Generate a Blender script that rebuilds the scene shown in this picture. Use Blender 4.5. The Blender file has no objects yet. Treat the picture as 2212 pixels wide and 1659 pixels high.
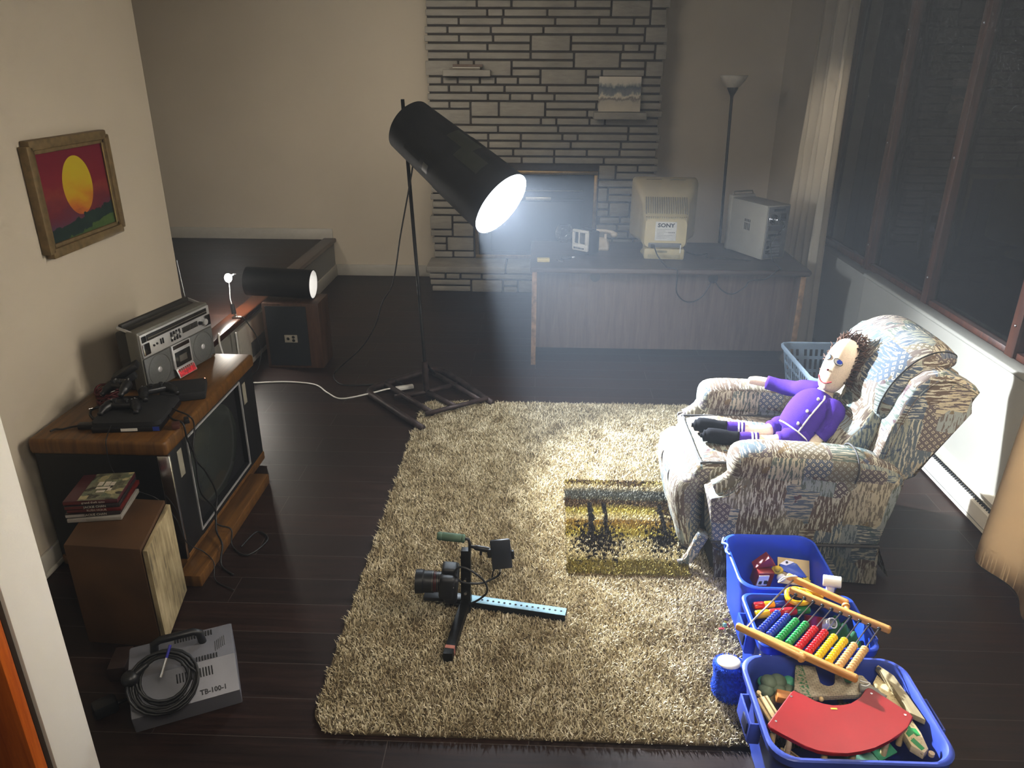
import bpy, bmesh, math, random
import numpy as np
from mathutils import Vector, Matrix, Euler, Quaternion
random.seed(7)
rng = np.random.default_rng(7)
scene = bpy.context.scene
COL = scene.collection
PI = math.pi
V = Vector

# ------------------------------------------------------------------ tagging
def tag(o, label=None, cat=None, group=None, kind=None):
    if label: o["label"] = label
    if cat: o["category"] = cat
    if group: o["group"] = group
    if kind: o["kind"] = kind
    return o

def thing(name, label, cat, loc=(0, 0, 0), rz=0.0, group=None):
    o = bpy.data.objects.new(name, None)
    COL.objects.link(o)
    o.location = loc
    o.rotation_euler = (0, 0, rz)
    o.empty_display_size = 0.05
    o["_m"] = 0
    del o["_m"]
    return tag(o, label, cat, group)

def wm(o):
    m = Matrix.LocRotScale(o.location, o.rotation_euler, o.scale)
    while o.parent is not None:
        o = o.parent
        m = Matrix.LocRotScale(o.location, o.rotation_euler, o.scale) @ m
    return m

# ------------------------------------------------------------------ mesh builder
def frame_of(d):
    d = V(d).normalized()
    up = V((0, 0, 1)) if abs(d.z) < 0.95 else V((0, 1, 0))
    x = up.cross(d).normalized()
    y = d.cross(x)
    return x, y, d

class MB:
    def __init__(s):
        s.bm = bmesh.new()

    def box(s, c, size, rot=None, bev=0.0, seg=2):
        r = bmesh.ops.create_cube(s.bm, size=1.0)
        vs = r["verts"]
        M = Matrix.Translation(c)
        if rot is not None:
            M = M @ (Euler(rot).to_matrix().to_4x4() if not isinstance(rot, Matrix) else rot.to_4x4())
        bmesh.ops.transform(s.bm, matrix=Matrix.Diagonal((*size, 1)), verts=vs)
        if bev > 0:
            es = list({e for v in vs for e in v.link_edges})
            rr = bmesh.ops.bevel(s.bm, geom=es, offset=bev, segments=seg, affect='EDGES', profile=0.5)
            vs = list({v for f in rr["faces"] for v in f.verts} | {v for v in vs if v.is_valid})
        bmesh.ops.transform(s.bm, matrix=M, verts=vs)
        return s

    def bx(s, x0, x1, y0, y1, z0, z1, bev=0.0, seg=2):
        return s.box(((x0 + x1) / 2, (y0 + y1) / 2, (z0 + z1) / 2), (abs(x1 - x0), abs(y1 - y0), abs(z1 - z0)), None, bev, seg)

    def loft(s, rings, cap=True, closed=False):
        bm = s.bm
        R = [[bm.verts.new(p) for p in ring] for ring in rings]
        n = len(R[0])
        pairs = list(zip(R[:-1], R[1:]))
        if closed: pairs.append((R[-1], R[0]))
        for a, b in pairs:
            for i in range(n):
                j = (i + 1) % n
                try: bm.faces.new((a[i], a[j], b[j], b[i]))
                except ValueError: pass
        if cap and not closed:
            try: bm.faces.new(list(reversed(R[0])))
            except ValueError: pass
            try: bm.faces.new(R[-1])
            except ValueError: pass
        return s

    def grid(s, rows):
        bm = s.bm
        R = [[bm.verts.new(p) for p in r] for r in rows]
        for a, b in zip(R[:-1], R[1:]):
            for i in range(len(a) - 1):
                bm.faces.new((a[i], a[i + 1], b[i + 1], b[i]))
        return s

    def cyl(s, p0, p1, r0, r1=None, seg=24, cap=True):
        if r1 is None: r1 = r0
        p0, p1 = V(p0), V(p1)
        x, y, d = frame_of(p1 - p0)
        ring = lambda p, r: [p + x * (r * math.cos(2 * PI * i / seg)) + y * (r * math.sin(2 * PI * i / seg)) for i in range(seg)]
        return s.loft([ring(p0, r0), ring(p1, r1)], cap)

    def lathe(s, prof, c=(0, 0, 0), d=(0, 0, 1), seg=28, cap=True):
        c = V(c); x, y, d = frame_of(d)
        rings = [[c + d * h + x * (r * math.cos(2 * PI * i / seg)) + y * (r * math.sin(2 * PI * i / seg)) for i in range(seg)] for r, h in prof]
        return s.loft(rings, cap)

    def tube(s, pts, r, seg=8, closed=False, smooth=0):
        pts = [V(p) for p in pts]
        if smooth: pts = catmull(pts, smooth, closed)
        n = len(pts)
        rs = r if isinstance(r, (list, tuple)) else [r] * n
        if len(rs) != n:
            rs = [rs[min(len(rs) - 1, int(i * len(rs) / n))] for i in range(n)]
        rings = []
        x = None
        for i, p in enumerate(pts):
            if closed: t = pts[(i + 1) % n] - pts[i - 1]
            else: t = pts[min(i + 1, n - 1)] - pts[max(i - 1, 0)]
            if t.length < 1e-9: t = V((0, 0, 1))
            t.normalize()
            if x is None: x, y, _ = frame_of(t)
            else:
                x = x - t * x.dot(t)
                if x.length < 1e-6: x, y, _ = frame_of(t)
                x.normalize(); y = t.cross(x)
            rings.append([p + x * (rs[i] * math.cos(2 * PI * k / seg)) + y * (rs[i] * math.sin(2 * PI * k / seg)) for k in range(seg)])
        return s.loft(rings, True, closed)

    def sph(s, c, r, u=20, v=12, rot=None):
        if not isinstance(r, (tuple, list)): r = (r, r, r)
        ret = bmesh.ops.create_uvsphere(s.bm, u_segments=u, v_segments=v, radius=1.0)
        M = Matrix.Translation(c)
        if rot is not None: M = M @ Euler(rot).to_matrix().to_4x4()
        bmesh.ops.transform(s.bm, matrix=M @ Matrix.Diagonal((*r, 1)), verts=ret["verts"])
        return s

    def prism(s, poly, axis, a, b, bev=0.0, seg=2):
        """extrude a 2D polygon along axis 'x','y','z' from a to b"""
        def P(p, h):
            if axis == 'y': return V((p[0], h, p[1]))
            if axis == 'x': return V((h, p[0], p[1]))
            return V((p[0], p[1], h))
        bm = s.bm
        A = [bm.verts.new(P(p, a)) for p in poly]
        B = [bm.verts.new(P(p, b)) for p in poly]
        n = len(poly)
        fs = [bm.faces.new(A), bm.faces.new(list(reversed(B)))]
        for i in range(n):
            j = (i + 1) % n
            fs.append(bm.faces.new((A[i], B[i], B[j], A[j])))
        if bev > 0:
            es = [e for f in fs[:2] for e in f.edges]
            bmesh.ops.bevel(bm, geom=es, offset=bev, segments=seg, affect='EDGES', profile=0.5)
        return s

    def xf(s, M):
        bmesh.ops.transform(s.bm, matrix=M, verts=s.bm.verts[:])
        return s

    def build(s, name, mat, parent=None, ang=35, world=False, uv=True, smooth=True):
        bm = s.bm
        bmesh.ops.recalc_face_normals(bm, faces=bm.faces[:])
        if world and parent is not None:
            bmesh.ops.transform(bm, matrix=wm(parent).inverted(), verts=bm.verts[:])
        me = bpy.data.meshes.new(name)
        bm.to_mesh(me); bm.free()
        return link_mesh(name, me, mat, parent, ang, uv, smooth)

def link_mesh(name, me, mat, parent=None, ang=35, uv=True, smooth=True):
    if uv: box_uv(me)
    me.polygons.foreach_set("use_smooth", [bool(smooth)] * len(me.polygons))
    if smooth and ang < 180:
        me.set_sharp_from_angle(angle=math.radians(ang))
    if mat is not None:
        for m in (mat if isinstance(mat, (list, tuple)) else [mat]): me.materials.append(m)
    o = bpy.data.objects.new(name, me)
    COL.objects.link(o)
    if parent is not None: o.parent = parent
    return o

def box_uv(me):
    n = len(me.loops)
    if n == 0: return
    uvl = me.uv_layers.new(name="UVMap")
    co = np.empty(len(me.vertices) * 3, np.float32); me.vertices.foreach_get("co", co); co = co.reshape(-1, 3)
    li = np.empty(n, np.int32); me.loops.foreach_get("vertex_index", li)
    pn = np.empty(len(me.polygons) * 3, np.float32); me.polygons.foreach_get("normal", pn); pn = np.abs(pn.reshape(-1, 3))
    tot = np.empty(len(me.polygons), np.int32); me.polygons.foreach_get("loop_total", tot)
    ax = np.repeat(pn.argmax(1), tot)
    c = co[li]
    uv = np.where((ax == 0)[:, None], c[:, [1, 2]], np.where((ax == 1)[:, None], c[:, [0, 2]], c[:, [0, 1]]))
    uvl.data.foreach_set("uv", uv.astype(np.float32).ravel())

def catmull(pts, k, closed=False):
    out = []; n = len(pts)
    rngi = range(n) if closed else range(n - 1)
    for i in rngi:
        if closed: p0, p1, p2, p3 = pts[i - 1], pts[i], pts[(i + 1) % n], pts[(i + 2) % n]
        else: p0, p1, p2, p3 = pts[max(i - 1, 0)], pts[i], pts[i + 1], pts[min(i + 2, n - 1)]
        for j in range(k):
            t = j / k
            out.append(0.5 * ((2 * p1) + (p2 - p0) * t + (2 * p0 - 5 * p1 + 4 * p2 - p3) * t * t + (3 * p1 - p0 - 3 * p2 + p3) * t ** 3))
    if not closed: out.append(pts[-1].copy())
    return out

def rrect(w, h, r, seg=6, cx=0, cy=0):
    pts = []
    for sx, sy, a0 in ((1, 1, 0), (-1, 1, 90), (-1, -1, 180), (1, -1, 270)):
        for i in range(seg + 1):
            a = math.radians(a0 + 90 * i / seg)
            pts.append((cx + sx * (w / 2 - r) + r * math.cos(a), cy + sy * (h / 2 - r) + r * math.sin(a)))
    return pts

def text_obj(name, body, size, mat, parent, M, extrude=0.0006, bold=0.0, sx=1.0):
    cu = bpy.data.curves.new(name, 'FONT')
    cu.body = body; cu.size = size; cu.extrude = extrude; cu.align_x = 'CENTER'; cu.align_y = 'CENTER'
    cu.offset = bold; cu.resolution_u = 2
    o = bpy.data.objects.new(name, cu); COL.objects.link(o)
    bpy.context.view_layer.update()
    me = bpy.data.meshes.new_from_object(o.evaluated_get(bpy.context.evaluated_depsgraph_get()))
    bpy.data.objects.remove(o); bpy.data.curves.remove(cu)
    me.transform(M @ Matrix.Diagonal((sx, 1, 1, 1)))
    me.materials.clear()
    return link_mesh(name, me, mat, parent, uv=False, smooth=False)

def dup(root, loc, rz=0.0, label=None, group=None, rot=None):
    r = root.copy(); COL.objects.link(r); r.location = loc
    r.rotation_euler = rot if rot is not None else (0, 0, rz)
    if label: r["label"] = label
    if group: r["group"] = group
    for ch in list(root.children):
        c = ch.copy(); COL.objects.link(c); c.parent = r
        for g in ch.children:
            d = g.copy(); COL.objects.link(d); d.parent = c
    return r

# ------------------------------------------------------------------ materials
def srgb(h):
    h = h.lstrip('#'); c = [int(h[i:i + 2], 16) / 255 for i in (0, 2, 4)]
    return tuple((x / 12.92 if x <= 0.04045 else ((x + 0.055) / 1.055) ** 2.4) for x in c)

class NT:
    def __init__(s, name):
        s.m = bpy.data.materials.new(name); s.m.use_nodes = True
        s.t = s.m.node_tree; s.t.nodes.clear()
        s.out = s.n('ShaderNodeOutputMaterial'); s.b = s.n('ShaderNodeBsdfPrincipled')
        s.l(s.b.outputs[0], s.out.inputs['Surface'])
    def n(s, t, **k):
        x = s.t.nodes.new(t)
        for a, b in k.items(): setattr(x, a, b)
        return x
    def l(s, a, b): s.t.links.new(a, b)
    def co(s, kind='UV', scale=(1, 1, 1), loc=(0, 0, 0), rot=(0, 0, 0)):
        tc = s.n('ShaderNodeTexCoord'); mp = s.n('ShaderNodeMapping')
        mp.inputs['Scale'].default_value = scale; mp.inputs['Location'].default_value = loc; mp.inputs['Rotation'].default_value = rot
        s.l(tc.outputs[kind], mp.inputs[0]); return mp.outputs[0]
    def noise(s, vec, scale, detail=3, rough=0.5, dist=0.0):
        x = s.n('ShaderNodeTexNoise'); x.inputs['Scale'].default_value = scale; x.inputs['Detail'].default_value = detail
        x.inputs['Roughness'].default_value = rough; x.inputs['Distortion'].default_value = dist
        s.l(vec, x.inputs['Vector']); return x
    def ramp(s, fac, stops, interp='LINEAR'):
        r = s.n('ShaderNodeValToRGB'); r.color_ramp.interpolation = interp
        e = r.color_ramp.elements
        while len(e) < len(stops): e.new(0.5)
        for el, (p, c) in zip(e, stops): el.position = p; el.color = (*c[:3], 1)
        s.l(fac, r.inputs[0]); return r.outputs[0]
    def mix(s, fac, a, b, mode='MIX'):
        x = s.n('ShaderNodeMix', data_type='RGBA', blend_type=mode)
        for sock, v in ((x.inputs[0], fac), (x.inputs[6], a), (x.inputs[7], b)):
            if isinstance(v, (int, float)): sock.default_value = v
            elif isinstance(v, tuple): sock.default_value = (*v[:3], 1)
            else: s.l(v, sock)
        return x.outputs[2]
    def math(s, op, a, b=0.0, c=0.0, clamp=False):
        x = s.n('ShaderNodeMath', operation=op, use_clamp=clamp)
        for sock, v in zip(x.inputs, (a, b, c)):
            if isinstance(v, (int, float)): sock.default_value = v
            else: s.l(v, sock)
        return x.outputs[0]
    def sep(s, vec):
        x = s.n('ShaderNodeSeparateXYZ'); s.l(vec, x.inputs[0]); return x.outputs
    def bump(s, h, strength=0.3, dist=0.01):
        b = s.n('ShaderNodeBump'); b.inputs['Strength'].default_value = strength; b.inputs['Distance'].default_value = dist
        s.l(h, b.inputs['Height']); s.l(b.outputs[0], s.b.inputs['Normal']); return b
    def set(s, **k):
        for a, v in k.items():
            sock = s.b.inputs[a.replace('_', ' ')]
            if isinstance(v, (int, float)): sock.default_value = v
            elif isinstance(v, tuple): sock.default_value = (*v[:3], 1) if len(v) == 3 else v
            else: s.l(v, sock)
        return s

_mc = {}
def pm(name, col, rough=0.5, metal=0.0, var=0.06, scale=25.0, bump=0.0, spec=0.5, kind='Object'):
    if name in _mc: return _mc[name]
    if isinstance(col, str): col = srgb(col)
    t = NT(name)
    vec = t.co(kind)
    nz = t.noise(vec, scale, 4)
    dark = tuple(c * (1 - var * 2) for c in col); lite = tuple(min(1, c * (1 + var)) for c in col)
    t.set(Base_Color=t.ramp(nz.outputs[0], [(0.3, dark), (0.7, lite)]), Roughness=rough, Metallic=metal)
    t.b.inputs['Specular IOR Level'].default_value = spec
    if bump > 0: t.bump(nz.outputs[0], bump, 0.004)
    _mc[name] = t.m
    return t.m

def wood(name, c1, c2, axis=0, scale=1.0, rough=0.45, spec=0.5):
    """wood grain along UV axis 0 or 1"""
    if name in _mc: return _mc[name]
    if isinstance(c1, str): c1, c2 = srgb(c1), srgb(c2)
    t = NT(name)
    sc = (3 * scale, 45 * scale, 3) if axis == 0 else (45 * scale, 3 * scale, 3)
    vec = t.co('UV', sc)
    n1 = t.noise(vec, 1.0, 5, 0.6, 0.6)
    n2 = t.noise(t.co('UV', (sc[0] * 4, sc[1] * 4, 1)), 1.0, 3, 0.7)
    f = t.math('ADD', t.math('MULTIPLY', n1.outputs[0], 0.75), t.math('MULTIPLY', n2.outputs[0], 0.25))
    t.set(Base_Color=t.ramp(f, [(0.35, c1), (0.65, c2)]), Roughness=rough)
    t.b.inputs['Specular IOR Level'].default_value = spec
    t.bump(n2.outputs[0], 0.08, 0.002)
    _mc[name] = t.m
    return t.m

def emit(name, col, strength):
    if name in _mc: return _mc[name]
    t = NT(name); t.set(Base_Color=col, Emission_Color=col, Emission_Strength=float(strength))
    _mc[name] = t.m; return t.m

BLACK = pm('black_plastic', (0.012, 0.012, 0.013), 0.42)
BLACKM = pm('matte_black', (0.014, 0.014, 0.015), 0.8)
CABLE = pm('black_cable', (0.012, 0.012, 0.012), 0.5)
CHROME = pm('chrome', (0.75, 0.75, 0.76), 0.22, 1.0, 0.02)
SILVER = pm('silver_plastic', (0.56, 0.56, 0.56), 0.38, 0.5, 0.03)
WHITEP = pm('white_plastic', (0.72, 0.71, 0.67), 0.4, 0, 0.03)
GREYP = pm('grey_plastic', (0.16, 0.16, 0.155), 0.5)
INK = pm('dark_ink', (0.02, 0.02, 0.025), 0.6)
STEEL = pm('steel', (0.5, 0.5, 0.52), 0.3, 1.0, 0.03)
# ================================================================== THE ROOM
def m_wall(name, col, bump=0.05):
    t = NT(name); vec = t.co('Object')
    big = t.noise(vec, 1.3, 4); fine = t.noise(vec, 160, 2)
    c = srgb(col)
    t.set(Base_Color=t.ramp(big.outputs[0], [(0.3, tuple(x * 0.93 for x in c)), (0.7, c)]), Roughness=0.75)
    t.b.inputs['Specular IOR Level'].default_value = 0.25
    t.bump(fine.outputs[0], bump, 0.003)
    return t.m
M_WALL = m_wall('beige_wall_paint', '#c6bba9')
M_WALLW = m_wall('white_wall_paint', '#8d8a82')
M_TRIM = pm('white_trim_paint', '#b5b0a5', 0.45, 0, 0.03)
M_CEIL = m_wall('ceiling_paint', '#9a9080')

def m_floor():
    t = NT('dark_laminate_planks'); vec = t.co('Object')
    br = t.n('ShaderNodeTexBrick'); t.l(vec, br.inputs['Vector'])
    br.inputs['Scale'].default_value = 1.0; br.inputs['Brick Width'].default_value = 1.22; br.inputs['Row Height'].default_value = 0.162
    br.inputs['Mortar Size'].default_value = 0.0016; br.inputs['Mortar Smooth'].default_value = 0.2; br.inputs['Bias'].default_value = 0.0
    br.inputs['Color1'].default_value = (0, 0, 0, 1); br.inputs['Color2'].default_value = (1, 1, 1, 1); br.inputs['Mortar'].default_value = (0.5, 0.5, 0.5, 1)
    br.offset = 0.37
    g = t.noise(t.co('Object', (2.2, 42, 1)), 1.0, 6, 0.62, 0.7)
    g2 = t.noise(t.co('Object', (6, 190, 1)), 1.0, 3, 0.6)
    f = t.math('ADD', t.math('MULTIPLY', g.outputs[0], 0.7), t.math('MULTIPLY', g2.outputs[0], 0.3))
    base = t.ramp(f, [(0.33, (0.0085, 0.0034, 0.0022)), (0.52, (0.0185, 0.0078, 0.0052)), (0.72, (0.034, 0.0155, 0.0108))])
    tint = t.mix(br.outputs['Color'], (0.72, 0.72, 0.74), (1.2, 1.16, 1.12))
    col = t.mix(1.0, base, tint, 'MULTIPLY')
    col = t.mix(br.outputs['Fac'], col, (0.055, 0.042, 0.036))
    t.set(Base_Color=col, Roughness=t.math('MULTIPLY_ADD', f, 0.25, 0.36))
    t.b.inputs['Specular IOR Level'].default_value = 0.36
    hgt = t.math('SUBTRACT', t.math('MULTIPLY', f, 0.35), br.outputs['Fac'])
    t.bump(hgt, 0.22, 0.0025)
    return t.m
M_FLOOR = m_floor()

def struct(name, mb, mat, parent=None, **k):
    o = mb.build(name, mat, parent, **k)
    if parent is None: o["kind"] = 'structure'
    return o

XL, XR, YB, ZC = -2.05, 2.2, 7.53, 2.78
struct('floor', MB().bx(-4.6, 3.2, -2.6, 7.75, -0.12, 0.0), M_FLOOR)
struct('floor_landing', MB().bx(-4.5, XL - 0.002, 4.19, 7.53, -0.02, 0.365), M_FLOOR)
struct('ceiling', MB().bx(-4.6, 3.2, -2.6, 7.75, ZC, ZC + 0.1), M_CEIL)
struct('wall_left', MB().bx(XL - 0.12, XL, 1.64, 4.17, 0, ZC), M_WALL)
struct('wall_back', MB().bx(-4.6, XR + 0.4, YB, YB + 0.12, 0, ZC), M_WALL)
struct('wall_landing', MB().bx(-4.62, -4.5, 4.0, 7.6, 0, ZC), M_WALL)
# dwarf wall that closes the landing behind the left wall
struct('wall_hall', MB().bx(-4.6, XL - 0.12, 4.05, 4.17, 0, ZC), M_WALL)
# near wall stub the camera looks past (post at the left edge)
struct('wall_near', MB().bx(-2.17, -1.313, 1.49, 1.647, 0, ZC, 0.004), m_wall('white_post_paint', '#faf4e8'))
struct('trim_1', MB().bx(-1.41, -1.322, 1.472, 1.489, 0, ZC, 0.002), pm('brown_casing_edge', '#3a2b1e', 0.6))
struct('door_1', MB().bx(-1.47, -1.319, 1.43, 1.470, 0.01, 2.2, 0.006).bx(-1.95, -1.47, 1.44, 1.468, 0.01, 2.2),
       wood('orange_door_wood', '#b4531a', '#e8822e', 1, 0.6, 0.4))
# landing riser, nosing and low trims
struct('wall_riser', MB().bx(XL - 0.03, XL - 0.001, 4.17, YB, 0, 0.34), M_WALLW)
struct('trim_2', MB().bx(XL - 0.10, XL + 0.028, 4.17, YB, 0.34, 0.381, 0.012, 3), wood('stair_nosing_wood', '#1c0d08', '#4a2716', 1, 1.0, 0.25))
struct('baseboard_landing', MB().bx(-4.5, XL - 0.002, YB - 0.016, YB, 0.365, 0.475, 0.004), M_TRIM)
struct('baseboard_back', MB().bx(XL, -1.0, YB - 0.016, YB, 0, 0.115, 0.004), M_TRIM)
struct('baseboard_riser', MB().bx(XL, XL + 0.016, 5.9, YB, 0, 0.115, 0.004), M_TRIM)
struct('baseboard_left', MB().bx(XL, XL + 0.014, 1.75, 4.16, 0, 0.10, 0.004).bx(XL, XL + 0.022, 1.75, 4.16, 0, 0.022, 0.006), M_TRIM)
struct('baseboard_right', MB().bx(1.1, XR, YB - 0.016, YB, 0, 0.115, 0.004), M_TRIM)
# right wall with its window band
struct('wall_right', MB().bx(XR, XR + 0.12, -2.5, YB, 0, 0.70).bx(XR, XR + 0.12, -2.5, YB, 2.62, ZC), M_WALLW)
struct('wall_right_far', MB().bx(XR, XR + 0.12, 5.98, YB, 0.70, 2.62), M_WALL)
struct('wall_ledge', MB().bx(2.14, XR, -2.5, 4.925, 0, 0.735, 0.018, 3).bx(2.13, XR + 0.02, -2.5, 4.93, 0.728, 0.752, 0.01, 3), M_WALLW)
struct('wall_front', MB().bx(-4.6, 3.2, -2.6, -2.5, 0, ZC), M_WALL)
struct('wall_entry', MB().bx(-2.6, -2.5, -2.5, 1.7, 0, ZC), M_WALL)

M_WIN = wood('red_brown_window_wood', '#24110a', '#4a2617', 1, 0.8, 0.4)
def m_glass():
    t = NT('dark_window_glass'); t.t.nodes.remove(t.b)
    tr = t.n('ShaderNodeBsdfTransparent'); gl = t.n('ShaderNodeBsdfGlossy'); gl.inputs['Roughness'].default_value = 0.015
    tr.inputs[0].default_value = (0.9, 0.94, 0.92, 1)
    fr = t.n('ShaderNodeFresnel'); fr.inputs[0].default_value = 1.38
    mx = t.n('ShaderNodeMixShader'); t.l(fr.outputs[0], mx.inputs[0]); t.l(tr.outputs[0], mx.inputs[1]); t.l(gl.outputs[0], mx.inputs[2])
    t.l(mx.outputs[0], t.out.inputs['Surface'])
    return t.m
M_GLASS = m_glass()
ys = [5.98, 5.10, 4.26, 3.40, 2.54, 1.68, 0.82]
for i in range(len(ys) - 1):
    y1, y0 = ys[i], ys[i + 1]
    w = MB()
    zl, zh = 0.735, 2.62
    hw = 0.035
    w.bx(XR + 0.005, XR + 0.075, y0 - hw, y0 + hw, zl, zh, 0.004)
    if i == 0: w.bx(XR + 0.005, XR + 0.075, y1 - 0.03, y1, zl, zh, 0.004)
    w.bx(XR + 0.02, XR + 0.075, y0 + hw, y1 - hw, zl, zl + 0.045, 0.004)
    w.bx(XR + 0.02, XR + 0.075, y0 + hw, y1 - hw, zh - 0.05, zh, 0.004)
    o = struct('window_%d' % (i + 1), w, M_WIN)
    p = MB().bx(XR + 0.045, XR + 0.051, y0 + hw, y1 - hw, zl + 0.04, zh - 0.045).build('pane', M_GLASS, o)
    hd = MB()
    for zz in (0.9, 1.55, 2.2): hd.sph((XR + 0.002, y0, zz), (0.004, 0.006, 0.006), 10, 6)
    hd.build('screw', STEEL, o)
# night outside: dark ground and a dim hedge bank far behind the glass
struct('ground_outside', MB().bx(2.4, 14, -6, 14, -0.5, -0.4), pm('night_lawn', (0.02, 0.026, 0.014), 0.9, 0, 0.3, 3))
struct('hedge_outside', MB().box((9.5, 3, 1.2), (0.6, 16, 3.4), None, 0.2), pm('night_hedge', (0.02, 0.028, 0.016), 0.9, 0, 0.4, 2))

# long baseboard heater under the window
h = thing('baseboard_heater', 'long white electric baseboard heater with a slotted top under the window', 'heater', (2.11, 3.1, 0))
MB().prism([(2.14, 0.012), (2.075, 0.012), (2.075, 0.105), (2.09, 0.115), (2.14, 0.115)], 'y', 0.8, 3.76).prism([(2.14, 0.125), (2.11, 0.125), (2.10, 0.15), (2.14, 0.165)], 'y', 0.8, 3.76).build('casing', M_TRIM, h, world=True)
g = MB()
for i in range(150): g.box((2.098, 0.86 + i * 0.0192, 0.1145), (0.026, 0.0085, 0.014), (0, 0.5, 0))
g.build('grille', BLACKM, h, world=True)
MB().bx(2.074, 2.0765, 0.85, 3.72, 0.03, 0.034).build('seam', GREYP, h, world=True)

# ---------------------------------------------------------------- curtains
def m_cloth(name, c):
    t = NT(name); vec = t.co('UV', (1, 1, 1))
    wv = t.noise(t.co('UV', (600, 600, 1)), 1.0, 2); b = t.noise(vec, 4, 3)
    c = srgb(c)
    t.set(Base_Color=t.ramp(b.outputs[0], [(0.3, tuple(x * 0.9 for x in c)), (0.7, c)]), Roughness=0.9)
    t.b.inputs['Specular IOR Level'].default_value = 0.1
    t.bump(wv.outputs[0], 0.15, 0.001)
    # a little light comes through the cloth
    tl = t.n('ShaderNodeBsdfTranslucent'); tl.inputs[0].default_value = (*c, 1)
    mx = t.n('ShaderNodeMixShader'); mx.inputs[0].default_value = 0.18
    t.l(t.b.outputs[0], mx.inputs[1]); t.l(tl.outputs[0], mx.inputs[2]); t.l(mx.outputs[0], t.out.inputs['Surface'])
    return t.m
def curtain(pathf, z0f, z1, n=120, m=24):
    rows = []
    for j in range(m + 1):
        t = j / m; row = []
        for i in range(n + 1):
            s = i / n
            zb = z0f(s); z = z1 + (zb - z1) * t
            x, y = pathf(s, t); row.append((x, y, z))
        rows.append(row)
    mb = MB().grid(rows)
    ret = bmesh.ops.solidify(mb.bm, geom=mb.bm.faces[:], thickness=0.004)
    return mb
def far_path(s, t):
    sp = 0.50 + 0.20 * t
    y = 6.12 - sp * s
    a = 0.035 + 0.02 * t
    x = 2.07 - 0.03 * t + a * math.sin(s * 2 * PI * 5.5 + 0.5) + 0.02 * math.sin(s * 17 + t * 2) + 0.10 * (1 - s) * (-0.6)
    return x, y
c1 = thing('curtain', 'pale curtain gathered in the far corner beside the desk', 'curtain', (2.05, 5.8, 0.02))
curtain(far_path, lambda s: 0.03 + 0.01 * math.sin(s * 9), 2.60).build('cloth', m_cloth('pale_curtain_cloth', '#e6dac6'), c1, 180, True)
MB().bx(1.99, 2.13, 5.55, 6.14, 2.595, 2.62, 0.004).build('header_tape', M_TRIM, c1, world=True)
def near_path(s, t):
    y = 2.80 + 0.10 * t - (0.62 + 0.22 * t) * s
    x = 2.0 - 0.06 * t + 0.045 * math.sin(s * 2 * PI * 2.3 + 2.6) + 0.02 * math.sin(s * 11 + 1)
    return x, y
c2 = thing('curtain', 'cream curtain hanging to the floor at the right edge beside the heater', 'curtain', (2.0, 2.5, 0.0))
curtain(near_path, lambda s: 0.03 + 0.012 * math.sin(s * 8), 2.60).build('cloth', m_cloth('cream_curtain_cloth', '#ead2ae'), c2, 180, True)
MB().bx(1.93, 2.08, 2.15, 2.82, 2.595, 2.62, 0.004).build('header_tape', M_TRIM, c2, world=True)

# ---------------------------------------------------------------- stone fireplace
def m_stone():
    t = NT('grey_ledge_stone'); vec = t.co('Object')
    oi = t.noise(vec, 3.2, 2); n = t.noise(t.co('Object', (8, 8, 40)), 1.0, 5, 0.65)
    f = t.math('ADD', t.math('MULTIPLY', oi.outputs[0], 0.5), t.math('MULTIPLY', n.outputs[0], 0.5))
    t.set(Base_Color=t.ramp(f, [(0.3, srgb('#837e75')), (0.7, srgb('#a59f94'))]), Roughness=0.85)
    t.bump(n.outputs[0], 0.5, 0.01)
    return t.m
M_STONE = m_stone()
M_MORTAR = pm('dark_mortar', '#413a33', 0.95, 0, 0.1, 40, 0.3)
fp = thing('fireplace', 'grey ledgestone chimney breast with raised hearth and brass framed firebox', 'fireplace', (0.05, 7.3, 0))
FX0, FX1 = -1.02, 1.09
MB().bx(FX0 + 0.02, FX1 - 0.02, 7.315, YB - 0.005, 0.0, ZC - 0.01).bx(-1.0, 1.07, 6.98, 7.315, 0.0, 0.185).build('core', M_MORTAR, fp, world=True)
def stones(mb, x0, x1, z0, z1, yf, rowh=0.0685, gap=0.0175, skip=None, raggedl=True, rd=random.Random(3)):
    rows = int(round((z1 - z0) / rowh)); taken = [[] for _ in range(rows + 1)]
    for k in range(rows):
        x = x0
        while x < x1 - 0.02:
            blk = [t for t in taken[k] if t[0] <= x + 1e-6 < t[1]]
            if blk: x = blk[0][1]; continue
            nxt = min([t[0] for t in taken[k] if t[0] > x] + [x1])
            L = rd.choice([0.14, 0.2, 0.3, 0.38, 0.46, 0.55, 0.64])
            h = 1
            if rd.random() < 0.11 and k + 1 < rows and not [t for t in taken[k + 1] if t[0] < x + L and t[1] > x]: h = 2; L = rd.uniform(0.18, 0.42)
            e = min(x + L, nxt)
            if nxt - e < 0.09: e = nxt
            if h == 2: taken[k + 1].append((x, e))
            za, zb = z0 + k * rowh + gap / 2, z0 + (k + h) * rowh - gap / 2
            xa, xb = x + gap / 2, e - gap / 2
            if x == x0 and raggedl: xa -= rd.uniform(-0.012, 0.022)
            if abs(e - x1) < 1e-6 and raggedl: xb += rd.uniform(-0.012, 0.022)
            d = rd.uniform(0.0, 0.02)
            x = e
            if skip and xb > skip[0] and xa < skip[1] and za < skip[3] and zb > skip[2]:
                if xa < skip[0] - 0.03: xb = skip[0]
                elif xb > skip[1] + 0.03: xa = skip[1]
                else: continue
            mb.bx(xa, xb, yf - d, yf + 0.08, za, zb, 0.006, 2)
    return mb
stones(MB(), FX0, FX1, 0.25, ZC - 0.03, 7.30, skip=(-0.62, 0.56, 0.25, 1.09)).build('stonework', M_STONE, fp, 50, True)
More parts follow.
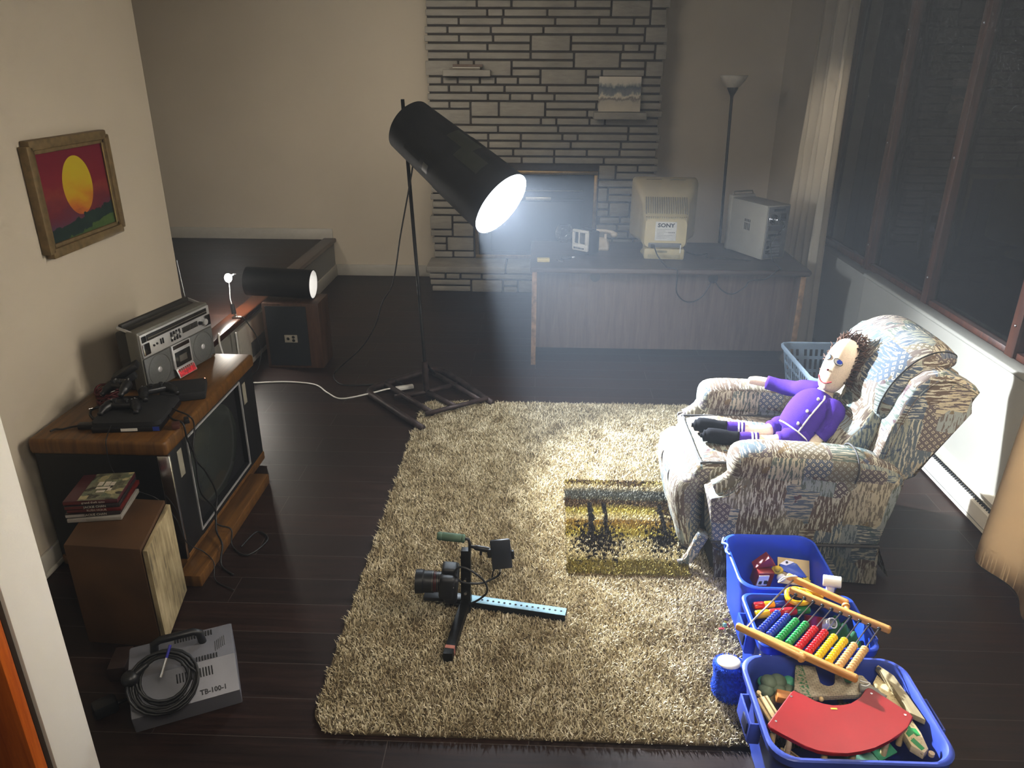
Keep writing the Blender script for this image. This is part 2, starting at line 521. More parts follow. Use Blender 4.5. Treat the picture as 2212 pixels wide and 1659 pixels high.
stones(MB(), -1.0, 1.07, 0.0, 0.19, 6.962, rowh=0.0625, rd=random.Random(9)).build('hearth_face', M_STONE, fp, 50, True)
hs = MB()
for a, b in ((-1.04, -0.30), (-0.288, 0.36), (0.372, 1.10)): hs.bx(a, b, 6.93, 7.31, 0.19, 0.25, 0.012, 3)
hs.build('hearth_slab', M_STONE, fp, 50, True)
MB().bx(-0.86, -0.44, 7.17, 7.33, 1.895, 1.95, 0.008).build('stone_shelf', M_STONE, fp, 50, True)
MB().bx(0.48, 0.95, 7.17, 7.33, 1.545, 1.605, 0.008).build('stone_shelf', M_STONE, fp, 50, True)
M_BRASS = pm('aged_brass', '#8d7448', 0.38, 0.9, 0.12, 30)
fr = MB()
fr.bx(-0.60, 0.55, 7.265, 7.31, 1.05, 1.085, 0.004).bx(-0.60, 0.55, 7.265, 7.31, 0.255, 0.29, 0.004)
fr.bx(-0.60, -0.565, 7.265, 7.31, 0.29, 1.05, 0.004).bx(0.515, 0.55, 7.265, 7.31, 0.29, 1.05, 0.004)
fr.build('brass_frame', M_BRASS, fp, world=True)
MB().bx(-0.565, 0.515, 7.29, 7.32, 0.29, 1.05).build('black_surround', BLACKM, fp, world=True)
gd = MB().bx(-0.45, 0.40, 7.275, 7.289, 0.33, 0.80, 0.003).build('glass_door', pm('smoked_glass', (0.01, 0.01, 0.011), 0.35), fp, world=True)
MB().bx(-0.47, 0.42, 7.272, 7.288, 0.80, 0.83, 0.003).build('vent_bar', BLACK, fp, world=True)
MB().bx(-0.47, 0.42, 7.27, 7.289, 0.895, 0.91, 0.002).build('vent_bar', pm('dull_bronze', '#5d5240', 0.4, 0.8), fp, world=True)
MB().bx(-0.12, 0.12, 7.262, 7.279, 0.815, 0.845, 0.002).build('handle_plate', pm('bright_plate', '#b9b09a', 0.3, 0.7), fp, world=True)

# canvas picture and letters on the stone shelves
def m_boat():
    t = NT('faded_boat_print'); vec = t.co('Object'); x, y, z = t.sep(vec)
    n = t.noise(t.co('Object', (14, 1, 9)), 1.0, 4, 0.6)
    zz = t.math('ADD', z, t.math('MULTIPLY', t.math('SUBTRACT', n.outputs[0], 0.5), 0.16))
    c = t.ramp(t.math('MULTIPLY_ADD', zz, 1 / 0.30, 0.0), [(0.0, srgb('#c4baa8')), (0.30, srgb('#aea698')), (0.36, srgb('#726b66')), (0.43, srgb('#d0c6b4')), (0.50, srgb('#7d8084')), (0.68, srgb('#58626b')), (0.80, srgb('#c4beb2')), (1.0, srgb('#d2cabc'))])
    t.set(Base_Color=c, Roughness=0.7); return t.m
p = thing('picture', 'unframed faded print of a boat leaning on the right stone shelf of the chimney', 'picture', (0.706, 7.225, 1.606))
MB().box((0, 0.02, 0.148), (0.372, 0.012, 0.292), (-0.12, 0, 0)).build('print', m_boat(), p)
bt = MB().prism([(-0.17, 0.135), (0.165, 0.105), (0.13, 0.075), (-0.17, 0.088)], 'y', 0.002, 0.004)
bt.xf(Matrix.Rotation(-0.12, 4, 'X')).build('painted_hull', pm('hull_paint', '#a39b8c', 0.7), p)
cb = MB().prism([(-0.12, 0.135), (0.06, 0.13), (0.02, 0.165), (-0.05, 0.175), (-0.07, 0.225), (-0.085, 0.175), (-0.13, 0.17)], 'y', 0.002, 0.004)
cb.xf(Matrix.Rotation(-0.12, 4, 'X')).build('painted_cabin', pm('cabin_paint', '#4b4f52', 0.7), p)
lt = [('paper_stack', '#7b7266', 0.0, 0.012, 0.27, 'thin grey booklet at the bottom of the pile on the left stone shelf'),
      ('paper_stack', '#d8d2c6', 0.013, 0.007, 0.24, 'white envelope in the middle of the pile on the left stone shelf'),
      ('paper_stack', '#6d5c50', 0.021, 0.022, 0.26, 'brown paperback on top of the pile on the left stone shelf')]
for i, (nm, c, z, hh, w, lab) in enumerate(lt):
    o = MB().box((0, 0, hh / 2), (w, 0.10, hh), None, 0.002).build(['booklet', 'envelope', 'paperback'][i], pm('shelf_paper_%s' % 'abc'[i], c, 0.8), None)
    o.location = (-0.66 + 0.01 * i, 7.22, 1.951 + z); o.rotation_euler = (0, 0, 0.05 * (i - 1)); tag(o, lab, 'book' if i != 1 else 'envelope', 'paper pile on the stone shelf')

# ---------------------------------------------------------------- sunset painting on the left wall
def m_sunset():
    t = NT('sunset_paint'); vec = t.co('Object'); x, y, z = t.sep(vec)   # y across, z up, metres from centre
    n = t.noise(t.co('Object', (1, 7, 16)), 1.0, 5, 0.6); n2 = t.noise(t.co('Object', (1, 22, 22)), 1.0, 3)
    sky = t.ramp(t.math('ADD', t.math('MULTIPLY_ADD', z, 2.6, 0.5), t.math('MULTIPLY', t.math('SUBTRACT', n.outputs[0], 0.5), 0.5)),
                 [(0.1, srgb('#554052')), (0.32, srgb('#672a35')), (0.52, srgb('#803834')), (0.62, srgb('#76222e')), (0.95, srgb('#6e1d2f'))])
    sx = t.math('DIVIDE', t.math('SUBTRACT', y, 0.012), 0.112); sz = t.math('DIVIDE', t.math('SUBTRACT', z, 0.025), 0.125)
    d = t.math('SQRT', t.math('ADD', t.math('MULTIPLY', sx, sx), t.math('MULTIPLY', sz, sz)))
    sun = t.ramp(t.math('ADD', t.math('MULTIPLY_ADD', z, 3.6, 0.55), t.math('MULTIPLY', t.math('SUBTRACT', n.outputs[0], 0.5), 0.7)),
                 [(0.08, srgb('#86372f')), (0.3, srgb('#b0662b')), (0.5, srgb('#b98c24')), (0.8, srgb('#b8a328'))])
    c = t.mix(t.math('LESS_THAN', d, 1.0), sky, sun)
    hill = t.math('ADD', t.math('MULTIPLY_ADD', y, 0.10, -0.105), t.math('MULTIPLY', t.math('SUBTRACT', n2.outputs[0], 0.5), 0.075))
    c = t.mix(t.math('LESS_THAN', z, hill), c, t.mix(n.outputs[0], srgb('#17242b'), srgb('#2e4136')))
    gr = t.math('ADD', t.math('MULTIPLY_ADD', y, 0.14, -0.165), t.math('MULTIPLY', t.math('SUBTRACT', n2.outputs[0], 0.5), 0.06))
    c = t.mix(t.math('LESS_THAN', z, gr), c, t.mix(n2.outputs[0], srgb('#26402f'), srgb('#5d7038')))
    t.set(Base_Color=c, Roughness=0.6); t.bump(n2.outputs[0], 0.2, 0.002); return t.m
pt = thing('painting', 'painting of a yellow sun setting in a red sky in a gold wooden frame', 'painting', (XL + 0.03, 3.34, 1.475))
pw, ph = 0.575, 0.432
f = MB()
for sgn in (-1, 1):
    f.bx(-0.028, 0.012, -pw / 2, pw / 2, sgn * ph / 2 - 0.02, sgn * ph / 2 + 0.02, 0.006)
    f.bx(-0.028, 0.012, sgn * pw / 2 - 0.02, sgn * pw / 2 + 0.02, -ph / 2, ph / 2, 0.006)
    f.bx(-0.02, 0.004, -pw / 2 + 0.02, pw / 2 - 0.02, sgn * (ph / 2 - 0.028) - 0.008, sgn * (ph / 2 - 0.028) + 0.008, 0.003)
    f.bx(-0.02, 0.004, sgn * (pw / 2 - 0.028) - 0.008, sgn * (pw / 2 - 0.028) + 0.008, -ph / 2 + 0.02, ph / 2 - 0.02, 0.003)
f.build('frame', pm('gilt_frame_wood', '#7d6a4a', 0.5, 0.15, 0.15, 30), pt)
MB().bx(-0.012, -0.006, -pw / 2 + 0.02, pw / 2 - 0.02, -ph / 2 + 0.02, ph / 2 - 0.02).build('canvas', m_sunset(), pt)
MB().bx(0.001, 0.004, pw / 2 - 0.041, pw / 2 - 0.036, -ph / 2 + 0.03, ph / 2 - 0.03).build('gold_liner', pm('gold_liner', '#d8c48a', 0.3, 0.6), pt)
# ================================================================== DESK AND WHAT STANDS ON IT
M_DESK = wood('brown_oak_veneer', '#4d3e37', '#5e4d44', 1, 0.8, 0.5)
M_DESKT = wood('dark_oak_top', '#33281f', '#473830', 0, 0.8, 0.42)
M_EDGE = pm('tan_wood_edge', '#8a6845', 0.5, 0, 0.25, 20)  # edge strips in a paler tan than the desk panels
DT = 0.715
d = thing('desk', 'wide brown wooden desk seen from behind with a plain back panel', 'desk', (0.9, 5.5, 0))
MB().bx(-0.05, 1.865, 5.10, 5.97, DT - 0.042, DT, 0.014, 3).build('desktop', M_DESKT, d, world=True)
MB().bx(-0.03, -0.002, 5.115, 5.93, 0.0, DT - 0.043).bx(-0.036, -0.002, 5.105, 5.1155, 0.0, DT - 0.043).build('side_panel', M_DESK, d, world=True)
MB().bx(-0.0335, -0.0005, 5.101, 5.1052, 0.0, DT - 0.02, 0.001).build('edge_strip', M_EDGE, d, world=True)
MB().bx(1.80, 1.83, 5.115, 5.93, 0.0, DT - 0.043).build('side_panel', M_DESK, d, world=True)
MB().bx(1.797, 1.833, 5.103, 5.116, 0.0, DT - 0.043, 0.003).build('edge_strip', M_EDGE, d, world=True)
MB().bx(-0.001, 1.799, 5.24, 5.262, 0.085, DT - 0.043).build('back_panel', M_DESK, d, world=True)
for gx in (0.41, 1.235):
    MB().lathe([(0.0, 0.0), (0.030, 0.0), (0.034, 0.004), (0.034, 0.012), (0.0, 0.012)], (gx, 5.246, 0.618), (0, -1, 0), 24).build('grommet', BLACK, d, world=True)

# CRT monitor, its back towards the camera
M_BEIGE = pm('aged_beige_plastic', '#b5a67e', 0.5, 0, 0.05, 8)
mo = thing('crt_monitor', 'boxy beige tube monitor with its back turned and a white name sticker', 'monitor', (0.915, 5.60, DT), -0.06)
def rect_ring(y, w, h, z0, r=0.02, dx=0.0):
    return [V((px + dx, y, pz)) for px, pz in rrect(w, h, r, 4, 0, z0 + h / 2)]
mb = MB()
mb.loft([rect_ring(0.20, 0.455, 0.415, 0.105, 0.03), rect_ring(0.12, 0.47, 0.43, 0.10, 0.03), rect_ring(0.05, 0.465, 0.425, 0.10, 0.035), rect_ring(-0.06, 0.36, 0.335, 0.095, 0.04), rect_ring(-0.085, 0.34, 0.305, 0.092, 0.04), rect_ring(-0.19, 0.315, 0.235, 0.078, 0.04), rect_ring(-0.215, 0.29, 0.20, 0.085, 0.04)])
mb.build('housing', M_BEIGE, mo, 40)
MB().bx(-0.205, 0.205, 0.199, 0.204, 0.15, 0.48, 0.01).build('screen', pm('dark_screen', (0.02, 0.022, 0.022), 0.1), mo)
v = MB()
for i in range(19):
    x = -0.138 + i * 0.0153
    v.bx(x - 0.0035, x + 0.0035, -0.212, -0.206 + 0.02, 0.115, 0.30)
for i in range(19):
    x = -0.142 + i * 0.0158
    v.tube([(x, -0.072, 0.4145), (x, -0.10, 0.392), (x, -0.185, 0.318)], 0.0042, 6)
v.build('cooling_ribs', pm('dull_beige_ribs', '#8f8468', 0.6), mo)
v = MB()
for sx in (-0.085, 0.085):
    for i in range(9):
        zz = 0.445 + i * 0.0095; yy = 0.055 - (0.535 - zz) * 0.0 
        yy = 0.05 - 0.11 * (0.525 - zz) / 0.095 * 0.62
        v.bx(sx - 0.055, sx + 0.055, yy - 0.004, yy + 0.02, zz - 0.0015, zz + 0.0015)
v.build('vent_slots', pm('vent_shadow', '#5f573f', 0.7), mo)
MB().bx(-0.074, 0.074, -0.2185, -0.214, 0.135, 0.268, 0.001).build('sticker', pm('sticker_paper', '#c9c6c0', 0.5), mo)
text_obj('lettering', 'SONY', 0.038, INK, mo, Matrix.Translation((0, -0.2192, 0.242)) @ Matrix.Rotation(PI / 2, 4, 'X'), bold=0.0012, sx=1.15)
v = MB()
for i in range(7): v.bx(-0.062, -0.062 + [0.1, 0.06, 0.12, 0.05, 0.11, 0.09, 0.07][i], -0.2192, -0.2186, 0.214 - i * 0.0105, 0.2155 - i * 0.0105)
for i in range(4): v.bx(0.02 + i * 0.012, 0.027 + i * 0.012, -0.2192, -0.2186, 0.19, 0.196)
v.build('fine_print', pm('grey_ink', '#6e6b68', 0.7), mo)
MB().bx(-0.115, 0.115, -0.219, -0.19, 0.086, 0.118, 0.004).build('socket_recess', GREYP, mo)
MB().lathe([(0.15, 0.0), (0.155, 0.01), (0.14, 0.03), (0.09, 0.05), (0.09, 0.085)], (0, -0.02, 0)).build('swivel_base', M_BEIGE, mo)
v = MB().bx(-0.142, 0.142, -0.225, -0.05, 0.0, 0.078, 0.012)
v.build('rear_foot', M_BEIGE, mo)
v = MB()
for i in range(26): v.bx(-0.112 + i * 0.0088, -0.109 + i * 0.0088, -0.2265, -0.2245, 0.012, 0.036)
v.bx(-0.06, 0.02, -0.2265, -0.2245, 0.05, 0.066)
v.build('foot_slots', pm('foot_print', '#8b8468', 0.6), mo)
MB().bx(-0.097, -0.073, -0.235, -0.218, 0.085, 0.108, 0.003).build('power_plug', BLACK, mo)
MB().bx(0.108, 0.113, -0.232, -0.2185, 0.05, 0.108, 0.002).build('white_tab', WHITEP, mo)

# tower computer
M_PC = pm('beige_steel_case', '#9c968a', 0.45, 0, 0.04, 10)
pc = thing('computer_tower', 'beige tower computer at the right end of the desk, ports facing out', 'computer', (1.60, 5.60, DT), 0.42)
MB().bx(-0.10, 0.10, -0.20, 0.19, 0.006, 0.385, 0.005).build('case', M_PC, pc)
MB().bx(-0.105, 0.105, 0.185, 0.235, 0.0, 0.405, 0.012).build('front_bezel', M_PC, pc)
MB().tube([(-0.085, 0.20, 0.405), (-0.08, 0.205, 0.425), (0.08, 0.205, 0.425), (0.085, 0.20, 0.405)], 0.006, 8).build('top_lip', pm('case_lip', '#77705f', 0.5), pc)
v = MB()
for k in range(4):
    for (a, b) in ((0.185, 0.235), (0.243, 0.262)): v.bx(-0.1015, -0.099, -0.035 + k * 0.017, -0.024 + k * 0.017, a, b)
v.build('side_vent', pm('vent_dark', '#4c473f', 0.7), pc)
MB().bx(-0.09, 0.09, -0.204, -0.199, 0.015, 0.375, 0.001).build('rear_panel', pm('rear_steel', '#8f8f90', 0.4, 0.6), pc)
v = MB()
for r in (0.034, 0.026, 0.018, 0.009): v.tube([(-0.042 + r * math.cos(a), -0.206, 0.29 + r * math.sin(a)) for a in [2 * PI * i / 24 for i in range(24)]], 0.0022, 6, True)
v.build('fan_grille', CHROME, pc)
MB().cyl((-0.042, -0.2045, 0.29), (-0.042, -0.2055, 0.29), 0.037).bx(0.015, 0.065, -0.207, -0.203, 0.275, 0.325, 0.003).build('fan_hole', BLACKM, pc)
MB().bx(0.015, 0.06, -0.214, -0.203, 0.283, 0.30, 0.004).build('power_socket', BLACK, pc)
v = MB()
for i in range(6): v.bx(-0.06, 0.045, -0.2065, -0.203, 0.03 + i * 0.022, 0.043 + i * 0.022)
v.bx(-0.08, 0.06, -0.2065, -0.203, 0.21, 0.245)
v.build('slot_covers', STEEL, pc)
v = MB()
for i in range(4): v.bx(-0.075, -0.05, -0.2085, -0.203, 0.05 + i * 0.035, 0.07 + i * 0.035)
v.bx(-0.07, 0.04, -0.2085, -0.203, 0.172, 0.186).bx(-0.05, 0.05, -0.2085, -0.203, 0.345, 0.36)
v.build('ports', BLACK, pc)

# loose cables on and behind the desk
def cable(name, pts, r, label, cat='cable', mat=None, smooth=8, seg=8, group=None):
    o = MB().tube(pts, r, seg, smooth=smooth).build(name, mat or CABLE, None, 180)
    return tag(o, label, cat, group)
cable('power_cable', [(0.827, 5.355, DT + 0.095), (0.84, 5.27, DT + 0.055), (0.885, 5.15, DT + 0.008), (0.945, 5.088, DT + 0.004), (0.955, 5.085, DT - 0.05), (0.975, 5.17, 0.54), (1.03, 5.20, 0.47), (1.10, 5.21, 0.455), (1.17, 5.215, 0.50), (1.225, 5.225, 0.60)], 0.0045,
      'black power cable drooping from the monitor to the desk cable hole', mat=CABLE)
cable('power_cable', [(1.688, 5.412, DT + 0.295), (1.725, 5.395, DT + 0.25), (1.69, 5.385, DT + 0.20), (1.645, 5.385, DT + 0.12), (1.66, 5.32, DT + 0.012), (1.66, 5.14, DT + 0.006), (1.62, 5.085, DT + 0.002), (1.55, 5.085, 0.66), (1.45, 5.089, 0.645), (1.44, 5.16, 0.58), (1.37, 5.20, 0.52), (1.30, 5.215, 0.54), (1.245, 5.225, 0.605)], 0.0045,
      'black power cable looping from the tower computer down to the desk cable hole')
cable('thin_cable', [(1.10, 5.62, DT + 0.004), (1.17, 5.52, DT + 0.004), (1.25, 5.56, DT + 0.004), (1.22, 5.45, DT + 0.004), (1.33, 5.42, DT + 0.004), (1.52, 5.37, DT + 0.004)], 0.003,
      'thin black cable wriggling across the desk between monitor and tower')

# instant camera
ca = thing('instant_camera', 'white and black instant camera standing on the desk in the haze', 'camera', (0.325, 5.50, DT), -0.70)
ca.scale = (1.12, 1.12, 1.12)
MB().bx(-0.06, 0.06, -0.012, 0.11, 0.0, 0.15, 0.012).build('body', BLACK, ca)
v = MB().bx(-0.062, 0.062, -0.03, -0.01, 0.03, 0.075, 0.006).bx(-0.062, 0.062, -0.03, -0.01, 0.148, 0.165, 0.005).bx(-0.062, -0.048, -0.03, -0.01, 0.07, 0.15, 0.004).bx(0.04, 0.062, -0.03, -0.01, 0.07, 0.15, 0.004).bx(-0.012, -0.004, -0.03, -0.012, 0.07, 0.15, 0.002)
v.build('front_cover', WHITEP, ca)
MB().bx(-0.004, 0.04, -0.022, -0.014, 0.075, 0.148, 0.002).build('lens_window', pm('lens_dark', '#55524c', 0.25), ca)
v = MB()
for i in range(9): v.bx(-0.046 + i * 0.0095, -0.040 + i * 0.0095, -0.0312, -0.0298, 0.042, 0.053)
v.build('maker_lettering', INK, ca)
MB().bx(-0.045, 0.045, 0.04, 0.09, 0.15, 0.162, 0.004).build('viewfinder', BLACK, ca)

# desk telephone
M_PHONE = pm('ivory_phone', '#cfc3b2', 0.38, 0, 0.03)
ph_ = thing('telephone', 'old cream desk telephone with its handset on top behind the instant camera', 'telephone', (0.475, 5.72, DT), -0.15)
ph_.scale = (0.78, 0.8, 0.74)
MB().loft([[V((a, b, 0.0)) for a, b in rrect(0.17, 0.19, 0.03)], [V((a, b, 0.025)) for a, b in rrect(0.175, 0.195, 0.03)], [V((a, b + 0.01, 0.06)) for a, b in rrect(0.15, 0.16, 0.03)], [V((a, b + 0.03, 0.10)) for a, b in rrect(0.11, 0.09, 0.025)]]).build('body', M_PHONE, ph_, 50)
for sx in (-0.045, 0.045):
    MB().bx(sx - 0.012, sx + 0.012, 0.0, 0.07, 0.09, 0.145, 0.006).build('cradle_post', M_PHONE, ph_)
MB().tube([(-0.125, 0.035, 0.148), (-0.10, 0.035, 0.160), (-0.05, 0.035, 0.170), (0, 0.035, 0.173), (0.05, 0.035, 0.170), (0.10, 0.035, 0.16), (0.125, 0.035, 0.148)], [0.02, 0.02, 0.017, 0.016, 0.017, 0.02, 0.02], 14).sph((-0.125, 0.03, 0.143), (0.03, 0.03, 0.022)).sph((0.125, 0.03, 0.138), (0.034, 0.034, 0.03)).build('handset', M_PHONE, ph_, 60)
MB().lathe([(0.0, 0.006), (0.036, 0.006), (0.04, 0.0)], (0, -0.045, 0.058), (0, -0.55, 0.83)).build('dial', pm('dial_grey', '#8d857a', 0.4), ph_)

# clear round glass behind
gl = thing('glass_bowl', 'clear round glass standing on the desk left of the instant camera', 'bowl', (0.205, 5.92, DT))
def m_clear():
    t = NT('clear_glass'); t.t.nodes.remove(t.b)
    tr = t.n('ShaderNodeBsdfTransparent'); g = t.n('ShaderNodeBsdfGlossy'); g.inputs['Roughness'].default_value = 0.08
    lw = t.n('ShaderNodeLayerWeight'); lw.inputs[0].default_value = 0.25
    mx = t.n('ShaderNodeMixShader'); t.l(t.math('MULTIPLY', lw.outputs['Facing'], 0.7), mx.inputs[0]); t.l(tr.outputs[0], mx.inputs[1]); t.l(g.outputs[0], mx.inputs[2])
    t.l(mx.outputs[0], t.out.inputs['Surface']); return t.m
M_CLEAR = m_clear()
MB().lathe([(0.03, 0.0), (0.032, 0.006), (0.05, 0.02), (0.068, 0.05), (0.072, 0.08), (0.062, 0.115), (0.05, 0.132), (0.048, 0.130), (0.06, 0.113), (0.069, 0.08), (0.065, 0.05), (0.047, 0.022), (0.0, 0.012)], (0, 0, 0), cap=False).build('glass', M_CLEAR, gl, 180)

# little things at the desk's left end
o = MB().box((0, 0, 0.014), (0.088, 0.036, 0.028), None, 0.004).build('yellow_box', pm('mustard_card', '#c6b25e', 0.5), None)
o.location = (0.043, 5.27, DT); o.rotation_euler = (0, 0, 0.06); tag(o, 'small flat yellow box at the left end of the desk', 'box')
kt = thing('keys', 'small bunch of shiny keys on the desk right of the yellow box', 'keys', (0.145, 5.30, DT), 0.4)
MB().tube([(0.012 * math.cos(a), 0.012 * math.sin(a), 0.004) for a in [2 * PI * i / 16 for i in range(16)]], 0.0015, 6, True).build('ring', CHROME, kt)
for i, a in enumerate((0.3, 1.6, -1.2)):
    MB().bx(0.012, 0.03, -0.009, 0.009, 0.0, 0.003 + 0.002 * i, 0.001).bx(0.03, 0.06, -0.003, 0.003, 0.0, 0.003 + 0.002 * i).xf(Matrix.Rotation(a, 4, 'Z')).build('key', CHROME, kt)
o = thing('multi_tool', 'small dark folding tool with shiny ends lying by the instant camera', 'tool', (0.215, 5.36, DT), 0.25)
MB().bx(-0.05, 0.03, -0.012, 0.012, 0.0, 0.018, 0.005).build('handle', BLACK, o)
MB().bx(0.031, 0.055, -0.009, 0.009, 0.002, 0.016, 0.003).build('steel_tip', STEEL, o)

# ---------------------------------------------------------------- torchiere
tl = thing('floor_lamp', 'unlit tall black torchiere with a white bowl in the far right corner', 'floor lamp', (1.66, 6.9, 0))
MB().lathe([(0.0, 0.0), (0.14, 0.0), (0.14, 0.02), (0.02, 0.035), (0.0, 0.036)]).build('base', BLACK, tl, 40)
MB().cyl((0, 0, 0.03), (-0.045, 0, 1.76), 0.012).build('pole', BLACK, tl)
MB().lathe([(0.012, 0.0), (0.016, 0.02), (0.045, 0.075), (0.045, 0.085), (0.0, 0.085)], (-0.045, 0, 1.74)).build('socket_cone', BLACK, tl, 40)
MB().lathe([(0.03, 0.0), (0.06, 0.02), (0.10, 0.07), (0.115, 0.105), (0.111, 0.105), (0.095, 0.07), (0.055, 0.024), (0.0, 0.006)], (-0.045, 0, 1.815), cap=False).build('lamp_shade', pm('frosted_shade', '#d8d2c6', 0.6), tl, 180)
# ================================================================== LEFT SIDE: LANDING, SPEAKERS, TV
# white low register on the riser
rg = thing('wall_register', 'white square wall register low on the riser behind the speaker', 'register', (XL, 5.1, 0))
MB().bx(XL, XL + 0.035, 4.82, 5.36, 0.02, 0.32, 0.006).build('frame', M_TRIM, rg, world=True)
MB().bx(XL + 0.033, XL + 0.039, 5.0, 5.32, 0.06, 0.17, 0.003).build('inset_panel', pm('grey_inset', '#4b4a48', 0.6), rg, world=True)

M_SPKW = wood('brown_speaker_veneer', '#3d2a1f', '#5a4030', 1, 0.8, 0.5)
s2 = thing('speaker', 'dark backed wooden speaker standing below the landing with a jack plate', 'speaker', (-1.70, 5.09, 0))
MB().bx(-1.895, -1.50, 4.965, 5.22, 0.0, 0.475, 0.004).build('cabinet', M_SPKW, s2, world=True)
MB().bx(-1.872, -1.588, 4.958, 4.967, 0.02, 0.455, 0.002).build('back_panel', pm('black_back_board', '#1d2126', 0.8), s2, world=True)
jp = MB().bx(-1.755, -1.665, 4.952, 4.959, 0.195, 0.25, 0.002).build('jack_plate', pm('jack_white', '#a8a294', 0.5), s2, world=True)
v = MB()
for dx, dz in ((-0.02, 0.0), (0.018, 0.012), (0.018, -0.012)): v.lathe([(0.0, 0.002), (0.009, 0.002), (0.011, 0.0)], (-1.71 + dx, 4.952, 0.2225 + dz), (0, -1, 0), 14)
v.build('jack', BLACK, jp, world=True)

# black tube lying on speaker and landing
tb = thing('cardboard_tube', 'short black cardboard tube lying across the speaker top, lit white inside', 'tube', (-1.80, 5.1, 0.48))
tdir = V((1, -0.02, -0.045)).normalized()
a0, a1 = V((-2.02, 5.10, 0.595)), V((-1.555, 5.092, 0.578))
M_TUBE = pm('black_tube_paper', (0.008, 0.008, 0.009), 0.65, 0, 0.2, 12)
M_TUBEIN = pm('white_tube_lining', (0.86, 0.87, 0.88), 0.5, 0, 0.02)
def open_tube(mb, p0, p1, r0, r1, seg=48, th=0.003, inner=False):
    x, y, d = frame_of(V(p1) - V(p0))
    ring = lambda p, r: [V(p) + x * (r * math.cos(2 * PI * i / seg)) + y * (r * math.sin(2 * PI * i / seg)) for i in range(seg)]
    if inner: return mb.loft([ring(p0, r0), ring(p1, r1)], False)
    return mb.loft([ring(p0, r0), ring(p1, r1), ring(p1, r1 - th), ring(p0, r0 - th)], False, True)
open_tube(MB(), a0, a1, 0.100, 0.100).build('outer_tube', M_TUBE, tb, world=True)
open_tube(MB(), a0, a1 - tdir * 0.002, 0.0965, 0.0965, inner=True).build('lining', M_TUBEIN, tb, world=True)

# bare bulb on a clip stand
bl = thing('bulb_lamp', 'bare glowing bulb on a small bent wire stand at the edge of the landing', 'lamp', (-2.09, 5.0, 0.381))
BP = V((-2.125, 5.03, 0.632))
MB().sph(BP, (0.024, 0.024, 0.030)).build('bulb', emit('glowing_bulb', (1.0, 0.93, 0.82), 260), bl, 180, True)
MB().tube([BP + V((0.0, 0, -0.022)), BP + V((0.0, 0, -0.07)), (-2.115, 4.99, 0.50), (-2.095, 4.96, 0.46)], 0.003, 8, smooth=6).build('wire_neck', GREYP, bl, 180, True)
MB().cyl((-2.095, 4.96, 0.465), (-2.078, 4.93, 0.405), 0.014, 0.017).build('socket', BLACK, bl, world=True)
MB().bx(-2.09, -2.02, 4.91, 4.93, 0.382, 0.394, 0.004).cyl((-2.078, 4.93, 0.41), (-2.05, 4.915, 0.39), 0.006).build('clip', CHROME, bl, world=True)
MB().tube([BP + V((0.02, 0, 0.015)), BP + V((0.05, -0.01, 0.034)), BP + V((0.062, -0.01, 0.03))], 0.004, 8).build('guard_wire', CHROME, bl, 180, True)
cable('lamp_cord', [(-2.05, 4.915, 0.392), (-2.015, 4.92, 0.385), (-1.985, 4.93, 0.33), (-1.945, 4.94, 0.24), (-1.925, 4.935, 0.15), (-1.93, 4.90, 0.07), (-1.95, 4.86, 0.01), (-1.97, 4.72, 0.006)], 0.004, 'dark cord running down from the bare bulb stand past the speaker', 'cord')

# ---------------------------------------------------------------- console television
M_TVW = wood('honey_oak_tv_wood', '#4a3115', '#735025', 1, 0.7, 0.38)
M_TVB = pm('black_tv_panel', (0.010, 0.010, 0.011), 0.5)
tv = thing('console_television', 'big wooden console television with a dark screen against the left wall', 'television', (-1.74, 3.1, 0))
MB().bx(-2.01, -1.452, 2.612, 3.608, 0.555, 0.622, 0.016, 3).build('top_slab', M_TVW, tv, world=True)
MB().bx(-2.0, -1.49, 2.63, 3.59, 0.06, 0.5555).build('cabinet', M_TVB, tv, world=True)
MB().bx(-2.0, -1.458, 2.622, 3.60, 0.018, 0.068, 0.01).build('bottom_rail', M_TVW, tv, world=True)
MB().bx(-1.98, -1.49, 2.66, 3.56, 0.0, 0.02).build('plinth', M_TVB, tv, world=True)
MB().bx(-1.458, -1.36, 2.52, 3.37, 0.0, 0.055, 0.006).build('foot_board', M_TVW, tv, world=True)
# black face frame around the screen well
fb = MB()
fb.bx(-1.492, -1.462, 2.63, 2.80, 0.066, 0.556, 0.003).bx(-1.492, -1.462, 3.40, 3.59, 0.066, 0.556, 0.003)
fb.bx(-1.492, -1.462, 2.80, 3.40, 0.066, 0.10).bx(-1.492, -1.462, 2.80, 3.40, 0.545, 0.556)
fb.build('face_panel', M_TVB, tv, world=True)
rim = MB()
for (ya, yb, za, zb) in ((2.795, 3.405, 0.542, 0.550), (2.795, 3.405, 0.092, 0.100), (2.795, 2.803, 0.1, 0.542), (3.397, 3.405, 0.1, 0.542)): rim.bx(-1.464, -1.457, ya, yb, za, zb)
rim.build('silver_rim', SILVER, tv, world=True)
rows = []
for j in range(15):
    z = 0.10 + 0.442 * j / 14; row = []
    for i in range(19):
        y = 2.803 + 0.594 * i / 18
        u, w = (i / 9 - 1), (j / 7 - 1)
        row.append((-1.4685 - 0.05 * (0.55 * u * u + 0.45 * w * w), y, z))
    rows.append(row)
MB().grid(rows).build('screen', pm('grey_tube_glass', (0.035, 0.04, 0.036), 0.16, 0, 0.05, 3), tv, 180, True)
MB().bx(-1.5, -1.45, 2.618, 2.636, 0.066, 0.556, 0.004).build('chrome_strip', CHROME, tv, world=True)
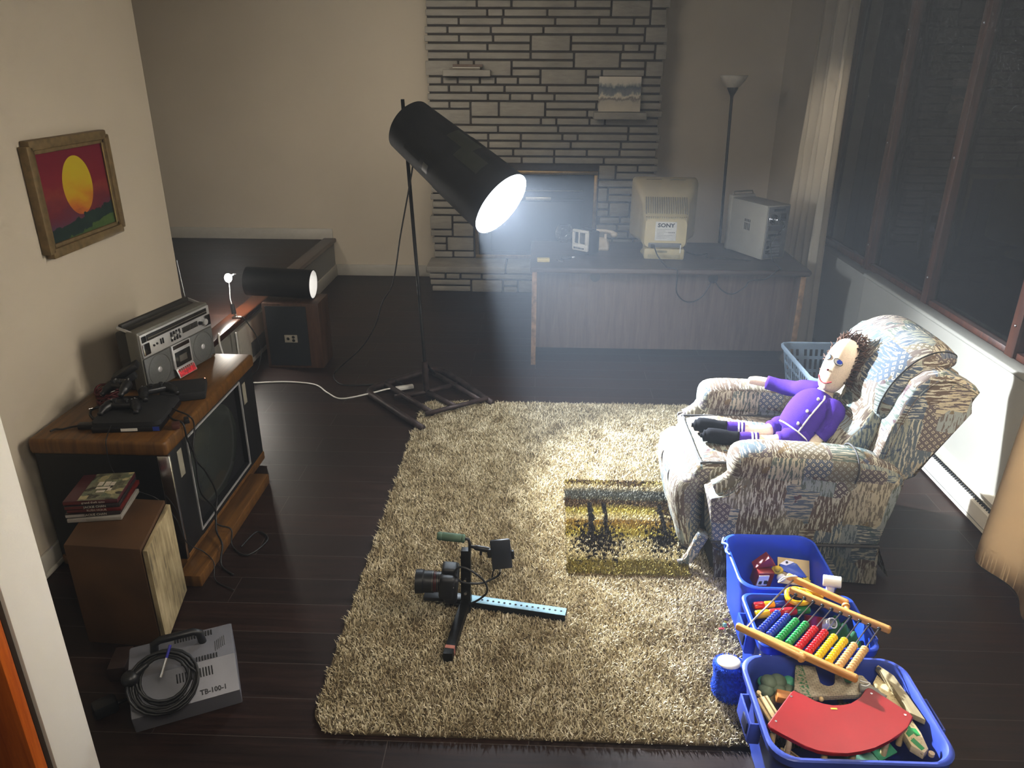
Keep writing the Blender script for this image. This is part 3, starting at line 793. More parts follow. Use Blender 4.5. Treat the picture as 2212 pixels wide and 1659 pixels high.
for (ya, yb, za, zb) in ((2.705, 2.745, 0.41, 0.53), (3.435, 3.475, 0.41, 0.52)):
    st = MB().bx(-1.4625, -1.4605, ya, yb, za, zb).build('sticker', pm('tv_label', '#8a8578', 0.7), tv, world=True)

# ---------------------------------------------------------------- boombox
bb = thing('boombox', 'large silver boombox with twin speakers and a cassette door on the television', 'radio', (-1.675, 3.32, 0.622), math.radians(77))
BW, BH, BD = 0.50, 0.285, 0.135      # front face at local y = 0, facing -y
M_BBG = pm('grey_boombox_shell', '#716f68', 0.45, 0.2, 0.05)
M_BBD = pm('dark_boombox_back', '#33312d', 0.55)
M_BBF = pm('grey_perforated_grille', '#6a6b6a', 0.5, 0.2, 0.15, 400)
MB().bx(-BW / 2, BW / 2, 0.012, 0.075, 0, BH, 0.008).build('shell', M_BBG, bb)
MB().bx(-BW / 2 + 0.004, BW / 2 - 0.004, 0.07, BD, 0.004, BH - 0.006, 0.012).build('back_shell', M_BBD, bb)
MB().bx(-BW / 2 + 0.006, BW / 2 - 0.006, 0.004, 0.014, 0.165, BH - 0.012, 0.003).build('control_panel', SILVER, bb)
MB().bx(-BW / 2 + 0.045, BW / 2 - 0.03, 0.0005, 0.005, 0.236, 0.264, 0.001).build('tuner_window', pm('smoky_tuner', (0.03, 0.028, 0.027), 0.15), bb)
MB().bx(-BW / 2 + 0.05, BW / 2 - 0.035, -0.0005, 0.0008, 0.247, 0.249).build('tuner_scale', pm('tuner_print', '#7a756c', 0.6), bb)
MB().bx(-BW / 2 + 0.012, -BW / 2 + 0.04, 0.0, 0.005, 0.236, 0.264, 0.002).build('power_switch', BLACK, bb)
for sx in (-1, 1):
    x = sx * (BW / 2 - 0.032)
    m = MB().bx(x - 0.022, x + 0.022, 0.0, 0.006, 0.176, 0.228, 0.002).build('meter', pm('meter_dark', (0.02, 0.018, 0.018), 0.15), bb)
    MB().bx(x - 0.022 if sx < 0 else x - 0.026, x - 0.012 if sx < 0 else x - 0.018, -0.002, 0.004, 0.176, 0.228, 0.001).build('chrome_edge', CHROME, m)
v = MB()
for i in range(4): v.bx(-0.055 + i * 0.019, -0.045 + i * 0.019, 0.0, 0.005, 0.182, 0.226)
v.build('slider_slots', BLACKM, bb)
v = MB()
for i in range(4): v.bx(-0.057 + i * 0.019, -0.043 + i * 0.019, -0.006, 0.003, 0.196 + 0.006 * (i % 3), 0.206 + 0.006 * (i % 3), 0.001)
v.build('sliders', SILVER, bb)
v = MB()
for i in range(11): v.bx(0.03 + i * 0.0103, 0.0375 + i * 0.0103, -0.001, 0.006, 0.196, 0.222, 0.001)
v.build('buttons', pm('button_dark', '#3c3a37', 0.4), bb)
MB().cyl((0.158, 0.004, 0.206), (0.158, -0.010, 0.206), 0.008).build('small_knob', BLACK, bb)
MB().cyl((0.186, 0.004, 0.204), (0.186, -0.014, 0.204), 0.0155).build('tuning_knob', SILVER, bb)
MB().cyl((-0.168, 0.004, 0.204), (-0.168, 0.0, 0.204), 0.005).cyl((-0.148, 0.004, 0.206), (-0.148, 0.0, 0.206), 0.005).bx(-0.125, -0.120, -0.001, 0.005, 0.195, 0.22).bx(-0.111, -0.106, -0.001, 0.005, 0.195, 0.22).build('sockets', BLACK, bb)
for sx in (-1, 1):
    x = sx * 0.158
    g_ = MB().bx(x - 0.086, x + 0.086, 0.004, 0.014, 0.008, 0.160, 0.004).build('speaker_grille', M_BBF, bb)
    MB().tube([(x + 0.072 * math.cos(a), 0.0035, 0.084 + 0.072 * math.sin(a)) for a in [2 * PI * i / 40 for i in range(40)]], 0.0015, 6, True).build('speaker_ring', pm('ring_grey', '#6a6a68', 0.4, 0.4), g_)
    MB().sph((x, 0.004, 0.084), (0.014, 0.004, 0.014)).build('dust_cap', SILVER, g_)
cd = MB().bx(-0.068, 0.068, -0.001, 0.012, 0.045, 0.162, 0.003).build('cassette_door', SILVER, bb)
MB().bx(-0.054, 0.054, -0.004, 0.0, 0.052, 0.124, 0.002).build('window', pm('cassette_window', (0.025, 0.025, 0.024), 0.12), cd)
MB().bx(-0.058, 0.058, -0.003, 0.0, 0.140, 0.158, 0.001).build('display', pm('display_dark', (0.03, 0.022, 0.02), 0.2), cd)
MB().bx(-0.030, 0.025, -0.0048, -0.0035, 0.072, 0.104, 0.001).build('tape_hub', pm('tape_grey', '#55524c', 0.5), cd)
kp = MB().box((0, -0.008, 0.024), (0.128, 0.006, 0.046), (-0.35, 0, 0), 0.002).build('key_panel', SILVER, bb)
MB().box((0, -0.0115, 0.022), (0.116, 0.004, 0.034), (-0.35, 0, 0), 0.001).build('red_keys', (lambda t: (t.set(Base_Color=t.ramp(t.noise(t.co('Object'), 60, 2).outputs[0], [(0.35, srgb('#7d4a4c')), (0.5, srgb('#c02a34')), (0.65, srgb('#e0525a'))]), Roughness=0.35, Emission_Color=(0.9, 0.05, 0.06), Emission_Strength=0.05), t.m)[1])(NT('red_key_plastic')), kp)
v = MB()
for i in range(7): v.bx(-0.05 + i * 0.0145, -0.041 + i * 0.0145, -0.0135, -0.004, 0.032, 0.042)
v.build('key_caps', pm('pink_key', '#a87c78', 0.4), kp)
MB().bx(0.205, 0.235, 0.0, 0.006, 0.014, 0.023, 0.001).build('badge', CHROME, bb)
hz = BH + 0.052
MB().bx(-BW / 2 + 0.02, BW / 2 - 0.02, 0.10, 0.122, BH + 0.002, BH + 0.026, 0.006).build('handle_grip', M_BBD, bb)
for sx in (-1, 1): MB().box((sx * (BW / 2 - 0.012), 0.085, BH + 0.004), (0.006, 0.075, 0.014), (0.28, 0, 0), 0.002).build('handle_arm', SILVER, bb)
MB().cyl((BW / 2 - 0.02, 0.118, BH), (BW / 2 - 0.035, 0.118, BH + 0.21), 0.0022, 0.0016, 8).build('antenna', CHROME, bb)

# ---------------------------------------------------------------- game console and clutter on the TV
gc = thing('game_console', 'black slim game console at the near end of the television top', 'game console', (-1.66, 2.82, 0.622), 0.12)
MB().bx(-0.135, 0.135, -0.13, 0.14, 0.0, 0.026, 0.006).build('lower_shell', pm('console_black', (0.010, 0.010, 0.012), 0.3), gc)
MB().loft([[V((a, b, 0.026)) for a, b in rrect(0.27, 0.27, 0.02, 4, 0, 0.005)], [V((a, b, 0.045)) for a, b in rrect(0.27, 0.27, 0.03, 4, 0, 0.005)], [V((a, b, 0.056)) for a, b in rrect(0.22, 0.22, 0.04, 4, 0, 0.005)]]).build('upper_shell', BLACKM, gc, 50)
MB().bx(-0.02, 0.045, -0.1315, -0.1298, 0.006, 0.018).build('label', WHITEP, gc)
MB().bx(0.105, 0.13, -0.1318, -0.1298, 0.004, 0.022).build('blue_sticker', pm('blue_sticker', '#2a3f8f', 0.5), gc)
o = MB().box((0, 0, 0.02), (0.19, 0.17, 0.04), None, 0.008).build('disc_drive', BLACKM, None)
o.location = (-1.575, 3.075, 0.623); o.rotation_euler = (0, 0, 0.35); tag(o, 'flat black box with a tiny red light beside the boombox keys', 'box')
MB().sph((0.088, 0.075, 0.038), 0.003, 8, 6).build('indicator_light', emit('red_led', (1.0, 0.25, 0.15), 12), o)
def controller(loc, rot, label):
    c = thing('game_controller', label, 'controller', loc, 0, 'game controllers piled on the console')
    c.rotation_euler = rot
    MB().box((0, 0, 0.018), (0.095, 0.05, 0.028), None, 0.011, 3).build('body', BLACK, c)
    for sx in (-1, 1):
        MB().tube([(sx * 0.045, 0.0, 0.018), (sx * 0.062, -0.03, 0.016), (sx * 0.07, -0.065, 0.008)], [0.022, 0.019, 0.011], 12, smooth=4).build('grip', BLACK, c, 180)
        MB().lathe([(0.005, 0), (0.005, 0.012), (0.0095, 0.014), (0.0085, 0.018), (0, 0.017)], (sx * 0.022, -0.012, 0.030), (0, 0, 1), 14).build('thumb_stick', BLACKM, c)
    v = MB()
    for k in range(4): v.cyl((0.045 + 0.009 * math.cos(k * PI / 2), 0.008 + 0.009 * math.sin(k * PI / 2), 0.030), (0.045 + 0.009 * math.cos(k * PI / 2), 0.008 + 0.009 * math.sin(k * PI / 2), 0.035), 0.0035, seg=10)
    v.build('buttons', GREYP, c)
    v = MB().bx(-0.055, -0.035, 0.005, 0.011, 0.03, 0.035, 0.001).bx(-0.048, -0.042, -0.002, 0.018, 0.03, 0.035, 0.001)
    v.build('direction_pad', GREYP, c)
    return c
controller((-1.70, 2.80, 0.682), (0.1, 0.0, 0.15), 'black game controller lying on the near edge of the console')
controller((-1.63, 2.93, 0.695), (0.15, 0.1, 0.9), 'black game controller nearest the boombox keys on the pile')
controller((-1.745, 2.905, 0.728), (0.35, -0.2, -0.5), 'black game controller tilted at the back of the pile')
cs = thing('camera_sensor', 'flat black sensor box propped up in front of the boombox speaker', 'sensor', (-1.765, 3.005, 0.735), 0)
cs.rotation_euler = (0.0, -0.5, 0.35)
MB().box((0, 0, 0.03), (0.12, 0.07, 0.028), None, 0.006).build('body', BLACK, cs)
MB().box((0.0, 0, -0.0), (0.05, 0.04, 0.035), None, 0.006).build('stand', BLACKM, cs)
rd_ = thing('cable_spool', 'dark red bundle of wound cord behind the game console', 'cord', (-1.84, 2.94, 0.623))
v = MB()
for k in range(9):
    r = 0.035 + 0.012 * random.random(); zc = 0.012 + 0.008 * k; ph0 = random.random() * 6
    v.tube([(r * 1.2 * math.cos(a + ph0), r * math.sin(a + ph0), zc + 0.012 * math.sin(a * 2 + k)) for a in [2 * PI * i / 18 for i in range(18)]], 0.005, 6, True)
v.build('wound_cord', pm('dark_red_cord', '#4f1413', 0.6), rd_, 180)
MB().cyl((0.0, -0.055, 0.075), (0.045, -0.02, 0.082), 0.0025, seg=8).build('white_tie', WHITEP, rd_)
pa = thing('power_adapter', 'black power adapter with its cord on the near left corner of the television', 'adapter', (-1.815, 2.72, 0.623), 0.1)
MB().box((0, 0, 0.012), (0.075, 0.032, 0.024), None, 0.005).build('brick', BLACK, pa)
MB().tube([(-0.038, 0, 0.012), (-0.07, 0.005, 0.006), (-0.10, -0.01, 0.004), (-0.125, -0.012, 0.006), (-0.137, -0.03, 0.005)], 0.004, 8, smooth=6).build('cord', CABLE, pa, 180)
jc = thing('audio_cable', 'black cable with a metal jack plug on the television behind the red cord', 'cable', (-1.86, 2.84, 0.624))
MB().tube([(0.10, -0.06, 0.005), (0.05, -0.055, 0.005), (0.0, -0.02, 0.005), (-0.03, 0.03, 0.005), (-0.025, 0.06, 0.006)], 0.005, 8, smooth=6).build('cable', CABLE, jc, 180)
MB().cyl((-0.025, 0.06, 0.008), (0.0, 0.075, 0.008), 0.006).build('plug_body', BLACK, jc)
MB().cyl((-0.025, 0.06, 0.008), (-0.045, 0.045, 0.008), 0.002).build('plug_tip', CHROME, jc)
# cables hanging over the TV's front
hp = thing('hanging_plugs', 'cable with a brown connector block hanging over the television front corner', 'cable', (-1.47, 2.76, 0.62))
MB().box((-1.462, 2.74, 0.635), (0.03, 0.04, 0.022), (0, 0, 0.4), 0.003).build('connector_block', pm('brown_connector', '#4b2a22', 0.5), hp, world=True)
MB().box((-1.445, 2.80, 0.630), (0.02, 0.035, 0.02), (0, 0, 0.5), 0.003).build('plug', BLACK, hp, world=True)
MB().tube([(-1.56, 2.86, 0.65), (-1.50, 2.79, 0.64), (-1.448, 2.77, 0.63), (-1.438, 2.765, 0.56), (-1.437, 2.80, 0.45), (-1.43, 2.78, 0.30), (-1.42, 2.86, 0.16), (-1.40, 2.80, 0.09), (-1.345, 2.72, 0.07), (-1.335, 2.66, 0.01), (-1.26, 2.60, 0.006)], 0.004, 8, smooth=6).build('cable', CABLE, hp, 180, True)
cable('hanging_cable', [(-1.60, 2.92, 0.67), (-1.52, 2.86, 0.65), (-1.446, 2.83, 0.635), (-1.437, 2.84, 0.58), (-1.436, 2.79, 0.47), (-1.435, 2.87, 0.34), (-1.43, 2.92, 0.2), (-1.42, 2.85, 0.10), (-1.352, 2.84, 0.07), (-1.34, 2.80, 0.01), (-1.25, 2.74, 0.006), (-1.20, 2.86, 0.006), (-1.27, 2.92, 0.006), (-1.30, 2.80, 0.006)], 0.0035, 'thin black cable hanging down the television screen to a loop on the floor')
cable('hanging_cable', [(-1.70, 2.70, 0.66), (-1.685, 2.62, 0.635), (-1.684, 2.602, 0.60), (-1.68, 2.600, 0.5), (-1.62, 2.598, 0.42), (-1.52, 2.60, 0.37), (-1.46, 2.598, 0.28), (-1.445, 2.62, 0.15), (-1.40, 2.66, 0.075), (-1.345, 2.62, 0.05), (-1.32, 2.56, 0.006), (-1.22, 2.50, 0.006)], 0.0022, 'hair-thin cable hanging down the near side of the television')

# ---------------------------------------------------------------- near speaker box with game cases on it
M_SPK1 = pm('brown_worn_board', '#50371f', 0.6, 0, 0.18, 6)
s1 = thing('speaker', 'old brown speaker box with a pale stained grille below the television', 'speaker', (-1.52, 2.38, 0), 0)
def q(x, y): return (x, y)
ang = math.radians(12)
def spk_pt(lx, ly):  # local: origin front-near bottom corner (-1.343,2.166); +x is away from the room (towards the wall), y to the TV
    return (-1.345 - lx * math.cos(ang) - ly * math.sin(ang) * 0.9, 2.166 + ly * math.cos(ang) - lx * math.sin(ang) * -0.28)
SH = 0.435
quad = [spk_pt(0.022, 0), spk_pt(0.022, 0.33), spk_pt(0.31, 0.33), spk_pt(0.31, 0)]
MB().prism(quad, 'z', 0, SH, 0.004).build('cabinet', M_SPK1, s1, world=True)
gq = [spk_pt(0.0, 0.008), spk_pt(0.0, 0.322), spk_pt(0.018, 0.322), spk_pt(0.018, 0.008)]
MB().prism(gq, 'z', 0.012, SH - 0.012, 0.003).build('grille', (lambda t: (t.set(Base_Color=t.ramp(t.math('ADD', t.math('MULTIPLY', t.noise(t.co('UV', (60, 5, 1)), 1.0, 3).outputs[0], 0.35), t.math('MULTIPLY', t.noise(t.co('UV', (5, 4, 1)), 1.0, 4, 0.6).outputs[0], 0.65)), [(0.36, srgb('#4a4437')), (0.46, srgb('#8d7e5f')), (0.62, srgb('#b7a785'))]), Roughness=0.9), t.m)[1])(NT('stained_grille_cloth')), s1, world=True)
cases = [('#8d8880', 'white edged game case at the bottom of the stack'), ('#2e2422', 'dark game case second from the bottom of the stack'), ('#5b1d1a', 'dark red game case in the middle of the stack'), ('#2c2526', 'black game case just below the topmost of the stack'), ('#4a2328', 'maroon game case with a collage cover on top of the stack')]
cx0, cy0 = -1.635, 2.435
spine = ['', 'JACKIE CHAN', 'RUSH HOUR', 'JACKIE CHAN', 'grand theft auto']
def m_collage():
    t = NT('collage_cover'); vec = t.co('Object', (1, 1, 1))
    vo = t.n('ShaderNodeTexVoronoi'); vo.inputs['Scale'].default_value = 34; vo.distance = 'CHEBYCHEV'; t.l(vec, vo.inputs['Vector'])
    r, g, b = t.sep(vo.outputs['Color'])
    n = t.noise(vec, 90, 3)
    f = t.math('ADD', t.math('MULTIPLY', r, 0.7), t.math('MULTIPLY', n.outputs[0], 0.35))
    t.set(Base_Color=t.ramp(f, [(0.2, srgb('#33302a')), (0.4, srgb('#6b6a55')), (0.6, srgb('#57614f')), (0.8, srgb('#948a68')), (0.95, srgb('#a8a07c'))]), Roughness=0.4)
    return t.m
for i, (c, lab) in enumerate(cases):
    o = thing('game_case', lab + ' on the brown speaker', 'game case', (cx0 + [0.004, -0.005, 0.006, 0.002, 0.0][i], cy0 + [-0.006, 0.0, 0.004, -0.002, 0.0][i], SH + 0.001 + i * 0.0175), math.radians(9 + [0, 2, -1, 1, 0][i]), 'game cases stacked on the speaker')
    MB().box((0, 0, 0.0082), (0.19, 0.20, 0.0164), None, 0.002).build('case', pm('case_%s' % 'abcde'[i], c, 0.35), o)
    lt_ = MB().bx(-0.094, -0.03, -0.1012, -0.0998, 0.003, 0.0135)
    if i in (0, 1): lt_.build('spine_print', pm('spine_print_pale', '#9a938c', 0.5), o)
    else: lt_.build('spine_print', pm('spine_print_red', '#5a2622', 0.5), o)
    if spine[i]:
        text_obj('lettering', spine[i], 0.0125, pm('spine_lettering', '#b9b4a6', 0.5), o, Matrix.Translation((0.01, -0.1014, 0.0082)) @ Matrix.Rotation(PI / 2, 4, 'X'), 0.0003)
    if i == 4:
        MB().bx(-0.045, 0.0945, -0.0995, 0.0995, 0.0163, 0.0172).build('cover_art', m_collage(), o)
        v = MB()
        for (a, b, w, hh) in ((-0.01, -0.02, 0.05, 0.016), (-0.012, 0.004, 0.018, 0.03), (0.012, 0.0, 0.02, 0.034), (0.034, 0.002, 0.016, 0.028), (0.0, -0.045, 0.03, 0.014), (0.036, -0.036, 0.014, 0.02)): v.bx(a, a + w, b, b + hh, 0.017, 0.0176)
        v.build('title_blocks', pm('title_cream', '#b3ab9c', 0.5), o)

# ---------------------------------------------------------------- grey machine with a coiled cord, near left floor
fm = thing('fog_machine', 'grey sloping metal machine with vent slots on the floor at lower left', 'machine', (-1.175, 1.965, 0), math.radians(25))
M_FM = pm('grey_enamel', '#77777d', 0.45, 0.1, 0.06, 8)
FL = 0.165
prof = [(-0.125, 0.0), (-0.145, 0.075), (-0.055, 0.155), (0.10, 0.155), (0.125, 0.14), (0.125, 0.0)]
MB().prism(prof, 'x', -FL, FL, 0.004).build('housing', M_FM, fm)
def fm_slots(x0, n, dx, pa, pb, name):
    v = MB(); a, b = V((0, *pa)), V((0, *pb)); nrm = V((0, -(b.z - a.z), (b.y - a.y))).normalized()
    for i in range(n):
        c = (a + b) / 2 + V((x0 + i * dx, 0, 0)) + nrm * 0.0005 * (1 if nrm.z > 0 else -1)
        d_ = (b - a)
        v.box(c, (0.004, d_.length, 0.002), Matrix(((1, 0, 0), (0, d_.y / d_.length, -d_.z / d_.length), (0, d_.z / d_.length, d_.y / d_.length))).to_3x3())
    v.build(name, BLACKM, fm)
fm_slots(-0.02, 14, 0.009, (0.07, 0.1556), (0.095, 0.1556), 'vent_slots')
fm_slots(0.00, 13, 0.009, (-0.052, 0.1556), (-0.03, 0.1556), 'vent_slots')
fm_slots(-0.02, 13, 0.009, (-0.092, 0.122), (-0.07, 0.1415), 'vent_slots')
text_obj('model_lettering', 'TB-100-1', 0.022, INK, fm, Matrix.Translation((0.085, -0.129, 0.090)) @ Matrix.Rotation(math.radians(42), 4, 'X'), 0.0005, 0.0006)
text_obj('maker_lettering', 'AX', 0.034, INK, fm, Matrix.Translation((-0.015, -0.130, 0.0905)) @ Matrix.Rotation(math.radians(42), 4, 'X'), 0.0005, 0.0004)
v = MB()
for i in range(6): v.bx(0.105 + i * 0.006, 0.107 + i * 0.006, -0.02 + 0.004 * i, 0.03 + 0.004 * i, 0.1552, 0.156)
v.build('printed_stripes', pm('stripe_ink', '#4e4e50', 0.6), fm)
MB().tube([(-0.085, 0.045, 0.15), (-0.08, 0.045, 0.195), (-0.06, 0.045, 0.205), (0.045, 0.045, 0.205), (0.062, 0.045, 0.195), (0.068, 0.045, 0.15)], [0.013, 0.014, 0.013, 0.013, 0.014, 0.013], 12).build('handle', BLACK, fm, 60)
ck = thing('coiled_cord', 'coil of black rubber cord draped over the grey machine', 'cord', (-1.2, 1.93, 0.16))
v = MB(); pts = []
x_, y_, z_ = V((math.cos(math.radians(25)), math.sin(math.radians(25)), 0)), None, None
slope = V((0, -0.095, -0.08)).normalized()
Rz = Matrix.Rotation(math.radians(25), 3, 'Z')
e1 = Rz @ V((1, 0, 0)); e2 = Rz @ V((0, -0.75, -0.66)); nn = e1.cross(e2).normalized()
if nn.z < 0: nn = -nn
cc = V((-1.175, 1.965, 0)) + Rz @ V((-0.055, -0.085, 0.14)) + nn * 0.02
for k in range(9 * 20):
    a = 2 * PI * k / 20; turn = k / 20
    r = 0.098 - 0.006 * (turn % 3) + 0.008 * math.sin(turn * 2.1)
    pts.append(cc + e1 * (r * math.cos(a) + 0.006 * math.sin(turn * 3)) + e2 * (r * 0.95 * math.sin(a) + 0.010 * math.cos(turn * 1.7)) + nn * (0.006 * (turn % 4) + 0.006 * math.sin(a * 1.0 + turn)))
v.tube(pts, 0.0048, 6)
v.build('coil', CABLE, ck, 180, True)
MB().sph(cc + e1 * -0.095 + e2 * -0.03 + nn * 0.02, (0.028, 0.028, 0.024)).cyl(cc + e1 * -0.095 + e2 * -0.03 + nn * 0.02, cc + e1 * -0.04 + e2 * -0.06 + nn * 0.025, 0.015, 0.008).build('plug', BLACK, ck, 60, True)
pen = thing('pen', 'thin silver and blue pen tucked through the coiled cord', 'pen', tuple(cc))
pa_, pb_ = cc + e1 * -0.005 + e2 * -0.005 + nn * 0.045, cc + e1 * 0.035 + e2 * -0.095 + nn * 0.06
MB().cyl(pa_, pa_.lerp(pb_, 0.6), 0.0045, seg=10).build('barrel', CHROME, pen, world=True)
MB().cyl(pa_.lerp(pb_, 0.6), pb_, 0.0045, seg=10).build('blue_cap', pm('pen_blue', '#2b2a8a', 0.4), pen, world=True)
wp = thing('wall_plug', 'black plug block with its cord on the floor behind the white post', 'plug', (-1.41, 1.86, 0))
MB().box((0, 0, 0.025), (0.075, 0.055, 0.05), (0, 0, 0.7), 0.012).build('block', BLACK, wp)
MB().tube([(0.03, 0.02, 0.02), (0.06, 0.08, 0.008), (0.02, 0.13, 0.006), (0.08, 0.16, 0.006), (0.13, 0.14, 0.006)], 0.006, 8, smooth=6).build('cord', CABLE, wp, 180)
ox = MB().box((0, 0, 0.03), (0.06, 0.11, 0.06), None, 0.004).build('outlet_box', pm('dark_box', '#2a1a14', 0.6), None)
ox.location = (-1.45, 2.05, 0.0); ox.rotation_euler = (0, 0, 0.2); tag(ox, 'small dark box on the floor between the speaker and the grey machine', 'box')
# ================================================================== RUGS
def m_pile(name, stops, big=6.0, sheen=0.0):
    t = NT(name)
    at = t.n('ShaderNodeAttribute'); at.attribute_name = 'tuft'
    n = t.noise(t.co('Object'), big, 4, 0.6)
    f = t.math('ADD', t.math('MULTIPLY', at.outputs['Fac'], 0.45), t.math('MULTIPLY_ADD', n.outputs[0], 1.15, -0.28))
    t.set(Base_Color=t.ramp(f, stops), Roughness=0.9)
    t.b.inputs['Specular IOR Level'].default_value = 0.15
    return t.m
def pile(name, mat, parent, pts, h, w, lean=0.5, blades=3, uvf=None, z0=0.0, hv=0.35):
    """many short bent blades standing on the given xy points: one real mesh"""
    n = len(pts) * blades
    P = np.repeat(np.asarray(pts, np.float32), blades, 0) + rng.normal(0, w * 0.5, (n, 2)).astype(np.float32)
    a = rng.uniform(0, 2 * PI, n); hh = h * (1 + rng.uniform(-hv, hv, n))
    l = rng.uniform(0.1, lean, n) * hh; b = rng.uniform(0, 2 * PI, n)
    dx, dy = np.cos(a) * w * 0.5, np.sin(a) * w * 0.5
    lx, ly = np.cos(b) * l, np.sin(b) * l
    Z = np.full(n, z0)
    vs = np.empty((n, 5, 3), np.float32)
    vs[:, 0] = np.stack([P[:, 0] - dx, P[:, 1] - dy, Z], 1)
    vs[:, 1] = np.stack([P[:, 0] + dx, P[:, 1] + dy, Z], 1)
    vs[:, 2] = np.stack([P[:, 0] + dx * 0.8 + lx * 0.45, P[:, 1] + dy * 0.8 + ly * 0.45, Z + hh * 0.62], 1)
    vs[:, 3] = np.stack([P[:, 0] - dx * 0.8 + lx * 0.45, P[:, 1] - dy * 0.8 + ly * 0.45, Z + hh * 0.62], 1)
    vs[:, 4] = np.stack([P[:, 0] + lx * 1.2, P[:, 1] + ly * 1.2, Z + hh], 1)
    me = bpy.data.meshes.new(name)
    me.vertices.add(n * 5); me.vertices.foreach_set("co", vs.ravel())
    base = (np.arange(n) * 5)[:, None]
    quad = base + np.array([[0, 1, 2, 3]]); tri = base + np.array([[3, 2, 4]])
    loops = np.concatenate([quad, tri], 1).ravel().astype(np.int32)
    me.loops.add(n * 7); me.loops.foreach_set("vertex_index", loops)
    me.polygons.add(n * 2)
    st = (np.arange(n) * 7)[:, None] + np.array([[0, 4]])
    me.polygons.foreach_set("loop_start", st.ravel().astype(np.int32))
    me.update(calc_edges=True)
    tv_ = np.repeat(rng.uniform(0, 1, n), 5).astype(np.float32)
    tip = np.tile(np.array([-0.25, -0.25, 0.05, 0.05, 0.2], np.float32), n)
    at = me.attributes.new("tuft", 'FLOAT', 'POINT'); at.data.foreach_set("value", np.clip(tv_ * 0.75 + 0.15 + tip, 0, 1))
    me.materials.append(mat)
    o = bpy.data.objects.new(name, me); COL.objects.link(o); o.parent = parent
    return o
RX0, RX1, RY0, RY1 = -0.715, 1.05, 1.80, 4.41
rug = thing('shag_rug', 'large beige shag rug in the middle of the dark floor', 'rug', ((RX0 + RX1) / 2, (RY0 + RY1) / 2, 0))
rpoly = rrect(RX1 - RX0, RY1 - RY0, 0.10, 8)
M_RUGB = pm('rug_backing', '#5a4c36', 0.95)
MB().prism(rpoly, 'z', 0.001, 0.009).build('backing', M_RUGB, rug)
sp = 0.0084
gx = np.arange(-(RX1 - RX0) / 2, (RX1 - RX0) / 2, sp); gy = np.arange(-(RY1 - RY0) / 2, (RY1 - RY0) / 2, sp)
pp = np.stack(np.meshgrid(gx, gy), -1).reshape(-1, 2) + rng.uniform(-sp / 2, sp / 2, (len(gx) * len(gy), 2))
ax_, ay_ = (RX1 - RX0) / 2, (RY1 - RY0) / 2
qx, qy = np.maximum(np.abs(pp[:, 0]) - (ax_ - 0.1), 0), np.maximum(np.abs(pp[:, 1]) - (ay_ - 0.1), 0)
edge = 0.1 + 0.006 * np.sin(pp[:, 0] * 60) + 0.005 * np.sin(pp[:, 1] * 47)
pp = pp[np.hypot(qx, qy) < edge]
wx, wy = pp[:, 0] + (RX0 + RX1) / 2, pp[:, 1] + (RY0 + RY1) / 2
keep = ~((wx > 0.80) & (wy > 2.75) & (wy < 3.40))      # nothing grows under the chair's middle
keep &= ~((wx > 0.19) & (wx < 0.645) & (wy > 2.67) & (wy < 3.39))
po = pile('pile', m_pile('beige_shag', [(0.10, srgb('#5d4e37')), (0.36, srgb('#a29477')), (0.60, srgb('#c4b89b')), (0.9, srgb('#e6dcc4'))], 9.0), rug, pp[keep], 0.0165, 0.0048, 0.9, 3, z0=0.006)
po["kind"] = 'stuff'

# ---- small latch-hook rug with a woodland lake picture
M_SR = NT('woodland_rug_wool'); t = M_SR
sn = t.n('ShaderNodeVectorMath', operation='SNAP'); t.l(t.co('Object'), sn.inputs[0]); sn.inputs[1].default_value = (0.007, 0.007, 1.0)
x, y, z = t.sep(sn.outputs[0])
u = t.math('MULTIPLY_ADD', x, 1 / 0.52, 0.5); v_ = t.math('MULTIPLY_ADD', y, 1 / 0.78, 0.5)
n1 = t.noise(sn.outputs[0], 55, 2, 0.6).outputs[0]; n2 = t.noise(sn.outputs[0], 9, 3, 0.6).outputs[0]
st_ = t.n('ShaderNodeMapping'); t.l(sn.outputs[0], st_.inputs[0]); st_.inputs['Scale'].default_value = (6, 40, 1)
n3 = t.noise(st_.outputs[0], 1.0, 3).outputs[0]
OC, BR, DK, CR, GY, GRN = srgb('#8a7d48'), srgb('#5b4526'), srgb('#2c2318'), srgb('#c6b996'), srgb('#67665c'), srgb('#4a5030')
vv = t.math('ADD', v_, t.math('MULTIPLY', t.math('SUBTRACT', n3, 0.5), 0.10))
base = t.ramp(vv, [(0.0, OC), (0.10, OC), (0.15, CR), (0.30, CR), (0.36, srgb('#a89a4c')), (0.50, srgb('#9a7f3f')), (0.53, CR), (0.62, srgb('#b3a557')), (0.69, BR), (0.745, srgb('#5f5a44')), (0.79, GY), (0.84, GY), (0.88, srgb('#a89c80')), (0.92, CR), (0.96, srgb('#9c8c4a')), (1.0, OC)])
def disk(cu, cv, ru, rv):
    a = t.math('DIVIDE', t.math('SUBTRACT', u, cu), ru); b = t.math('DIVIDE', t.math('SUBTRACT', v_, cv), rv)
    return t.math('SQRT', t.math('ADD', t.math('MULTIPLY', a, a), t.math('MULTIPLY', b, b)))
def speck(d, k=0.62):   # denser towards the middle
    return t.math('GREATER_THAN', t.math('SUBTRACT', t.math('MULTIPLY_ADD', n1, 1.0, 0.26), t.math('MULTIPLY', d, 0.28)), k)
c = base
for (cu, cv, ru, rv) in ((0.26, 0.30, 0.34, 0.26), (0.84, 0.33, 0.26, 0.22), (0.08, 0.68, 0.14, 0.10), (0.95, 0.62, 0.16, 0.14), (0.62, 0.97, 0.36, 0.11), (0.15, 0.97, 0.20, 0.06)):
    c = t.mix(speck(disk(cu, cv, ru, rv)), c, DK if cv < 0.5 else BR)
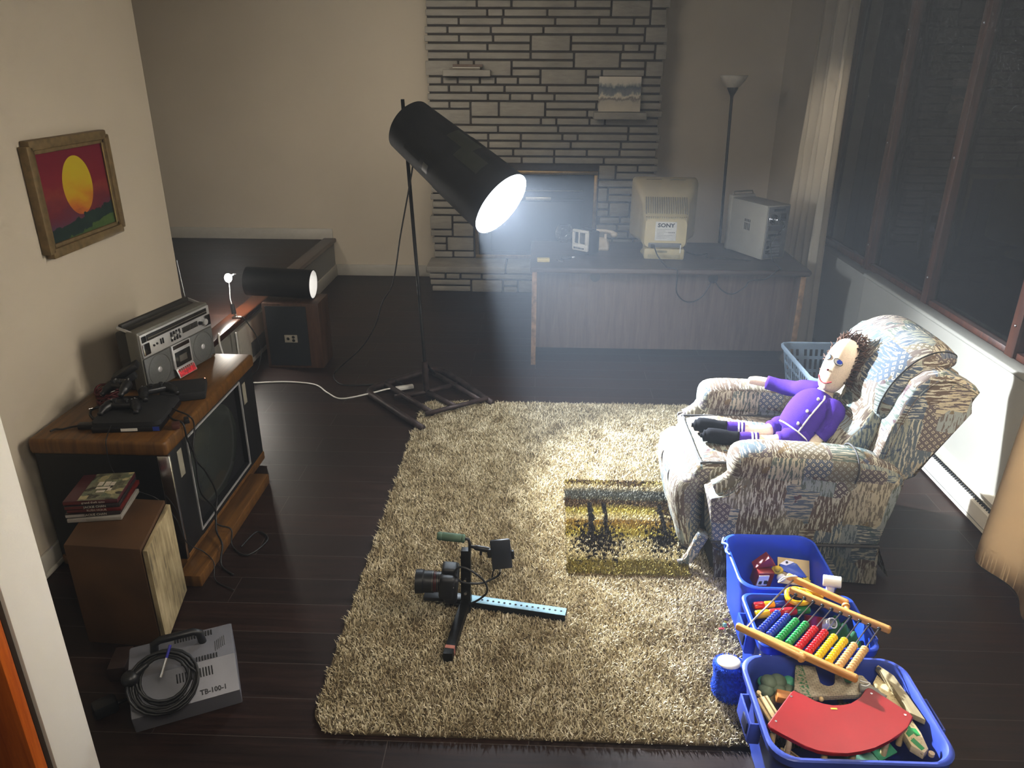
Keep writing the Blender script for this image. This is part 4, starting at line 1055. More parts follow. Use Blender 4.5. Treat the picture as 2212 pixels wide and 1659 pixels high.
for (cu, hw) in ((0.22, 0.022), (0.35, 0.018), (0.86, 0.02)):
    wv = t.math('ADD', cu, t.math('MULTIPLY', t.math('SUBTRACT', n2, 0.5), 0.06))
    m = t.math('MULTIPLY', t.math('LESS_THAN', t.math('ABSOLUTE', t.math('SUBTRACT', u, wv)), hw), t.math('MULTIPLY', t.math('GREATER_THAN', v_, 0.36), t.math('LESS_THAN', v_, 0.72)))
    c = t.mix(m, c, DK)
arch = t.math('MULTIPLY', t.math('GREATER_THAN', v_, 0.70), t.math('LESS_THAN', v_, 0.735))
c = t.mix(t.math('MULTIPLY', arch, 0.8), c, BR)
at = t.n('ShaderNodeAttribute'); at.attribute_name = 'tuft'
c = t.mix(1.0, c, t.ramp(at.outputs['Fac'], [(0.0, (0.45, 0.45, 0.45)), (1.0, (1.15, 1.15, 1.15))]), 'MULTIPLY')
t.set(Base_Color=c, Roughness=0.95); t.b.inputs['Specular IOR Level'].default_value = 0.1
sr = thing('picture_rug', 'small hooked rug with a woodland lake picture on the big rug before the recliner', 'rug', (0.415, 3.03, 0.012), -0.012)
MB().prism(rrect(0.52, 0.78, 0.02, 4), 'z', 0.0, 0.012, 0.003).build('backing', pm('rug_canvas', '#6d5a34', 0.9), sr)
sp = 0.0075
gx = np.arange(-0.255, 0.255, sp); gy = np.arange(-0.385, 0.385, sp)
pp = np.stack(np.meshgrid(gx, gy), -1).reshape(-1, 2) + rng.uniform(-sp * 0.4, sp * 0.4, (len(gx) * len(gy), 2))
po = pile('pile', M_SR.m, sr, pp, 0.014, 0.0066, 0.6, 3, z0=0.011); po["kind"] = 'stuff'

# ================================================================== BIG TUBE LAMP ON ITS STAND
M_IRON = pm('worn_black_iron', (0.022, 0.021, 0.02), 0.45, 0.6, 0.4, 14)
M_RUST = pm('rusty_iron', (0.055, 0.036, 0.033), 0.55, 0.4, 0.3, 16)
lm = thing('tube_spotlight', 'black tube spotlight shining down from a tall stand onto the recliner', 'spotlight', (-0.70, 4.5, 0))
P0, P1 = V((-0.737, 4.508, 1.675)), V((-0.199, 4.150, 1.300))
ax = (P1 - P0).normalized(); RA, RB = 0.152, 0.193
ec = V((0, 0, 2.0)) - (P0 + P1) / 2; ec = (ec - ax * ec.dot(ax)).normalized(); es = ax.cross(ec)
if es.z < 0: es = -es          # es: up in the picture
def trad(t_): return RA + (RB - RA) * t_
def tpt(t_, a, dr=0.0): return P0.lerp(P1, t_) + (ec * math.cos(a) + es * math.sin(a)) * (trad(t_) + dr)
NS = 72
ringo = lambda t_, dr: [tpt(t_, 2 * PI * i / NS, dr) for i in range(NS)]
MB().loft([ringo(0.0, 0), ringo(0.5, 0), ringo(0.5, 0.003), ringo(1.0, 0.0), ringo(1.0, -0.003), ringo(0.0, -0.003)], False, True).build('lamp_tube', M_TUBE, lm, 30, True)
MB().loft([ringo(0.02, -0.005), ringo(0.998, -0.005)], False).build('white_lining', M_TUBEIN, lm, 180, True)
MB().lathe([(0.0, -0.03), (RA * 0.55, -0.026), (RA * 0.9, -0.014), (RA, 0.0), (RA, 0.012), (0.0, 0.012)], P0, ax, 48).build('end_cap', M_TUBE, lm, 60, True)
def patch(mb, t0, t1, a0, a1, dr=0.0045):
    return mb.grid([[tpt(t0 + (t1 - t0) * j / 3, math.radians(a0 + (a1 - a0) * i / 8), dr) for i in range(9)] for j in range(4)])
M_TAPE = pm('dull_green_tape', '#2b2d26', 0.45, 0, 0.1)
for (t0, t1, a0, a1) in ((0.42, 0.66, 30, 62), (0.58, 0.82, 10, 38)):
    patch(MB(), t0, t1, a0, a1).build('tape_patch', M_TAPE, lm, 180, True)
patch(MB(), 0.18, 0.36, -42, -34).build('tape_patch', pm('glossy_black_tape', (0.03, 0.03, 0.032), 0.18), lm, 180, True)
patch(MB(), 0.40, 0.455, -52, -34, 0.006).build('tape_patch', pm('grey_tape', '#4c4d48', 0.4), lm, 180, True)
patch(MB(), 0.95, 0.998, 150, 166, -0.008).build('tape_patch', pm('inner_tape', '#55585c', 0.5), lm, 180, True)
LP = P1 - ax * 0.315
MB().sph(LP - ax * 0.03, (0.045, 0.045, 0.045)).build('bulb', emit('lamp_bulb_glow', (0.92, 0.96, 1.0), 25), lm, 180, True)
MB().cyl(LP - ax * 0.17, LP - ax * 0.07, 0.035, 0.03).build('bulb_socket', BLACK, lm, world=True)
MB().tube([LP - ax * 0.16, P0 + ax * 0.02], 0.012, 10).build('socket_arm', STEEL, lm, 180, True)
MB().tube([(-0.707, 4.522, 0.02), (-0.712, 4.518, 0.30), (-0.768, 4.500, 1.815)], 0.0105, 12).build('pole', M_IRON, lm, 180, True)
MB().cyl((-0.7065, 4.522, 0.03), (-0.7115, 4.52, 0.24), 0.019).build('pole_sleeve', M_RUST, lm, world=True)
MB().tube([(-0.708, 4.53, 0.235), (-0.70, 4.62, 0.16), (-0.69, 4.78, 0.05)], 0.008, 8).build('gusset', M_IRON, lm, 180, True)
MB().sph(tpt(0.02, math.radians(150), 0.012), 0.013, 14, 8).build('wing_nut', BLACK, lm, world=True)
bz = 0.024
U = [V((-0.655, 3.985, bz)), V((-1.03, 4.43, bz)), V((-1.075, 4.50, bz)), V((-1.07, 4.56, bz)), V((-1.03, 4.62, bz)), V((-0.76, 4.885, bz)), V((-0.70, 4.915, bz)), V((-0.64, 4.885, bz)), V((-0.58, 4.82, bz)), V((-0.27, 4.365, bz))]
MB().tube(U, 0.021, 12, smooth=3).build('base_loop', M_RUST, lm, 180, True)
for a, b in (((-1.0, 4.645), (-0.62, 4.16)), ((-0.705, 4.525), (-0.49, 4.26)), ((-0.735, 4.895), (-0.335, 4.35))):
    MB().tube([(*a, bz), (*b, bz + 0.02)], 0.017, 12).build('base_bar', M_RUST, lm, 180, True)
MB().tube([(-0.655, 4.13, bz + 0.028), (-0.30, 4.375, bz + 0.028)], 0.014, 10).build('base_bar', M_RUST, lm, 180, True)
MB().tube([(-0.90, 4.43, bz), (-0.705, 4.525, bz), (-0.52, 4.66, bz)], 0.017, 10).build('base_bar', M_RUST, lm, 180, True)
cd_ = MB().tube([(-0.72, 4.515, 1.50), (-0.735, 4.505, 1.42), (-0.76, 4.49, 1.30), (-0.82, 4.50, 1.05), (-0.89, 4.55, 0.75), (-0.965, 4.56, 0.62), (-1.03, 4.58, 0.45), (-1.15, 4.66, 0.27), (-1.32, 4.76, 0.10), (-1.39, 4.83, 0.02), (-1.37, 4.75, 0.008), (-1.29, 4.66, 0.006), (-1.14, 4.665, 0.006), (-1.04, 4.70, 0.006), (-0.98, 4.72, 0.03), (-0.93, 4.68, 0.03), (-0.86, 4.64, 0.012), (-0.815, 4.625, 0.012)], 0.0045, 8, smooth=8).build('cord', CABLE, lm, 180, True)
ex = thing('extension_cord', 'white extension cord running across the floor to the lamp stand', 'cord', (-0.83, 4.61, 0))
MB().tube([(-2.0, 4.73, 0.34), (-1.99, 4.71, 0.10), (-1.95, 4.68, 0.01), (-1.893, 4.665, 0.007), (-1.68, 4.691, 0.007), (-1.48, 4.651, 0.007), (-1.36, 4.52, 0.007), (-1.25, 4.43, 0.007), (-1.09, 4.453, 0.03), (-0.97, 4.545, 0.03), (-0.93, 4.575, 0.02)], 0.0055, 8, smooth=8).build('cord', WHITEP, ex, 180, True)
MB().box((-0.865, 4.605, 0.018), (0.12, 0.034, 0.026), (0, 0, 0.42), 0.006).build('socket_end', WHITEP, ex, world=True)
cable('charging_cable', [(-2.04, 4.55, 0.392), (-2.015, 4.50, 0.405), (-1.99, 4.44, 0.36), (-1.965, 4.42, 0.25), (-1.955, 4.42, 0.02)], 0.006, 'short white cable arching over the landing edge behind the boombox', 'cable', WHITEP)

# ================================================================== CAMERA RIG ON THE RUG
rg = thing('camera_rig', 'homemade shoulder rig with a black camera lying on the shag rug', 'camera rig', (-0.25, 2.40, 0.02))
M_RAIL = pm('blue_grey_painted_steel', '#86a5b2', 0.5, 0.3, 0.12, 20)
RZ = 0.026
ra, rb = V((-0.335, 2.455, RZ)), V((0.135, 2.372, RZ))
dr = (rb - ra).normalized(); ns = V((-dr.y, dr.x, 0)); aR = math.atan2(dr.y, dr.x)
mid = (ra + rb) / 2; L = (rb - ra).length
MB().box((mid.x, mid.y, RZ + 0.018), (L, 0.043, 0.003), (0, 0, aR), 0.001).build('perforated_rail', M_RAIL, rg, world=True)
MB().box(tuple(mid + ns * 0.02 + V((0, 0, 0.003))), (L, 0.003, 0.03), (0, 0, aR)).box(tuple(mid - ns * 0.02 + V((0, 0, 0.003))), (L, 0.003, 0.03), (0, 0, aR)).build('rail_flange', pm('dark_rail_side', '#22282b', 0.6, 0.3), rg, world=True)
v = MB()
for i in range(15):
    p = ra.lerp(rb, 0.30 + 0.66 * i / 14); v.cyl((p.x, p.y, RZ + 0.0192), (p.x, p.y, RZ + 0.0203), 0.0045, seg=10)
v.build('holes', BLACKM, rg, world=True)
MB().loft([[V((x_ + a * 0.017, y_, z_ + b * 0.017)) for a, b in ((-1, -1), (1, -1), (1, 1), (-1, 1))] for x_, y_, z_ in ((-0.296, 2.118, 0.038), (-0.272, 2.30, 0.045), (-0.252, 2.43, 0.055))]).build('shoulder_bar', M_IRON, rg, 30, True)
MB().box((-0.2915, 2.153, 0.0395), (0.0355, 0.016, 0.0355), (0.03, 0, -0.13), 0.001).build('pink_tape', pm('pink_tape', '#a86f62', 0.6), rg, world=True)
MB().prism([(2.385, 0.012), (2.42, 0.012), (2.47, 0.265), (2.432, 0.272)], 'x', -0.275, -0.237, 0.003).build('upright_plate', M_IRON, rg, world=True)
v = MB()
for (yy, zz, xx) in ((2.395, 0.108, -0.256), (2.41, 0.155, -0.258)): v.lathe([(0.0, 0.012), (0.006, 0.012), (0.007, 0.0)], (xx, yy, zz), (0, -1, 0.15), 10)
v.build('bolt', CHROME, rg, world=True)
MB().tube([(-0.243, 2.44, 0.20), (-0.240, 2.445, 0.30), (-0.245, 2.445, 0.318), (-0.262, 2.443, 0.322)], 0.006, 8).build('handle_rod', BLACK, rg, 180, True)
v = MB().lathe([(0.0, 0.0), (0.014, 0.0), (0.0165, 0.004), (0.0165, 0.012), (0.015, 0.014), (0.0165, 0.017), (0.0165, 0.085), (0.015, 0.088), (0.0165, 0.091), (0.0165, 0.10), (0.013, 0.107), (0.0, 0.107)], (-0.258, 2.443, 0.322), (-1, 0.0, 0.10), 20)
v.build('green_grip', pm('green_rubber_grip', '#4d6452', 0.7, 0, 0.1, 30), rg, 40, True)
MB().tube([(-0.236, 2.44, 0.290), (-0.215, 2.435, 0.288), (-0.165, 2.43, 0.282)], [0.006, 0.011, 0.011], 10, smooth=3).cyl((-0.195, 2.43, 0.286), (-0.197, 2.425, 0.262), 0.005).build('ball_arm', BLACK, rg, 60, True)
MB().box((-0.118, 2.42, 0.272), (0.078, 0.014, 0.118), (-0.25, -0.09, 0.08), 0.006).build('monitor', pm('slate_monitor_back', '#2f3238', 0.35), rg, world=True)
MB().box((-0.164, 2.425, 0.272), (0.016, 0.02, 0.035), (-0.2, -0.09, 0.08), 0.004).build('monitor_clamp', BLACK, rg, world=True)
MB().box((-0.074, 2.425, 0.268), (0.012, 0.02, 0.034), (-0.2, -0.09, 0.08), 0.004).build('monitor_clamp', BLACK, rg, world=True)
MB().tube([(-0.122, 2.415, 0.212), (-0.125, 2.41, 0.185), (-0.15, 2.405, 0.168), (-0.20, 2.39, 0.155), (-0.27, 2.385, 0.165), (-0.295, 2.39, 0.20), (-0.275, 2.395, 0.225), (-0.235, 2.39, 0.215), (-0.185, 2.385, 0.175), (-0.17, 2.38, 0.13), (-0.195, 2.385, 0.09), (-0.245, 2.39, 0.055), (-0.30, 2.40, 0.045)], 0.0042, 8, smooth=8).build('video_cable', CABLE, rg, 180, True)
MB().tube([(-0.14, 2.415, 0.212), (-0.15, 2.41, 0.195), (-0.152, 2.405, 0.175)], 0.003, 8, smooth=5).build('video_cable', CABLE, rg, 180, True)
MB().cyl((-0.121, 2.415, 0.215), (-0.123, 2.412, 0.190), 0.006, 0.004).build('cable_plug', STEEL, rg, world=True)
# the camera: lens points left
MB().box((-0.312, 2.425, 0.128), (0.052, 0.125, 0.115), (0, 0.10, 0.05), 0.012, 3).box((-0.325, 2.375, 0.145), (0.06, 0.04, 0.10), (0, 0.10, 0.05), 0.014, 3).box((-0.318, 2.43, 0.192), (0.06, 0.06, 0.03), (0, 0.1, 0.05), 0.010, 3).build('camera_body', pm('camera_rubber', (0.013, 0.013, 0.014), 0.55), rg, world=True)
lx = V((-0.335, 2.43, 0.128)); ld = V((-1, -0.03, 0.02)).normalized()
MB().lathe([(0.0, 0.0), (0.036, 0.0), (0.036, 0.015), (0.040, 0.018), (0.040, 0.045), (0.043, 0.048), (0.043, 0.085), (0.047, 0.09), (0.047, 0.118), (0.042, 0.118), (0.036, 0.108), (0.0, 0.104)], lx, ld, 32).build('lens', BLACK, rg, 30, True)
v = MB()
for hpos, r in ((0.022, 0.0405), (0.030, 0.0405), (0.050, 0.0435)):
    v.lathe([(r - 0.002, hpos), (r, hpos + 0.0004), (r, hpos + 0.0016), (r - 0.002, hpos + 0.002)], lx, ld, 32, False)
v.build('lens_ring', pm('lens_ring_metal', '#8d837a', 0.3, 0.8), rg, world=True)
v = MB()
for hpos in (0.038, 0.044): v.lathe([(0.0405, hpos), (0.0412, hpos + 0.0006), (0.0412, hpos + 0.0012), (0.0405, hpos + 0.0018)], lx, ld, 32, False)
v.build('red_ring', pm('lens_red', '#7a2a22', 0.4), rg, world=True)
MB().cyl((-0.303, 2.362, 0.155), (-0.303, 2.3595, 0.155), 0.006).build('mark', WHITEP, rg, world=True)
MB().box((-0.35, 2.43, 0.055), (0.15, 0.04, 0.016), (0, 0, -0.05), 0.003).build('base_plate', BLACK, rg, world=True)

# tiny toy figure on the rug
tf = thing('toy_figure', 'tiny green and red toy figure standing on the rug beside the blue bins', 'figurine', (0.738, 2.335, 0.022))
MB().box((0, 0, 0.012), (0.014, 0.008, 0.018), (0, 0, 0.3), 0.002).build('body', pm('toy_teal', '#7fb3a4', 0.4), tf)
MB().sph((0.004, 0, 0.029), (0.007, 0.006, 0.008)).build('head', pm('toy_yellow', '#d8c05a', 0.4), tf)
MB().box((0.002, 0, 0.037), (0.02, 0.012, 0.004), (0, 0.3, 0.2), 0.001).build('hat', pm('toy_brown', '#3a2014', 0.5), tf)
MB().tube([(0.008, 0, 0.02), (0.015, -0.002, 0.012), (0.017, -0.002, 0.004)], 0.003, 8).build('red_cape', pm('toy_red', '#a83840', 0.4), tf)
MB().box((-0.014, -0.012, 0.004), (0.022, 0.008, 0.005), (0, 0, 0.1), 0.002).build('red_leg', pm('toy_red', '#a83840', 0.4), tf)
# ================================================================== RECLINER
def m_fabric():
    t = NT('tapestry_upholstery')
    uv = t.co('UV', (1, 1, 1), (0.13, 0.27, 0))
    wob = t.noise(uv, 9, 2)
    cell_v = t.n('ShaderNodeMapping'); t.l(uv, cell_v.inputs[0]); cell_v.inputs['Scale'].default_value = (8.5, 6.5, 1); cell_v.inputs['Rotation'].default_value = (0, 0, 0.12)
    vo = t.n('ShaderNodeTexVoronoi', distance='CHEBYCHEV'); vo.inputs['Scale'].default_value = 1.0; vo.inputs['Randomness'].default_value = 0.85
    t.l(cell_v.outputs[0], vo.inputs['Vector'])
    r, g, b = t.sep(vo.outputs['Color'])
    # streaky warp inside every patch
    sv = t.n('ShaderNodeMapping'); t.l(uv, sv.inputs[0]); sv.inputs['Scale'].default_value = (115, 17, 1)
    s1_ = t.noise(sv.outputs[0], 1.0, 4, 0.65).outputs[0]
    hv = t.n('ShaderNodeMapping'); t.l(uv, hv.inputs[0]); hv.inputs['Scale'].default_value = (16, 120, 1)
    s2_ = t.noise(hv.outputs[0], 1.0, 3, 0.6).outputs[0]
    st = t.mix(t.math('GREATER_THAN', b, 0.72), s1_, s2_)
    ck = t.n('ShaderNodeMapping'); t.l(uv, ck.inputs[0]); ck.inputs['Scale'].default_value = (46, 46, 1); ck.inputs['Rotation'].default_value = (0, 0, PI / 4)
    wv = t.n('ShaderNodeTexVoronoi', distance='CHEBYCHEV'); wv.inputs['Scale'].default_value = 1.0; wv.inputs['Randomness'].default_value = 0.0
    t.l(ck.outputs[0], wv.inputs['Vector'])
    ring = t.math('PINGPONG', t.math('MULTIPLY', wv.outputs['Distance'], 2.6), 0.5)
    lat = t.math('MULTIPLY_ADD', ring, 1.6, 0.05)
    st = t.mix(t.math('MULTIPLY', t.math('GREATER_THAN', g, 0.76), t.math('LESS_THAN', b, 0.72)), st, lat)
    thr = t.math('GREATER_THAN', t.math('ADD', st, t.math('MULTIPLY', t.math('SUBTRACT', r, 0.5), 0.08)), 0.505)
    lightc = t.ramp(r, [(0.0, srgb('#cbc6b4')), (0.3, srgb('#b5ad99')), (0.5, srgb('#a3a596')), (0.7, srgb('#c4baa2')), (0.88, srgb('#9ba3a2'))], 'CONSTANT')
    darkc = t.ramp(g, [(0.0, srgb('#6d5f54')), (0.2, srgb('#66717a')), (0.4, srgb('#756b66')), (0.55, srgb('#69716a')), (0.68, srgb('#80786a')), (0.8, srgb('#5c6878')), (0.9, srgb('#6b6264'))], 'CONSTANT')
    c = t.mix(thr, darkc, lightc)
    # larger accents: slate blue, wine, tan
    a1 = t.noise(uv, 8.5, 3, 0.6, 0.8).outputs[0]
    c = t.mix(t.math('MULTIPLY', t.math('GREATER_THAN', a1, 0.63), 0.75), c, t.ramp(b, [(0.0, srgb('#3f5270')), (0.35, srgb('#7e6a4a')), (0.6, srgb('#5d3c42')), (0.8, srgb('#4d6468'))], 'CONSTANT'))
    rib = t.n('ShaderNodeTexWave', wave_type='BANDS', bands_direction='X'); rib.inputs['Scale'].default_value = 95; rib.inputs['Distortion'].default_value = 1.0; t.l(uv, rib.inputs['Vector'])
    c = t.mix(0.35, c, t.ramp(rib.outputs['Fac'], [(0.0, (0.45, 0.45, 0.45)), (1.0, (1.2, 1.2, 1.2))]), 'MULTIPLY')
    c = t.mix(1.0, c, (0.76, 0.76, 0.76), 'MULTIPLY')
    t.set(Base_Color=c, Roughness=0.9)
    t.b.inputs['Specular IOR Level'].default_value = 0.15
    t.bump(t.math('ADD', t.math('MULTIPLY', rib.outputs['Fac'], 0.5), t.math('MULTIPLY', thr, 0.4)), 0.3, 0.002)
    return t.m
M_FAB = m_fabric()
M_PIPE = pm('dark_piping', '#3c3a3a', 0.8)
def subd(o, lv=2):
    m = o.modifiers.new('soft', 'SUBSURF'); m.levels = lv; m.render_levels = lv
    return o
ch = thing('recliner', 'reclining armchair in patchwork tapestry fabric at the right of the rug', 'armchair', (1.10, 3.06, 0.0))
YN, YF = 2.655, 3.465          # near and far outer sides
BEND = 0.09
def side(y0, y1, name):
    prof = [(0.735, 0.185), (0.725, 0.30), (0.712, 0.385), (0.735, 0.402), (0.775, 0.412), (0.815, 0.445), (0.84, 0.50), (0.86, 0.545), (1.38, 0.53), (1.44, 0.50), (1.462, 0.45), (1.44, 0.36), (1.418, 0.185)]
    return MB().prism(prof, 'y', y0, y1, 0.016, 3).build(name, M_FAB, ch, 50, True)
side(YN, YN + 0.15, 'side_panel'); side(YF - 0.15, YF, 'side_panel')
# piping line on the scoop and seam above the skirt
for (y, sg) in ((YN - 0.002, 1), (YF + 0.002, -1)):
    MB().tube([(0.728, y, 0.36), (0.718, y, 0.392), (0.745, y, 0.40), (0.785, y, 0.415), (0.83, y, 0.46)], 0.006, 8, smooth=5).build('piping', M_FAB, ch, 180, True)
    MB().tube([(0.735, y, 0.19), (1.0, y, 0.188), (1.418, y, 0.186)], 0.006, 8).build('skirt_seam', M_PIPE, ch, 180, True)
# padded arms: soft rolls
def arm(yc):
    rings = []
    xs = [(0.785, 0.20, 0.515), (0.79, 0.62, 0.53), (0.81, 0.90, 0.54), (0.86, 1.0, 0.548), (1.0, 1.0, 0.545), (1.2, 0.98, 0.537), (1.34, 0.95, 0.522), (1.425, 0.84, 0.495), (1.475, 0.60, 0.465), (1.49, 0.2, 0.455)]
    for x, k, zc in xs:
        ring = []
        for i in range(20):
            a = 2 * PI * i / 20
            ca, sa = math.cos(a), math.sin(a)
            yy = 0.088 * k * (abs(ca) ** 0.75) * (1 if ca > 0 else -1)
            zz = (0.062 if sa > 0 else 0.10) * k * (abs(sa) ** 0.8) * (1 if sa > 0 else -1)
            ring.append(V((x, yc + yy, zc + zz)))
        rings.append(ring)
    o = MB().loft(rings).build('arm', M_FAB, ch, 180, True)
    return subd(o, 1)
arm(YN + 0.078); arm(YF - 0.078)
for yc in (YN + 0.078, YF - 0.078):
    MB().tube([(1.27, yc + 0.092 * math.cos(a), 0.535 + (0.066 if math.sin(a) > 0 else 0.10) * math.sin(a)) for a in [PI * i / 12 - 0.4 for i in range(17)]], 0.004, 6).build('arm_seam', M_PIPE, ch, 180, True)
# front scroll pads of the arms
for yc in (YN + 0.06, YF - 0.06):
    MB().tube([(0.735, yc, 0.41), (0.765, yc, 0.425), (0.80, yc, 0.45), (0.822, yc, 0.48)], [0.034, 0.036, 0.038, 0.04], 14, smooth=4).build('scroll_pad', M_FAB, ch, 180, True)
# skirts
def skirt(pts_top, pts_bot, name='skirt'):
    n = 14; rows = []
    for j in range(6):
        tt = j / 5; row = []
        for i in range(n + 1):
            s = i / n; a = V(pts_top[0]).lerp(V(pts_top[1]), s); b = V(pts_bot[0]).lerp(V(pts_bot[1]), s)
            p = a.lerp(b, tt); nrm = V((0, 0, 1)).cross(b - V(pts_bot[0]) if i else V(pts_bot[1]) - V(pts_bot[0])).normalized()
            row.append(p + nrm * (0.006 * math.sin(s * 11) * tt))
        rows.append(row)
    mb = MB().grid(rows); bmesh.ops.solidify(mb.bm, geom=mb.bm.faces[:], thickness=0.008)
    return mb.build(name, M_FAB, ch, 60, True)
skirt([(0.742, YN + 0.004, 0.188), (1.418, YN + 0.004, 0.188)], [(0.762, YN - 0.012, 0.022), (1.43, YN - 0.012, 0.012)])
skirt([(0.742, YF - 0.004, 0.188), (1.418, YF - 0.004, 0.188)], [(0.762, YF + 0.012, 0.022), (1.43, YF + 0.012, 0.012)])
skirt([(1.42, YN + 0.02, 0.188), (1.42, YF - 0.02, 0.188)], [(1.50, YN + 0.03, 0.012), (1.50, YF - 0.03, 0.012)])
MB().tube([(0.715, YN + 0.05, 0.20), (0.69, YN + 0.06, 0.12), (0.665, YN + 0.065, 0.06), (0.625, YN + 0.07, 0.035)], [0.026, 0.024, 0.022, 0.012], 12, smooth=5).xf(Matrix.Identity(4)).build('front_flap', M_FAB, ch, 180, True)
MB().bx(0.76, 1.40, YN + 0.05, YF - 0.05, 0.03, 0.30).build('base_frame', pm('dark_frame_cloth', '#2a2520', 0.9), ch, world=True)
# seat cushion and puffed footrest front
SY0, SY1 = YN + 0.155, YF - 0.155
sc = MB(); rings = []
for (x, zt, zb, kk) in ((0.665, 0.40, 0.34, 0.96), (0.685, 0.445, 0.30, 0.99), (0.73, 0.468, 0.28, 1.0), (0.90, 0.478, 0.28, 1.0), (1.10, 0.472, 0.28, 1.0), (1.30, 0.455, 0.28, 1.0)):
    cy = (SY0 + SY1) / 2; hw = (SY1 - SY0) / 2 * kk
    rings.append([V((x, cy + a * hw, (zt + zb) / 2 + b * (zt - zb) / 2 + (0.012 * (1 - a * a) if b > 0 else 0))) for a, b in [(-1, -1), (-1, 0), (-0.97, 0.9), (-0.85, 1), (-0.4, 1), (0, 1), (0.4, 1), (0.85, 1), (0.97, 0.9), (1, 0), (1, -1), (0, -1)]])
subd(sc.loft(rings).build('seat_cushion', M_FAB, ch, 180, True), 2)
MB().tube([(1.15, SY0 + 0.02, 0.468), (0.74, SY0 + 0.02, 0.466), (0.705, SY0 + 0.035, 0.462), (0.70, (SY0 + SY1) / 2, 0.467), (0.705, SY1 - 0.035, 0.462), (0.74, SY1 - 0.02, 0.466), (1.15, SY1 - 0.02, 0.468)], 0.005, 8, smooth=5).build('seat_piping', M_PIPE, ch, 180, True)
fr_ = MB(); rings = []
for (z, xf, xb) in ((0.035, 0.668, 0.74), (0.06, 0.650, 0.76), (0.13, 0.634, 0.76), (0.20, 0.618, 0.76), (0.27, 0.603, 0.76), (0.34, 0.598, 0.76), (0.385, 0.615, 0.75), (0.41, 0.66, 0.74)):
    ring = []
    for i in range(17):
        s = i / 16; yy = SY0 - 0.02 + (SY1 - SY0 + 0.04) * s
        puff = 0.010 * abs(math.sin(s * PI * 3)) - 0.018 * (1 - min(1, min(s, 1 - s) * 7))
        ring.append(V((xf - puff, yy, z)))
    ring.append(V((xb, SY1 + 0.02, z))); ring.append(V((xb, SY0 - 0.02, z)))
    rings.append(ring)
subd(fr_.loft(rings).build('footrest', M_FAB, ch, 180, True), 1)
for k in (1, 2):
    yy = SY0 - 0.02 + (SY1 - SY0 + 0.04) * k / 3
    MB().tube([(0.662, yy, 0.405), (0.601, yy, 0.345), (0.606, yy, 0.27), (0.637, yy, 0.13), (0.655, yy, 0.05)], 0.004, 6, smooth=4).build('channel_seam', M_PIPE, ch, 180, True)
# back: shell wings, inner cushion and the draped head pillow
def soft_panel(poly, y0, y1, name, bev=0.03):
    o = MB().prism(poly, 'y', y0, y1, bev, 4).build(name, M_FAB, ch, 60, True)
    return o
wing = [(1.345, 0.500), (1.375, 0.60), (1.395, 0.70), (1.42, 0.80), (1.455, 0.875), (1.50, 0.915), (1.56, 0.928), (1.62, 0.905), (1.685, 0.872), (1.705, 0.848), (1.69, 0.818), (1.66, 0.78), (1.535, 0.475), (1.49, 0.455), (1.40, 0.465)]
soft_panel(wing, YN + 0.055, YN + 0.175, 'wing', 0.026)
soft_panel(wing, YF - 0.175, YF - 0.055, 'wing', 0.026)
for y in (YN + 0.053, YF - 0.053):
    MB().tube([(1.385, y, 0.515), (1.405, y, 0.62), (1.43, y, 0.73), (1.465, y, 0.825), (1.51, y, 0.885), (1.565, y, 0.902), (1.64, y, 0.875), (1.685, y, 0.85)], 0.0045, 8, smooth=5).build('wing_piping', M_FAB, ch, 180, True)
MB().prism([(1.42, 0.45), (1.53, 0.46), (1.68, 0.82), (1.66, 0.89), (1.56, 0.90), (1.46, 0.75)], 'y', YN + 0.15, YF - 0.15, 0.02, 3).build('back_shell', M_FAB, ch, 50, True)
cy = (YN + YF) / 2
def pillow(rows, name, hw, lv=2, pw=0.55):
    rings = []
    for (x, z, tx, tz, dep, k) in rows:   # centre, front normal, depth, width factor
        nrm = V((tx, 0, tz)).normalized(); ring = []
        for i in range(24):
            a = 2 * PI * i / 24; ca, sa = math.cos(a), math.sin(a)
            yy = hw * k * (abs(ca) ** pw) * (1 if ca > 0 else -1)
            dd = dep * (abs(sa) ** 0.7) * (1 if sa > 0 else -0.8)
            ring.append(V((x, cy + yy, z)) + nrm * dd)
        rings.append(ring)
    return subd(MB().loft(rings).build(name, M_FAB, ch, 180, True), lv)
pillow([(1.30, 0.43, -1, 0.35, 0.05, 0.80), (1.305, 0.46, -1, 0.35, 0.10, 0.95), (1.325, 0.52, -1, 0.4, 0.115, 1.0), (1.355, 0.58, -1, 0.45, 0.10, 1.0), (1.375, 0.62, -1, 0.45, 0.08, 0.99), (1.40, 0.67, -1, 0.45, 0.085, 0.97), (1.43, 0.74, -1, 0.45, 0.08, 0.9), (1.45, 0.80, -1, 0.45, 0.05, 0.7)], 'back_cushion', 0.262)
HEADP = [(1.405, 0.665, -1, 0.55, 0.03, 0.80), (1.41, 0.69, -1, 0.5, 0.075, 0.97), (1.435, 0.75, -1, 0.5, 0.108, 1.0), (1.475, 0.83, -1, 0.55, 0.118, 1.0), (1.53, 0.90, -0.8, 0.8, 0.105, 0.97), (1.585, 0.935, -0.4, 1.0, 0.075, 0.92), (1.64, 0.935, 0.2, 1.0, 0.05, 0.86), (1.665, 0.91, 0.8, 0.6, 0.02, 0.7)]
HPO = pillow(HEADP, 'head_pillow', 0.29)
